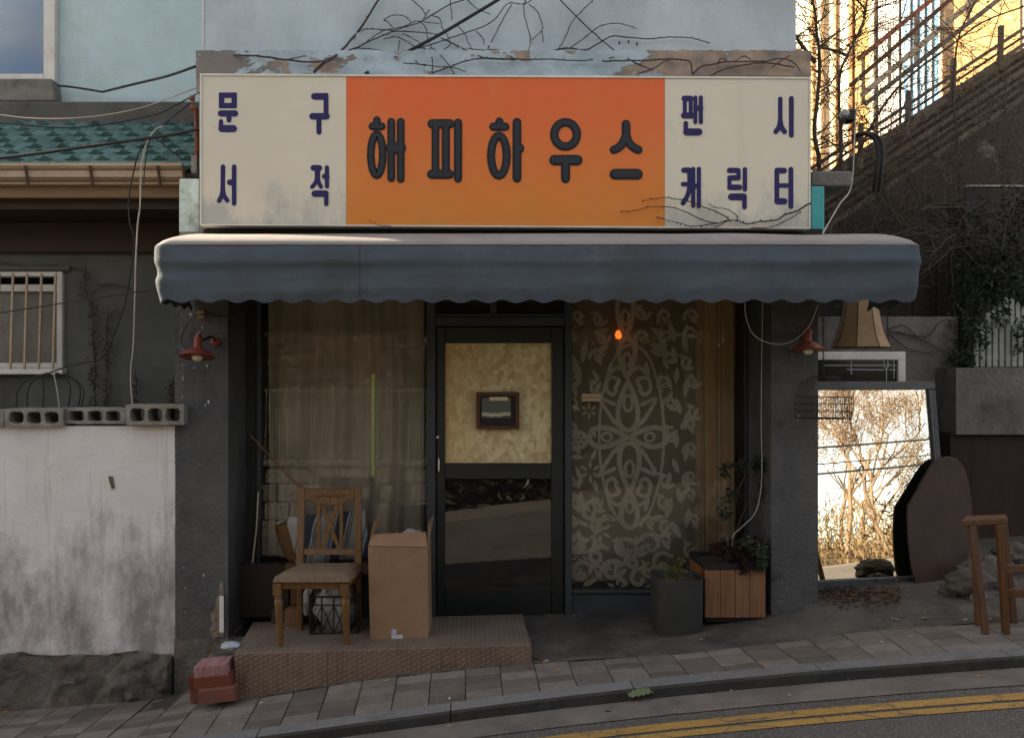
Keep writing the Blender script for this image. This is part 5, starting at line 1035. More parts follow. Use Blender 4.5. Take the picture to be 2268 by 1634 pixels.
# wooden stool at the picture edge
STW = wood('stool_wood', (.11,.05,.019), (.065,.029,.012))
st = thing('wooden_stool', 'tall brown wooden stool at the right picture edge', 'stool', P(2210, 1385, 4.70)); ds_ = 4.70
zst = gz(PX(2210,ds_), ds_-CAM_D)
MB().hexa([P(2132,1166,ds_), P(2232,1160,ds_), P(2226,1148,4.88), P(2140,1150,4.88)], [P(2130,1152,ds_), P(2233,1146,ds_), P(2228,1138,4.88), P(2140,1142,4.88)]).obj('seat', STW, st, bevel=.004)
for (a, b, d) in (((2152,1164),(2183,1372),4.71), ((2213,1162),(2228,1388),4.69), ((2222,1160),(2246,1340),4.86), ((2156,1160),(2168,1330),4.86)):
    q = P(b[0], b[1], d); q.z = gz(q.x, q.y)+.002; MB().bar(P(a[0], a[1], d), q, .034, .034).obj('leg', STW, st, bevel=.004)
for py in (1258, 1312): MB().bar(P(2222, py, 4.70), P(2290, py+2, 4.70), .045, .022, (0,1,0)).obj('rung', STW, st, bevel=.003)
# stones
STONE = mat('rubble_stone', (.115,.103,.085), (.06,.054,.046), s=6, bump=.6, bs=30, bd=.01, rand=.2)
for (px, py, d, rx, ry, rz, lb, sd) in ((2150,1290,5.35,.16,.10,.085,'big flat stone beside the oval tabletop foot',1), (2112,1310,5.42,.085,.07,.06,'small round stone at the foot of the oval tabletop',2), (2175,1325,5.30,.10,.08,.07,'dark stone lying behind the stool leg',3), (2150,1262,5.6,.09,.07,.06,'grey stone chunk at the back of the stone heap',4), (2205,1300,5.5,.13,.09,.10,'rough stone behind the stool legs',5), (2205,1258,5.65,.11,.08,.08,'top stone of the heap behind the stool',6), (2240,1230,5.8,.12,.09,.09,'pale stone high at the heap back',7)):
    c = P(px, py, d); tag(crumple((c.x, c.y, c.z), rx, ry, rz, sd*7, 20).obj('stone', STONE, origin=(c.x, c.y, c.z-rz), smooth=25), lb, 'stone', 'rubble stones by the stool')
# back walls on the right
rwall = thing('retaining_wall', 'grey concrete retaining wall carrying the white picket fence', 'wall', (3.9, .9, .2))
DW2 = 6.75; wall_front(PX(2118,DW2), 6.5, PZ(962,DW2), PZ(814,DW2), DW2-CAM_D, DW2-CAM_D+.5, .01, 30, 16, 3).obj('wall_face', CEMENT_R, rwall, smooth=40)
wall_front(PX(2105,DW2+.05), 6.5, .0, PZ(958,DW2+.05), DW2-CAM_D+.05, DW2-CAM_D+.5, .006, 20, 20, 6).obj('lower_recess', mat('rusty_dark_board', (.045,.028,.020), (.028,.018,.014), s=2.5, grain=(4,4,.6), bump=.3), rwall, smooth=40)
gw = thing('garden_wall', 'pale grey cement wall behind mirror with dry creepers', 'wall', (3.2, 1.3, .2))
DW3 = 7.05; wall_front(2.3, PX(2122,DW3), .0, PZ(701,DW3), DW3-CAM_D, DW3-CAM_D+.35, .012, 30, 40, 9).obj('wall_face', CEMENT_R, gw, smooth=40)
BRB = mat('dark_brown_board', (.060,.045,.034), (.042,.032,.025), s=3, grain=(5,5,.5), bump=.25, rough=.8, rand=.12)
shd = thing('board_fence', 'tall dark brown board fence behind the awning end', 'fence', (4.2, 1.9, .5))
for i in range(9):
    px0 = 1918 + i*26; 
    top = 690 - 0
    MB().box(PX(px0,7.7)+.002, PX(px0+26,7.7)-.002, 7.7-CAM_D + .004*(i % 2), 7.73-CAM_D, .3, PZ(452 - 6*(i % 3) + 8*max(0, 2-i)*4, 7.7)).obj('board', BRB, shd)
DKG = mat('dark_grey_sheet', (.06,.058,.052), (.042,.04,.037), s=2, grain=(2,2,.5), bump=.2, dirt=(.025,.024,.02), ds=1.5)
dg = thing('sheet_fence', 'dark grey sheet fence with pale top edge above the picket fence', 'fence', (4.9, 1.6, 1))
for i in range(4):
    a = 2138 + 48*i; MB().box(PX(a,7.45), PX(a+48,7.45)-.004, 7.45-CAM_D, 7.47-CAM_D, 1.2, PZ(412,7.45)).obj('panel', DKG, dg)
MB().box(PX(2136,7.44), PX(2330,7.44), 7.43-CAM_D, 7.449-CAM_D, PZ(413.5,7.44), PZ(410.5,7.44)).obj('top_edge', WHITE_WOOD, dg)
# picket fence on the retaining wall
PKW = mat('picket_white', (.36,.37,.34), (.24,.25,.22), s=10, rough=.7, dirt=(.12,.13,.10), ds=6, damt=.6)
pkf = thing('picket_fence', 'small white picket fence on top of the retaining wall', 'fence', (4.3, 1.0, PZ(812,6.85)))
def picket(px, py0, py1, d):
    a, b = P(px, py1, d), P(px, py0, d); w = .018
    MB().prism([(a.x-w, a.z), (a.x+w, a.z), (a.x+w, b.z-.03), (a.x, b.z), (a.x-w, b.z-.03)], a.y, a.y+.012).obj('picket', PKW, pkf, fix=True)
for i in range(10): picket(2163+14*i, 718 - 4*(i % 2), 812, 6.86)
for py in (724, 788): MB().box(PX(2156,6.87), PX(2320,6.87), 6.862-CAM_D+.013, 6.862-CAM_D+.025, PZ(py+7,6.87), PZ(py,6.87)).obj('rail', PKW, pkf)
for i in range(7): picket(2190+13*i, 652 + 10*abs(i-3.5), 722, 6.95)
MB().box(PX(2184,6.95), PX(2320,6.95), 6.95-CAM_D+.013, 6.95-CAM_D+.025, PZ(710,6.95), PZ(703,6.95)).obj('rail', PKW, pkf)
lf = thing('evergreen_bush', 'dark evergreen climber in front of the grey sheet fence', 'bush', P(2200, 812, 7.0)); mbl = MB(); sm = MB(); rr = random.Random(12)
for (px, py, rx, rz, n) in ((2120,740,.12,.3,260), (2150,640,.18,.25,330), (2200,590,.22,.22,420), (2250,560,.2,.25,380), (2170,500,.15,.2,150), (2255,460,.15,.2,160), (2140,560,.12,.2,120), (2255,660,.15,.22,260), (2120,800,.12,.1,120), (2210,650,.15,.15,180)):
    leaves(mbl, P(px, py, 7.08), (rx, .16, rz), n, .06, .028, rr, .4)
for k in range(7): sm.tube(smoothpath([P(2110+25*k, 812, 7.1), P(2120+24*k+rr.uniform(-20,20), 700, 7.1), P(2130+20*k+rr.uniform(-25,25), 560, 7.1), P(2140+20*k, 470, 7.12)], 4), [.012]*5+[.006]*8, 5)
for (px, py, rx, rz, n) in ((2170,740,.10,.16,110), (2215,690,.10,.12,110), (2262,740,.06,.2,90), (2250,640,.12,.1,80), (2140,790,.1,.08,90)): leaves(mbl, P(px, py, 6.78), (rx, .06, rz), n, .055, .026, rr, .4)
sm.obj('stem', STEM, lf); stuff(mbl.obj('foliage', LEAF_D, lf))
# old window sash behind the mirror
sh_ = thing('salvaged_casement', 'old white leaded window sash standing behind the mirror', 'window', P(1915, 900, 6.25)); dz_ = 6.2
for (x0, x1, y0, y1) in ((1790,2006,779,797), (1989.5,2006,797.3,1000), (1790,1806,797.3,1000)): MB().box(PX(x0,dz_), PX(x1,dz_), dz_-CAM_D, dz_-CAM_D+.04, PZ(y1,dz_), PZ(y0,dz_)).obj('frame_side', WHITE_WOOD, sh_, bevel=.004)
MB().box(PX(1806,dz_), PX(1989,dz_), dz_-CAM_D+.025, dz_-CAM_D+.03, PZ(1000,dz_), PZ(797,dz_)).obj('pane', mat('sash_dark_glass', (.01,.011,.011), (.008,.009,.009), rough=.1, bump=0, spec=.5), sh_)
ld = MB()
for a, b in (((1826,809),(1988,809)), ((1885,797),(1885,830)), ((1957,797),(1957,806)), ((1966,797),(1966,808)), ((1980,797),(1980,838)), ((1957,806),(1962,820)), ((1969,806),(1963,820)), ((1963,820),(1963,845)), ((1876,818),(1958,819)), ((1969,819),(1985,819))): ld.bar(P(a[0],a[1],dz_+.02), P(b[0],b[1],dz_+.02), .006, .006)
ld.obj('lead_came', mat('lead_white', (.45,.45,.46), (.38,.38,.38), rough=.5), sh_)
# hanging fabric lampshade
lsm = mat('lampshade_linen', (.52,.37,.23), (.42,.29,.175), s=5, rough=.9, bump=.15, bs=150, bd=.002, transl=.35, dirt=(.17,.10,.055), ds=4, dlo=.5, dhi=.75, damt=.6)
ls = thing('hanging_lampshade', 'bell-shaped beige fabric lampshade hanging under the awning end', 'lampshade', P(1906, 778, 5.6)); lc_ = P(1906, 0, 5.6); lc_ = Vector((lc_.x, lc_.y, 0)); prof = [(770, 61), (745, 50), (720, 43), (690, 37.5), (660, 34), (640, 32)]
N8 = 8; rot = R(-78); mb = MB(); ribs = MB(); sub = 1
for py, rp in prof:
    for k in range(N8):
        a = rot + 2*math.pi*k/N8; rr_ = rp*5.6/FPX; mb.v.append((lc_.x+rr_*math.cos(a), lc_.y+rr_*math.sin(a), PZ(py,5.6)))
for k in range(N8):
    pm2 = MB(); pts = []
    for j in range(len(prof)): pts += [mb.v[j*N8+k], mb.v[j*N8+(k+1) % N8]]
    pm2.v = pts; pm2.f = [(2*j, 2*j+1, 2*j+3, 2*j+2) for j in range(len(prof)-1)]; pm2.obj('shade_panel', lsm, ls, solid=.002)
    ribs.tube([mb.v[j*N8+k] for j in range(len(prof))], .0035, 5); ribs.tube([mb.v[k], mb.v[(k+1) % N8]], .0035, 5); ribs.tube([mb.v[(len(prof)-1)*N8+k], mb.v[(len(prof)-1)*N8+(k+1) % N8]], .0035, 5)
ribs.obj('rib_trim', mat('brown_trim', (.07,.035,.018), (.05,.025,.013), rough=.8), ls)
# wire bird cage on a chain
cg = thing('wire_cage', 'small black wire cage hanging in front of the mirror corner', 'cage', P(1839, 928, 5.15)); w_ = MB(); dca, dcb = 5.1, 5.3
a0, a1, zc_0, zc_1 = PX(1788,dca), PX(1890,dca), PZ(928,dca), PZ(880,dca)
for k in range(27):
    x = a0+(a1-a0)*k/26
    for d in (dca, dcb): w_.tube([(x, d-CAM_D, zc_0), (x, d-CAM_D, zc_1 + .0)], .0013, 4)
for z in (zc_0, zc_0+.045, zc_0+.09, zc_1):
    w_.tube([(a0,dca-CAM_D,z),(a1,dca-CAM_D,z),(a1,dcb-CAM_D,z),(a0,dcb-CAM_D,z),(a0,dca-CAM_D,z)], .002, 4)
for k in range(9):
    y = dca-CAM_D + (dcb-dca)*k/8; w_.tube([(a0,y,zc_0),(a0,y,zc_1)], .0013, 4); w_.tube([(a1,y,zc_0),(a1,y,zc_1)], .0013, 4); w_.tube([(a0,y,zc_0),(a1,y,zc_0)], .0013, 4)
    w_.tube(smoothpath([(a0,y,zc_1), ((a0+a1)/2-.08,y,zc_1+.10), ((a0+a1)/2,y,zc_1+.135), ((a0+a1)/2+.08,y,zc_1+.10), (a1,y,zc_1)], 5), .0013, 4)
w_.obj('cage_wire', BLACK, cg)
chn = MB()
for k in range(26):
    z0_ = zc_1+.135+.015*k; c = Vector(((a0+a1)/2, (dca+dcb)/2-CAM_D, z0_)); chn.tube([c+Vector((.006*math.cos(t)*(1-k % 2), .006*math.cos(t)*(k % 2), .010*math.sin(t))) for t in [i*math.pi/4 for i in range(9)]], .002, 4)
chn.obj('chain', BLACK, cg)
# concrete slab, insulators, cord on the right of the sign
tag(MB().box(PX(1797,5.45), PX(1888,5.45), 5.45-CAM_D, .2, PZ(412,5.45), PZ(379,5.45)).obj('concrete_slab', CEMENT, origin=P(1840,412,5.6), bevel=.008), 'grey concrete slab end jutting out right of the sign', 'slab')
tag(MB().tube(smoothpath([P(1902,170,5.9), P(1893,300,5.75), P(1886,410,5.5), P(1858,455,5.3), P(1822,518,5.1)], 6), .004, 6).obj('white_cord', CABLE_W, origin=P(1886,410,5.5)), 'white cord running down right of the sign to the awning', 'cord')
cam_ = thing('floodlight', 'small grey floodlight on a post above the slab', 'light', P(1876, 262, 6.1))
MB().lathe([(.026,0),(.032,.02),(.032,.05),(.02,.07)], P(1869,256,6.0), 18, (-.3,-1,0)).obj('lens_head', mat('pale_plastic', (.4,.4,.38), (.3,.3,.29), rough=.4), cam_, smooth=40); MB().box(PX(1872,6.1), PX(1889,6.1), 6.06-CAM_D, 6.16-CAM_D, PZ(270,6.1), PZ(245,6.1)).obj('housing', BLACK, cam_, bevel=.006)
MB().tube([P(1864,380,6.15), P(1862,320,6.14), P(1863,262,6.12)], .013, 8).obj('post', STEM, cam_)
for off, lb in ((0, 'left of two black bent conduits right of the sign'), (11, 'right of two black bent conduits right of the sign')):
    tag(MB().tube(smoothpath([P(1886,303,6.5), P(1915+off,296,6.45), P(1938+off,310,6.42), P(1944+off,345,6.4), P(1940+off,385,6.4), P(1934+off,425,6.45)], 6), .016, 8).obj('conduit', BLACK, origin=P(1940+off,400,6.4), smooth=40), lb, 'pipe', 'bent black conduits')

# ---------------------------------------------------------------- stairs and sunlit building behind on the right
def stp(px, py, d=8.2): return P(px, py, d)
stz = thing('concrete_stairway', 'concrete stairway climbing to the right behind the shop', 'stairs', (5.2, 2.6, .5))
SDK = mat('stair_concrete', (.115,.095,.078), (.075,.062,.05), s=3, bump=.4, dirt=(.035,.03,.025), ds=2, damt=.6)
s0, s1 = stp(1815, 425), stp(2400, 40); sv_ = (s1-s0); 
def slope_poly(dz0, dz1, x0=-.3, x1=1.5): a, b = s0 + sv_*x0, s0 + sv_*x1; return [(a.x, a.z+dz0), (b.x, b.z+dz0), (b.x, b.z+dz1), (a.x, a.z+dz1)]
MB().prism(slope_poly(-.42, -.05), s0.y+.12, s0.y+1.2).obj('flight', SDK, stz, fix=True)
for i in range(22):
    a = s0 + sv_*(i/22); b = s0 + sv_*((i+1)/22); MB().box(a.x, b.x+.02, s0.y+.2, s0.y+1.2, a.z-.1, b.z-.02).obj('step', SDK, stz)
SL1 = mat('slat_grey_brown', (.17,.135,.10), (.11,.085,.065), s=4, grain=(1,1,1), rough=.7, rand=.3, bump=.3)
for k, (dz, th) in enumerate(((-.40,.05), (-.30,.035), (-.22,.03), (-.13,.05), (-.04,.03), (.04,.03), (.12,.04), (.20,.025), (.28,.035))):
    a, b = s0 + sv_*-.2, s0 + sv_*1.4; MB().bar(a+Vector((0,.06+.012*(k % 3),dz)), b+Vector((0,.06+.012*(k % 3),dz)), th, .02, (0,1,0)).obj('slat', SL1, stz, bevel=.003)
for (px, py) in ((1905,335), (2010,262), (2110,190), (2215,118)): MB().bar(stp(px, py+40), stp(px+2, py-60), .04, .04).obj('slat_post', SL1, stz)
MB().prism(slope_poly(-4.5, -.43, -.5, 1.6), s0.y-.02, s0.y+1.2).obj('side_wall', mat('stair_side', (.075,.060,.048), (.048,.038,.031), s=1.6, bump=.5, bs=20, dirt=(.03,.025,.02), ds=1.2, damt=.7, dirt2=(.22,.2,.18), d2s=1.1, d2lo=.60, d2hi=.64, d2amt=.7), stz, fix=True)
RRED = mat('faded_red_rail', (.42,.13,.085), (.34,.10,.065), s=9, rough=.5); RCR = mat('cream_rail', (.62,.50,.36), (.5,.4,.28), rough=.6)
hr = thing('stair_handrail', 'faded red and cream steel handrail along the stairway', 'railing', (5.2, 3.6, 3.2))
for (x0, y0, x1, y1, m, w) in ((1900,132,2250,-150,RRED,.05), (1883,190,2250,-125,mat('brown_rail', (.16,.08,.05), (.12,.06,.04)),.045), (1908,212,2250,-78,RCR,.06), (1915,232,2260,-38,CEMENT,.05)):
    MB().bar(stp(x0,y0,9.0), stp(x1,y1,9.0), w, .04, (0,1,0)).obj('rail', m, hr, bevel=.004)
for k in range(6): 
    px = 1912+58*k; yt = 132-(px-1900)*.806; MB().bar(stp(px, yt, 9.03), stp(px, yt+110, 9.03), .03, .03).obj('post', RCR, hr)
bld = thing('sunlit_building', 'cream and orange brick building glowing in low sun at upper right', 'building', (5.3, 5.2, 1.0))
nB = Vector((-.87,-.49,0)).normalized(); tB = Vector((.49,-.87,0)).normalized(); oB = Vector((PX(1740,12.2), 12.2-CAM_D, 0))
def bp(t, z, out=0): p = oB + tB*t + nB*out; return (p.x, p.y, z)
def bbox(t0, t1, z0, z1, o0, o1): return MB().hexa([bp(t0,z0,o1), bp(t1,z0,o1), bp(t1,z0,o0), bp(t0,z0,o0)], [bp(t0,z1,o1), bp(t1,z1,o1), bp(t1,z1,o0), bp(t0,z1,o0)])
YLB = mat('yellow_brick', (.62,.42,.17), (.50,.30,.10), s=14, bump=.5, bs=25, bd=.02)
CRM = mat('cream_tile_wall', (.76,.66,.48), (.70,.58,.40), s=3, rough=.6, bump=.1); ORB = mat('orange_brick', (.56,.36,.16), (.40,.22,.09), s=12, bump=.5, bs=25, bd=.02); TAN = mat('tan_trim', (.56,.36,.19), (.46,.29,.15))
bbox(-1.2, 5.5, .5, 10, -.2, -.6).obj('wall', CRM, bld, fix=True)
def tx(px):                                # where the sight line of a picture column meets the facade
    r = (px-VX)/FPX; return (r*(oB.y+CAM_D) - oB.x) / (tB.x - r*tB.y)
for (a, b, m, nm, o) in ((1776,1783,TAN,'pilaster_strip',.04), (1800,1805,CRM,'pilaster_strip',.08), (1828,1834,TAN,'pilaster_strip',.04), (1864,1872,mat('brown_strip', (.36,.19,.09), (.30,.15,.07)),'pilaster_strip',.06), (1874,1908,YLB,'brick_panel',.03), (1914,1924,CRM,'pilaster_strip',.10), (2068,2076,CRM,'pilaster_strip',.10), (2094,2240,ORB,'brick_panel',.02)):
    bbox(tx(a), tx(b), .6, 9.9, -.2, -.2+o).obj(nm, m, bld, fix=True)
bbox(tx(1910), tx(2092), .6, 3.9, -.2, -.16).obj('brick_panel', ORB, bld, fix=True)
gy = oB.y+CAM_D - .87*tx(1950)
gdw = bbox(tx(1930), tx(1976), 3.9, 8.0, -.2, -.17).obj('grille_door', mat('door_grey_green', (.16,.16,.13), (.12,.12,.10), rough=.5), bld, fix=True)
for k in range(8): t_ = tx(1932) + (tx(1973)-tx(1932))*k/7; bbox(t_-.012, t_+.012, 3.95, 7.9, -.165, -.14).obj('grille_bar', WHITE_WOOD, gdw, fix=True)
wn_ = bbox(tx(1978), tx(2068), 3.95, 8.0, -.2, -.165).obj('window', WHITE_WOOD, bld, fix=True)
bbox(tx(1984), tx(2063), 4.1, 7.9, -.165, -.155).obj('pane', mat('sky_blue_pane', (.10,.25,.42), (.16,.32,.48), s=1.5, rough=.15, bump=0, spec=.5), wn_, fix=True)  # reflected sky painted as the blue of the pane
for k in range(1, 5): t_ = tx(1984) + (tx(2063)-tx(1984))*k/5; bbox(t_-.012, t_+.012, 4.1, 7.9, -.15, -.13).obj('glazing_bar', WHITE_WOOD, wn_, fix=True)
bbox(tx(1783), tx(1862), 3.55, 3.75, -.2, .02).obj('string_course', CRM, bld, fix=True)
# ---------------------------------------------------------------- creepers and bare shrubs
VINE = mat('dry_vine', (.055,.042,.034), (.035,.028,.024), rough=.8, bump=.2); VINE_L = mat('grey_twig', (.10,.08,.062), (.06,.048,.038), rough=.8, bump=.2)
rv = random.Random(21)
def vine(mb, pts, r0, r1, df, k=5, spur=True):
    q = smoothpath([df(px, py) for px, py in pts], k)
    q = [p + Vector((rv.uniform(-1,1), 0, rv.uniform(-1,1)))*.002 for p in q]; n = len(q)
    mb.tube(q, [r0+(r1-r0)*i/(n-1) for i in range(n)], 5)
    if spur:
        for i in range(1, n-1):
            if rv.random() < .55:
                d = Vector((rv.uniform(-1,1), -.4, rv.uniform(-1,1))).normalized(); mb.tube([q[i], q[i]+d*rv.uniform(.006,.014)], [r1*.9, r1*.6], 4)
def c_(ox, oy, l): return [(ox+.25*x, oy+.25*y) for x, y in l]
dwall = lambda px, py: P(px, py, 5.99 if py < 112 else (5.99 + (5.31-5.99)*min(1, (py-112)/12)))
wv = MB(); O2, O3 = 567, 1134
for l, a, b in (
  (c_(O2,0,[(510,645),(600,560),(700,500),(850,350),(960,200),(1085,0),(1130,-90)]), .009, .006), (c_(O2,0,[(0,495),(120,510),(250,530),(450,548),(590,545),(680,505)]), .006, .005), (c_(O2,0,[(-520,490),(-300,488),(-150,495),(0,495)]), .005, .005),
  (c_(O2,0,[(700,500),(800,455),(900,430),(1040,440),(1150,460),(1240,510)]), .004, .0025), (c_(O2,0,[(760,470),(900,420),(1000,370),(1120,320),(1230,280),(1400,285),(1560,300),(1620,320)]), .005, .003),
  (c_(O2,0,[(930,270),(1000,258),(1100,265),(1220,270),(1350,230),(1450,200),(1550,140),(1700,50),(1850,0),(1950,-40)]), .003, .004), (c_(O2,0,[(960,390),(1050,320),(1150,270),(1300,240),(1400,195),(1440,190),(1630,215)]), .003, .002),
  (c_(O2,0,[(1210,245),(1160,190),(1130,180),(1200,140),(1290,140),(1350,170),(1370,200)]), .002, .0015), (c_(O2,0,[(1130,350),(1230,330),(1300,350),(1370,390),(1430,430),(1560,430),(1640,500),(1700,570)]), .003, .0025),
  (c_(O2,0,[(1300,300),(1400,350),(1480,400)]), .002, .002), (c_(O2,0,[(1430,430),(1600,380),(1750,330),(1900,280),(2050,220),(2130,160),(2200,60),(2268,20)]), .004, .003), (c_(O2,0,[(1640,340),(1750,390),(1850,440),(1980,500),(2050,520),(2268,530)]), .0045, .004),
  (c_(O2,0,[(2268,40),(2200,150),(2130,290),(2050,440),(1990,510)]), .003, .003), (c_(O2,0,[(1560,650),(1700,600),(1850,545),(2000,520),(2268,527)]), .004, .004), (c_(O2,0,[(1300,560),(1450,570),(1600,590),(1750,600),(1860,640)]), .003, .002),
  (c_(O2,0,[(1870,430),(2000,445),(2130,440),(2200,460),(2268,500)]), .003, .003), (c_(O2,0,[(1720,-20),(1730,100),(1735,180)]), .002, .0015), (c_(O2,0,[(1380,0),(1450,60),(1500,130),(1480,170)]), .002, .002), (c_(O2,0,[(1500,130),(1540,90)]), .002, .001),
  (c_(O2,0,[(1440,190),(1500,240),(1520,330),(1560,430)]), .002, .0015), (c_(O2,0,[(1560,140),(1630,170),(1650,250),(1700,330),(1720,400),(1660,440)]), .0018, .0015), (c_(O2,0,[(1780,230),(1850,300),(1880,380),(1920,450)]), .0018, .0015), (c_(O2,0,[(1950,280),(2010,340),(2020,400)]), .0015, .001), (c_(O2,0,[(1870,0),(1960,80),(2080,130)]), .002, .0015),
  (c_(O2,0,[(1480,420),(1560,520),(1560,650)]), .002, .002), (c_(O2,0,[(1270,360),(1260,450),(1240,510)]), .0018, .0015), (c_(O2,0,[(280,530),(420,500),(500,465),(580,470),(660,500)]), .0025, .0015), (c_(O2,0,[(1700,570),(1760,660)]), .002, .002), (c_(O2,0,[(1330,450),(1420,550),(1500,590)]), .002, .0015),
  (c_(O3,0,[(0,530),(130,480),(260,485),(410,440),(510,430),(650,445),(760,390),(880,325),(1000,330),(1200,345),(1450,330),(1620,345),(1750,385)]), .006, .003), (c_(O3,0,[(410,440),(470,340),(530,200),(590,130),(720,0)]), .003, .003), (c_(O3,0,[(510,430),(640,340),(750,250),(860,212),(980,215),(1105,258)]), .0035, .002),
  (c_(O3,0,[(420,-10),(580,160),(710,280),(810,370),(930,465),(1040,530),(1160,590),(1250,620)]), .004, .004), (c_(O3,0,[(1120,655),(1250,610),(1350,550),(1400,540)]), .004, .003), (c_(O3,0,[(120,0),(105,100),(140,250),(165,360),(135,480)]), .0025, .002), (c_(O3,0,[(150,40),(220,100),(260,200),(265,270),(170,360)]), .0025, .002), (c_(O3,0,[(265,270),(278,380)]), .0015, .001),
  (c_(O3,0,[(0,25),(100,40),(150,20),(200,-20)]), .003, .003), (c_(O3,0,[(0,525),(150,530),(300,525),(600,540),(720,530)]), .004, .003), (c_(O3,0,[(800,545),(1000,540),(1200,535),(1380,525),(1560,540),(1590,600),(1600,660)]), .0045, .004), (c_(O3,0,[(1600,660),(1680,590),(1800,570),(1900,550),(2268,545)]), .005, .004), (c_(O3,0,[(1760,670),(1900,610),(2100,570),(2268,560),(2500,600)]), .004, .004),
  (c_(O3,0,[(1820,560),(1850,525),(1890,530),(1900,550)]), .002, .002), (c_(O3,0,[(1990,540),(2050,500),(2120,530)]), .002, .002), (c_(O3,0,[(860,520),(900,505),(935,460)]), .002, .002), (c_(O3,0,[(2268,540),(2400,520),(2500,560),(2560,640)]), .004, .003), (c_(O3,0,[(2300,600),(2450,500),(2560,470)]), .002, .001)):
    vine(wv, l, max(a, .0032)*1.1, max(b, .0026)*1.1, dwall)
wvt = thing('wall_creeper', 'leafless creeper stems spreading over the grey upper wall', 'creeper', P(1100, 160, 5.4)); wv.obj('stems', VINE, wvt)
dl = MB()
for px, py in c_(O3, 0, [(950,385), (1030,375), (1105,395)]): dl.leaf(P(px, py-5, 5.96), (.1,0,-1), (0,-1,0), .032, .014); dl.leaf(P(px, py-5, 5.955), (-.15,0,-1), (.4,-1,0), .028, .014)
dl.obj('dry_leaves', mat('red_brown_leaf', (.10,.03,.018), (.07,.02,.014), bump=0), wvt)
sv = MB(); dsg = lambda px, py: P(px, py, 5.155); OX, OY = 1134, 408.2
for l, a, b in ((c_(OX,OY,[(960,237),(1060,240),(1200,205),(1300,200),(1420,205),(1550,250),(1680,315),(1780,340),(1830,345)]), .002, .004), (c_(OX,OY,[(1145,155),(1250,130),(1350,120),(1450,130),(1560,150),(1680,195),(1800,240),(1900,290),(1920,320)]), .002, .004),
  (c_(OX,OY,[(1275,285),(1400,325),(1500,350),(1600,375),(1720,360),(1830,345),(1920,320),(2000,325),(2080,350),(2200,330),(2268,325),(2360,310),(2420,270),(2520,240),(2600,190),(2650,170)]), .002, .006), (c_(OX,OY,[(1740,170),(1800,205),(1900,220),(1980,270),(2000,320)]), .002, .003), (c_(OX,OY,[(2120,385),(2268,385),(2350,360),(2470,300),(2560,240)]), .003, .003), (c_(OX,OY,[(1790,390),(1860,350),(1920,320)]), .003, .003),
  (c_(567,OY,[(995,315),(1050,340),(1085,362),(1200,372)]), .0015, .002)):
    vine(sv, l, a, b, dsg)
tag(sv.obj('sign_creeper', VINE, origin=P(1700, 490, 5.15)), 'thin bare creeper twigs crossing the lower right corner of the sign', 'creeper')
lv_ = MB(); dlw = lambda px, py: P(px, py, 6.50)
for l in ([(190,590),(190,640),(205,700),(208,760),(212,810),(210,850),(212,898)], [(206,665),(206,760),(214,840)], [(240,690),(236,740),(242,800),(236,850),(234,898)], [(300,820),(302,860),(298,895)], [(205,650),(225,635),(255,625)], [(213,630),(260,632),(295,640)], [(385,830),(382,860),(378,895)], [(240,710),(250,690),(275,685)], [(0,580),(60,590),(120,588),(185,598)]): vine(lv_, l, .004, .003, dlw)
lvt = thing('house_creeper', 'dried creeper clinging to the dark wall right of the barred window', 'creeper', P(215, 898, 6.5)); stuff(lv_.obj('stems', VINE, lvt)); dv = MB(); rr = random.Random(5)
for (px, py0, py1, n) in ((208,670,900,150), (240,720,900,110), (190,590,660,25), (300,825,895,30), (382,830,890,60)):
    for i in range(n): dv.leaf(P(px+rr.gauss(0,5), rr.uniform(py0,py1), 6.48+rr.uniform(-.02,.02)), (rr.gauss(0,1), -.3, rr.gauss(-.6,.8)), (0,-1,.3), rr.uniform(.015,.032), rr.uniform(.012,.022))
stuff(dv.obj('withered_leaves', mat('withered_leaf', (.055,.042,.034), (.035,.028,.023), bump=0), lvt))
gv = MB(); dgw = lambda px, py: P(px, py, 7.02)
for l in ([(1968,734),(2010,742),(2060,762),(2105,785),(2130,800)], [(1968,730),(2000,720),(2020,735),(2040,755)], [(1970,740),(2000,765),(2040,780),(2085,778)], [(1985,735),(2050,745),(2080,715),(2110,710),(2125,735)], [(1966,700),(1968,760),(1975,778)]): vine(gv, l, .006, .003, dgw)
tag(gv.obj('garden_creeper', VINE, origin=P(1980,740,7.0)), 'dry creeper stems on the pale wall right of the lampshade', 'creeper')

def grow(mb, p, d, L, r, depth, rg, lf=None, spread=.5, up=.15, nseg=4, tips=None):
    pts = [Vector(p)]; dd = Vector(d).normalized()
    for i in range(nseg):
        dd = (dd + Vector((rg.gauss(0,.16), rg.gauss(0,.16), rg.gauss(0,.12)+up*.3))).normalized(); pts.append(pts[-1] + dd*L/nseg)
    mb.tube(pts, [r*(1-.45*i/nseg) for i in range(nseg+1)], 6 if depth > 3 else (4 if depth > 1 else 3), cap=False)
    if tips is not None and depth <= 1: tips.append(pts[-1])
    if depth == 0: return
    for k in range(rg.choice((2,3,3)) if depth > 1 else 3):
        i = rg.randint(max(1, nseg-3), nseg); a = rg.uniform(0, 2*math.pi); o = dd.orthogonal().normalized(); o.rotate(Matrix.Rotation(a, 3, dd)); nd = (dd*(1-spread*.5) + o*spread*rg.uniform(.6,1.3) + Vector((0,0,up))).normalized()
        grow(mb, pts[i], nd, L*rg.uniform(.58,.82), r*.55, depth-1, rg, lf, spread, up, nseg, tips)
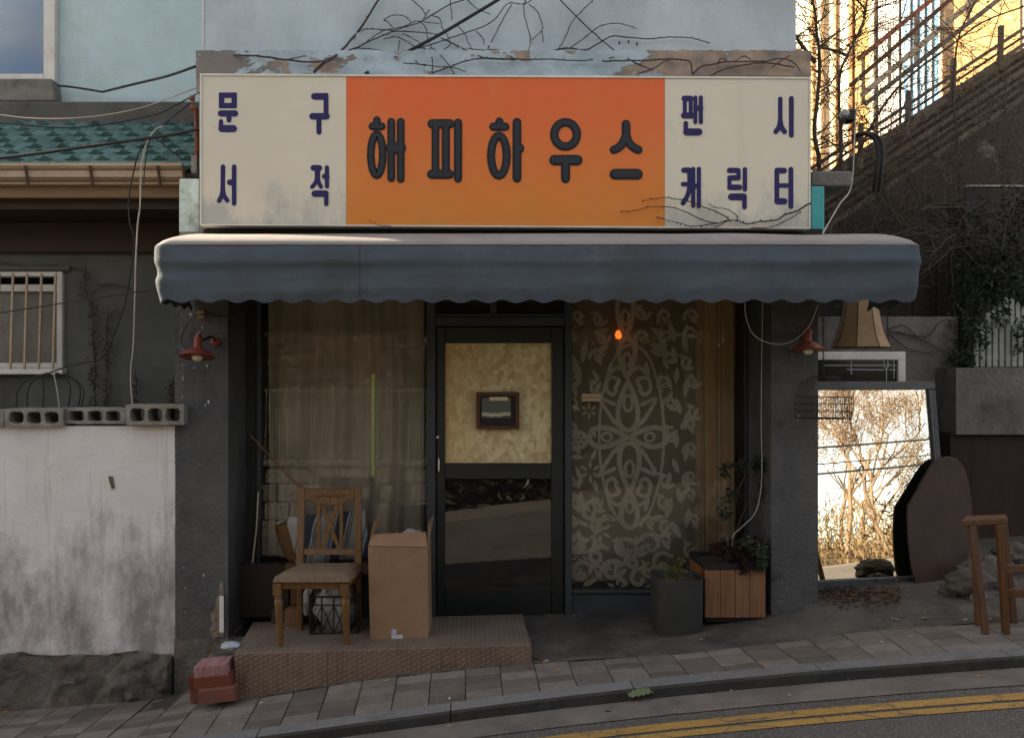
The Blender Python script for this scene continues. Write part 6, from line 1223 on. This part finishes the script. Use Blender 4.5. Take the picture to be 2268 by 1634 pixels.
BARK = mat('bark', (.16,.12,.085), (.10,.075,.055), s=8, bump=.7, bs=25, bd=.02, grain=(1,1,.3)); DEADL = mat('dead_leaf', (.17,.11,.055), (.11,.07,.035), s=9, bump=0, transl=.35)
def bare_tree(label, base, H, r, seed, depth=6, leafn=0, lean=(0,0), m=BARK, cat='tree', group=None, spread=.5, lsz=.06):
    rg = random.Random(seed); t = thing('bare_tree', label, cat, base, group); mb = MB(); tips = []
    grow(mb, base, (lean[0], lean[1], 1), H*.36, r, depth, rg, None, spread, .18, 5, tips); mb.obj('trunk', m, t)
    if leafn and tips:
        lf = MB()
        for i in range(leafn):
            p = rg.choice(tips); lf.leaf(p + Vector((rg.gauss(0,.08), rg.gauss(0,.08), rg.gauss(0,.08))), (rg.gauss(0,1), rg.gauss(0,1), rg.gauss(-.4,.7)), (rg.gauss(0,1), rg.gauss(0,1), 1), lsz*rg.uniform(.6,1.3), lsz*.5)
        stuff(lf.obj('crown', DEADL, t))
    return t
# slender bare shrubs between shop and stairway
def slim(label, paths, d0, seed, r=.016):
    rg = random.Random(seed); t = thing('bare_sapling', label, 'sapling', P(paths[0][-1][0], paths[0][-1][1], d0)); mb = MB(); lf = MB()
    for l in paths:
        q = smoothpath([P(px, py, d0) for px, py in l][::-1], 5); n = len(q); mb.tube(q, [r*(1-.5*i/(n-1)) for i in range(n)], 6)
        for i in range(2, n-1):
            if rg.random() < .8:
                s_ = rg.choice((-1,1)); nd = Vector((s_*rg.uniform(.4,1.2), rg.uniform(-.5,.5), rg.uniform(.1,.9))); grow(mb, q[i], nd, rg.uniform(.18,.5), r*.30, 2, rg, None, .6, .05, 3)
                if rg.random() < .35:
                    for _ in range(2): lf.leaf(q[i]+Vector((rg.uniform(-.2,.2), rg.uniform(-.1,.1), rg.uniform(-.1,.2))), (rg.gauss(0,1), rg.gauss(0,1), -.5), (0,-1,.5), .045, .02)
    mb.obj('trunk', VINE_L, t); lf.obj('leaves', LEAF_G, t); return t
slim('slender bare sapling just right of the sign edge', [c_(1701,0,[(380,-30),(420,120),(430,280),(450,420),(455,600),(450,750),(430,950),(410,1150),(430,1300),(450,1400),(452,1680)]), c_(1701,0,[(180,230),(300,400),(420,560)])], 7.3, 3, .022)
slim('forked bare sapling beside the floodlight post', [c_(1701,0,[(760,-20),(860,100),(800,300),(700,500),(640,650),(630,900),(640,1100),(650,1250),(640,1480),(640,1700)]), c_(1701,0,[(880,-20),(860,110),(850,160)]), c_(1701,0,[(460,430),(560,440),(690,490)])], 7.0, 8, .016)
slim('arching bare bush branch over the concrete stairway', [c_(1701,0,[(2268,60),(1900,200),(1600,420),(1300,640),(1050,900),(850,1250),(700,1600)]), c_(1701,0,[(1850,-20),(1700,300),(1650,600),(1640,900),(1680,1250),(1700,1700)])], 7.6, 14, .014)
th = MB(); rg = random.Random(77)
for i in range(330):
    px, py = rg.uniform(1815, 2290), rg.uniform(230, 640); lim = 430-(px-1815)*.72
    if py < lim - 30: continue
    d = rg.uniform(6.9, 7.6); a = P(px, py, d); nd = Vector((rg.gauss(0,1), rg.gauss(0,.3), rg.gauss(.5,.8))); grow(th, a, nd, rg.uniform(.2,.7), rg.uniform(.003,.006), 1 if rg.random() < .5 else 2, rg, None, .7, .0, 4)
stuff(tag(th.obj('bramble_thicket', VINE_L, origin=P(2050,640,7.3)), 'tangled bare bramble twigs in front of the stairway', 'brambles'))
t2 = MB()
for i in range(150):
    px, py = rg.uniform(1768, 2230), rg.uniform(-20, 380); lim = 400-(px-1815)*.75
    if py > lim + 30: continue
    d = rg.uniform(7.0, 8.0); grow(t2, P(px, py, d), Vector((rg.gauss(0,1), rg.gauss(0,.3), rg.gauss(.3,.8))), rg.uniform(.25,.7), rg.uniform(.003,.0055), 2, rg, None, .7, .0, 4)
stuff(tag(t2.obj('sunlit_twigs', mat('sunlit_gold_twig', (.16,.10,.055), (.10,.065,.04), bump=0), origin=P(1950,200,7.5)), 'fine tangled twigs against the sunlit building', 'twigs'))  # sunlight painted into the twigs as a warmer, golden colour
tb = MB()
for i in range(420):
    px, py = rg.uniform(1830, 2290), rg.uniform(60, 560); lim = 400-(px-1815)*.75
    if py < lim: continue
    tb.leaf(P(px, py, rg.uniform(6.9,7.7)), (rg.gauss(0,1), rg.gauss(0,.5), rg.gauss(-.5,.6)), (rg.gauss(0,1), -1, 0), rg.uniform(.02,.045), rg.uniform(.012,.025))
stuff(tag(tb.obj('bramble_leaves', mat('bramble_leaf', (.07,.045,.03), (.04,.028,.02), bump=0), origin=P(2050,600,7.3)), 'withered brown leaves caught in the bramble twigs', 'leaves'))

# ---------------------------------------------------------------- cables on the left and over the wall
def cable(pts, d, r, m, label, k=6):
    q = smoothpath([P(px, py, d if not callable(d) else d(px)) for px, py in pts], k); tag(MB().tube(q, r, 6).obj('cable', m, origin=q[len(q)//2], smooth=60), label, 'cable')
cable([(128,190),(150,192),(185,197),(227,204)], 6.9, .009, CABLE, 'short dark cable from the white window corner to a wall clip'); cable([(227,204),(300,186),(370,169),(432,148)], lambda px: 6.9-(px-227)/205*1.5, .010, CABLE, 'dark cable rising from wall clip to the ledge corner')
cable([(-20,252),(60,262),(150,263),(240,254),(320,237),(400,208),(442,193)], 5.6, .0045, CABLE_W, 'pale cable sagging across the top of the teal roof'); cable([(-20,271),(60,278),(140,283),(200,280),(270,270),(350,252),(390,233),(436,208)], 5.62, .005, CABLE, 'thin black cable sagging over the teal tiles')
cable([(350,285),(380,262),(422,228)], 5.6, .0045, CABLE, 'short thin black cable climbing to the red pipe'); cable([(-20,353),(100,338),(200,324),(300,310),(370,300),(446,285)], 5.5, .011, CABLE, 'thick black cable crossing the roof tiles to the sign')
cable([(362,280),(345,287),(332,303),(322,325),(316,350),(312,375),(311,408),(310,458),(305,495),(302,545),(300,595),(299,645),(297,720),(295,770),(290,816),(290,854),(294,900)], 5.55, .0055, CABLE_W, 'long pale cable hanging from the eave down to the blocks', 4)
cable([(332,306),(307,340),(292,400),(285,445),(287,490),(297,533),(290,595),(280,658),(265,708),(240,770),(220,796),(185,803),(140,815),(110,825)], 5.6, .0055, CABLE, 'black cable dropping beside the pale one and bending to the window', 4)
cable([(345,305),(372,328),(402,352)], 5.6, .005, CABLE, 'short black cable over the lower right tiles'); cable([(332,306),(322,360),(318,408)], 5.62, .004, CABLE, 'thin dark cable in front of the gutter'); cable([(-20,696),(160,668),(340,641)], 5.3, .004, CABLE, 'thin straight wire from the left edge to the awning corner')
for i, (x0, x1) in enumerate(((105,37), (108,60), (112,95), (122,150), (125,172), (125,179))): cable([(x0,826),((x0+x1)/2+(12 if x1 > x0 else -8),840),(x1+(6 if x1 > x0 else 2),865),(x1,903)], 5.9, .0055, CABLE, ('first','second','third','fourth','fifth','sixth')[i] + ' black cable from the left fanning down below the barred window')
cable([(118,825),(124,850),(132,903)], 5.85, .005, CABLE_W, 'pale cable among the black ones below the barred window'); cable([(811,163),(850,142),(960,85),(1040,38),(1110,-4),(1140,-25)], lambda px: 5.3 if px < 830 else 5.75, .012, CABLE, 'thick black service cable running diagonally over the upper wall', 5)
cable([(404,690),(400,740),(396,800),(396,870)], 5.42, .006, CABLE, 'black cable down the left edge of the slate pilaster')
dp = thing('drain_pipe', 'oxide red drain pipe between teal roof and sign', 'pipe', P(436, 370, 5.55)); MB().tube([P(436,368,5.55), P(436,300,5.55), P(434,240,5.55)], .016, 10).obj('pipe', RED_PIPE, dp, smooth=40)
for px, py in ((426,219),(427,239)): MB().lathe([(.016,0),(.020,.012),(.018,.028),(.010,.036)], P(px+6,py,5.5), 12, (-1,-.3,0)).obj('insulator', RED_PIPE, dp, smooth=40)
tag(MB().box(PX(425,5.5), PX(438,5.5), 5.48-CAM_D, 5.54-CAM_D, PZ(385,5.5), PZ(346,5.5)).obj('meter_box', CEMENT, origin=P(431,385,5.5), bevel=.004), 'small grey meter box at the foot of the red drain pipe', 'box')

# ---------------------------------------------------------------- fallen leaves and litter on the ground
LM = {k: mat('fallen_'+k, c, tuple(x*.7 for x in c), s=30, bump=0, rough=.8) for k, c in (('ochre',(.36,.20,.06)), ('tan',(.34,.26,.16)), ('brown',(.17,.075,.035)), ('white',(.6,.58,.54)), ('green',(.13,.16,.085)))}
def fallen(px, py, kind, size, where):
    p = hit(px, py, .006); a = rnd.uniform(0, 6.28); mb = MB(); n = 10; pts = []
    for i in range(n):
        t = 2*math.pi*i/n; rr_ = size*(.55 + .45*abs(math.cos(t*1.0)))*(1+.25*math.sin(5*t+a)); pts.append((rr_*math.cos(t)*.7, rr_*math.sin(t)*.42))
    mb.v = [(0,0,.004)] + [(x, y, .001 + .35*abs(y) + .15*size*nz(x*60, y*60, a)) for x, y in pts]; mb.f = [(0, 1+i, 1+(i+1) % n) for i in range(n)]
    nm = 'paper_scrap' if kind == 'white' else 'fallen_leaf'; o = mb.obj(nm, LM[kind]); o.location = p; o.rotation_euler = (rnd.uniform(-.15,.15), rnd.uniform(-.15,.15), a)
    adj = {'ochre':'small ochre','tan':'small pale tan','brown':'small dark brown','white':'tiny white','green':'small green'}[kind]
    tag(o, f'{adj} ' + ('paper scrap' if kind == 'white' else 'dry leaf') + f' lying on the {where}', 'litter' if kind == 'white' else 'leaf', f'{kind} litter on the {where}')
def many(ox, oy, l, where):
    for x, y, k, s_ in l: fallen(ox+.25*x, oy+.25*y, k, s_, where)
many(1134, 1224.7, [(410,1035,'ochre',.035),(2110,962,'tan',.028),(2240,995,'ochre',.03),(1460,912,'white',.012),(1790,1055,'white',.012),(610,1028,'brown',.02)], 'paved footway')
many(567, 1224.7, [(1715,1285,'white',.02),(1160,1128,'tan',.03),(905,1135,'tan',.022),(690,1160,'ochre',.02),(620,1175,'tan',.02),(490,1190,'brown',.025),(50,1320,'white',.018)], 'paved footway'); many(0, 1224.7, [(40,1410,'ochre',.035),(240,1450,'brown',.02),(2030,1505,'white',.012)], 'paved footway')
many(1134, 1224.7, [(850,1395,'ochre',.035),(1115,1325,'ochre',.025),(1745,1205,'tan',.025),(1820,1222,'ochre',.028),(1940,1215,'white',.016),(1460,1335,'brown',.015),(1690,1235,'white',.012),(160,1510,'tan',.018)], 'concrete gutter strip')
many(567, 1224.7, [(960,1590,'ochre',.025),(785,1600,'brown',.022),(1715,1525,'ochre',.024)], 'concrete gutter strip'); many(1701, 1224.7, [(535,1120,'ochre',.022),(650,1100,'tan',.028),(700,1105,'white',.02),(760,1100,'brown',.024),(1885,1090,'ochre',.028),(925,1085,'tan',.015),(190,1255,'white',.012)], 'concrete gutter strip')
many(1701, 1224.7, [(1260,735,'tan',.024),(1010,785,'white',.016),(1120,585,'tan',.045),(1310,530,'ochre',.03),(1400,530,'tan',.03),(1510,485,'ochre',.035),(1400,575,'ochre',.035),(1510,570,'brown',.03),(1750,590,'tan',.03),(1970,660,'ochre',.03),(1970,580,'ochre',.028),(1220,435,'brown',.03),(990,510,'tan',.026),(915,485,'tan',.022),(1190,560,'tan',.022),(2030,550,'ochre',.028),(1080,470,'brown',.02),(840,415,'tan',.03),(30,575,'ochre',.03),(180,560,'brown',.02)], 'cement apron near the mirror')
many(1134, 1224.7, [(1620,710,'brown',.03),(1675,760,'white',.02),(300,960,'tan',.035),(230,935,'brown',.045),(385,825,'white',.012),(2090,632,'brown',.03),(2140,625,'ochre',.025),(2190,630,'brown',.03)], 'cement apron in front of the shop')
many(1701, 1224.7, [(760,1550,'white',.014),(475,1490,'white',.014)], 'dark asphalt')
gl_ = hit(1425, 1540, .02); mb = MB().grid(lambda u, v: (lambda w: (-.085+.17*u, w*math.cos(2.4*v-1.2)*.9*(-1 if False else 1)*math.sin(0)+ (v-.5)*2*w, .012 + w*.9*math.cos((v-.5)*2.6) + .004*math.sin(u*40)))(.034*math.sin(math.pi*min(1, .08+.92*u))**.6 if u < .97 else .03), 24, 8)
o = mb.obj('curled_leaf', LM['green'], smooth=60); o.location = gl_; o.rotation_euler = (0, -.12, .25); tag(o, 'large curled grey-green leaf lying against the kerb', 'leaf')
ll = MB(); rg = random.Random(31)
for i in range(650):
    p = hit(rg.uniform(1816, 1990), rg.gauss(1318, 15), .01); p = p + Vector((0, 0, rg.random()**2*.03)); ll.leaf(p, (rg.gauss(0,1), rg.gauss(0,1), rg.gauss(0,.3)), (rg.gauss(0,.5), rg.gauss(0,.5), 1), rg.uniform(.025,.045), rg.uniform(.012,.022), rg.uniform(-.1,.3))
stuff(tag(ll.obj('leaf_drift', mat('leaf_drift_mix', (.13,.075,.042), (.05,.032,.02), s=40, bump=0, rough=.8), origin=P(1880,1320,5.6)), 'drift of dead brown leaves at the foot of the mirror', 'leaves'))

# ---------------------------------------------------------------- other side of the street, seen only in the glass and the mirror
blk = thing('block_wall', 'low grey stone block wall across the street, seen in the window reflection', 'wall', (0, -8.3, 0)); bm_ = None
STN = mat('grey_stone_block', (.30,.285,.26), (.20,.19,.17), s=5, bump=.7, bs=18, bd=.02, rand=.18)
WT = .62                                   # the wall top runs level while the street climbs
for r in range(5):
    for c in range(24):
        x = -10.3 + .42*c + (.21 if r % 2 else 0); z = WT - .15 - .3*r
        if z < gz(x, -8) - .25 or x > -.6: continue
        if bm_ is None: o = MB().box(-.205,.205,-.14,.12,-.145,.145).obj('block', STN, blk, origin=(0,0,0), bevel=.025); bm_ = o.data
        else: o = bpy.data.objects.new('block', bm_); COL.objects.link(o); o.parent = blk
        o.location = Vector((x, -8.3 + rnd.uniform(-.015,.015), z)) - Vector(blk['base'])
MB().box(-14, -.45, -8.62, -8.34, -2.2, WT-.01).obj('core', CEMENT, blk)
MB().box(-14, -.40, -8.66, -8.14, WT, WT+.09).obj('coping', CEMENT, blk, bevel=.01)
sheet('far_pavement', -30, 30, [-8.4, -7.4, Y_FAR], GUTTER_C, dz=0, dx=.5)
fn = thing('mesh_fence', 'green wire mesh fence above the block wall, seen in the window reflection', 'fence', (0, -8.5, .9)); FG = mat('fence_green', (.42,.44,.30), (.34,.36,.24), rough=.5)
wm = MB()
for i in range(150): x = -9.2 + .06*i; wm.box(x-.005, x+.005, -8.505, -8.495, WT+.09, WT+1.3)
for k in range(4): wm.box(-9.2, -.25, -8.515, -8.505, WT+.15+.38*k, WT+.165+.38*k)
stuff(wm.obj('mesh', FG, fn))
for i in range(6): x = -8.9+1.65*i; MB().box(x-.025, x+.025, -8.56, -8.52, WT+.05, WT+1.35).obj('post', FG, fn)
gp = P(835, 829, 14.3); tag(MB().tube([(gp.x, -8.05, gz(gp.x,-8)), (gp.x, -8.05, gz(gp.x,-8)+2.35)], .045, 10).obj('guy_wire_guard', mat('lime_plastic', (.26,.42,.08), (.22,.36,.06), rough=.4), origin=(gp.x,-8.1,-.3), smooth=40), 'lime green guard pole across the street, reflected in the left window', 'pole')
hd_ = thing('evergreen_hedge', 'dark evergreen bank behind the mesh fence across the street', 'hedge', (-3, -11, 0)); hl = MB(); rg = random.Random(9)
for i in range(16000):
    x = rg.uniform(-11, 6.6); p = Vector((x, -11.5 + rg.gauss(0,.7), gz(x,-8) + .6 + rg.random()**1.2*(5.2 + 1.2*nz(x*.7, 0, 0)))); hl.leaf(p, (rg.gauss(0,1), rg.gauss(0,1), rg.gauss(0,.6)), (rg.gauss(0,1), rg.gauss(0,1), 1), rg.uniform(.15,.32), rg.uniform(.08,.16))
for i in range(5000):
    x = rg.uniform(-.1, 6.6); p = Vector((x, -9.0 + rg.gauss(0,.35), gz(x,-8) + rg.random()**1.1*2.6)); hl.leaf(p, (rg.gauss(0,1), rg.gauss(0,1), rg.gauss(0,.6)), (rg.gauss(0,1), rg.gauss(0,1), 1), rg.uniform(.15,.30), rg.uniform(.08,.15))
stuff(hl.obj('foliage', LEAF_D, hd_))
for i, (x, y, H, sd, ln, lean) in enumerate(((15.0,-12.6,6.5,4,5000,(.02,.05)), (17.1,-13.2,7.0,11,6500,(-.06,.05)), (18.6,-15.0,8,23,6500,(.02,.1)), (20.2,-18.0,8.5,31,4500,(.0,0)), (23.2,-20.0,9,45,4800,(.0,.1)), (-3.2,-10.2,7,52,500,(0,.1)), (-.6,-10.6,7.5,61,500,(.1,.1)), (2.6,-10.8,7,71,500,(0,.1)))):
    bare_tree(('tallest slanting bare tree in the mirror reflection','crooked bare tree in the middle of the mirror reflection','bare brown-leaved tree right in the mirror reflection','thin bare tree behind the others in the mirror reflection','far bare tree at the right of the mirror reflection','left bare tree across the street in the window reflection','middle bare tree across the street in the window reflection','bare tree across the street reflected beside the lace curtain')[i], (x, y, far_ground(x, y)-.1), H, .075, sd, 7 if ln > 1000 else 6, ln, lean, spread=.52)
sc_ = MB(); rg = random.Random(55)
for i in range(9000):
    x = rg.uniform(10.5, 27); y = -10.5 - rg.random()*11; p = Vector((x, y, far_ground(x, y) + rg.random()**2*(1.5 + .9*nz(x*.8, y*.8, 0)))); sc_.leaf(p, (rg.gauss(0,.5), rg.gauss(0,.5), rg.gauss(.6,.6)), (rg.gauss(0,1), 1, rg.gauss(0,.4)), rg.uniform(.12,.4), rg.uniform(.012,.035))
stuff(tag(sc_.obj('dry_scrub', mat('golden_scrub', (.17,.125,.07), (.10,.072,.042), s=2, bump=0, transl=.25), origin=(14,-12,.6)), 'golden dry scrub under the bare trees in the mirror reflection', 'scrub'))
for k, (z, lb) in enumerate(((3.1,'upper overhead cable in the mirror reflection'), (2.75,'middle overhead cable in the mirror reflection'), (2.55,'lower overhead cable in the mirror reflection'))):
    q = [Vector((-12+3.2*i, -9.6-.1*k, z - .5 + .075*(-12+3.2*i) - .15*math.sin(math.pi*i/12))) for i in range(13)]; tag(MB().tube(q, .022 if k != 1 else .012, 6).obj('overhead_cable', CABLE, origin=q[6]), lb, 'cable')
hs = thing('tiled_house', 'brown roofed house low in the mirror reflection across the street', 'house', (25, -27, 0)); z0 = far_ground(25, -27)-1.9
MB().box(22, 28, -31, -25, z0-.5, z0+1.2).obj('wall', CRM, hs); MB().add([(21.6,-24.6,z0+1.15),(28.4,-24.6,z0+1.15),(28.4,-28,z0+2.3),(21.6,-28,z0+2.3),(21.6,-31.4,z0+1.15),(28.4,-31.4,z0+1.15)], [(0,1,2,3),(3,2,5,4),(0,3,4),(1,5,2)]).obj('roof', mat('brown_roof', (.22,.10,.055), (.16,.075,.045), grain=(1,6,1)), hs)
for x in (23.2, 25, 27): MB().box(x-.5, x+.5, -24.99, -24.94, z0+.1, z0+1.0).obj('window', GLASS_DK, hs)
# unseen gabled house added on the left, shaped to block low sun from the street
gh = thing('sun_blocker_house', 'added sun-blocking gabled house down the street, out of view on the left', 'house', (-12, 1, -1)); X0, X1 = -17, -8.5
MB().add([(X0,-.5,-2),(X1,-.5,-2),(X1,6,-2),(X0,6,-2),(X0,-.5,3.75),(X1,-.5,3.75),(X1,6,3.3),(X0,6,3.3),(X0,2.4,6.15),(X1,2.4,6.15)], [(0,1,5,4),(2,3,7,6),(1,2,6,9,5),(3,0,4,8,7)]).obj('wall', WALL_GREY, gh)
MB().add([(X0-.1,-.75,3.58),(X1+.02,-.75,3.58),(X1+.02,2.4,6.2),(X0-.1,2.4,6.2),(X0-.1,6.2,3.2),(X1+.02,6.2,3.2)], [(0,1,2,3),(3,2,5,4)]).obj('roof', TILE, gh, solid=.06)
for x in (-15, -12.5, -10): MB().box(x-.5, x+.5, -.54, -.505, .6, 2.0).obj('window', GLASS_DK, gh)
for o in list(bpy.data.objects):
    if 'base' in o: del o['base']
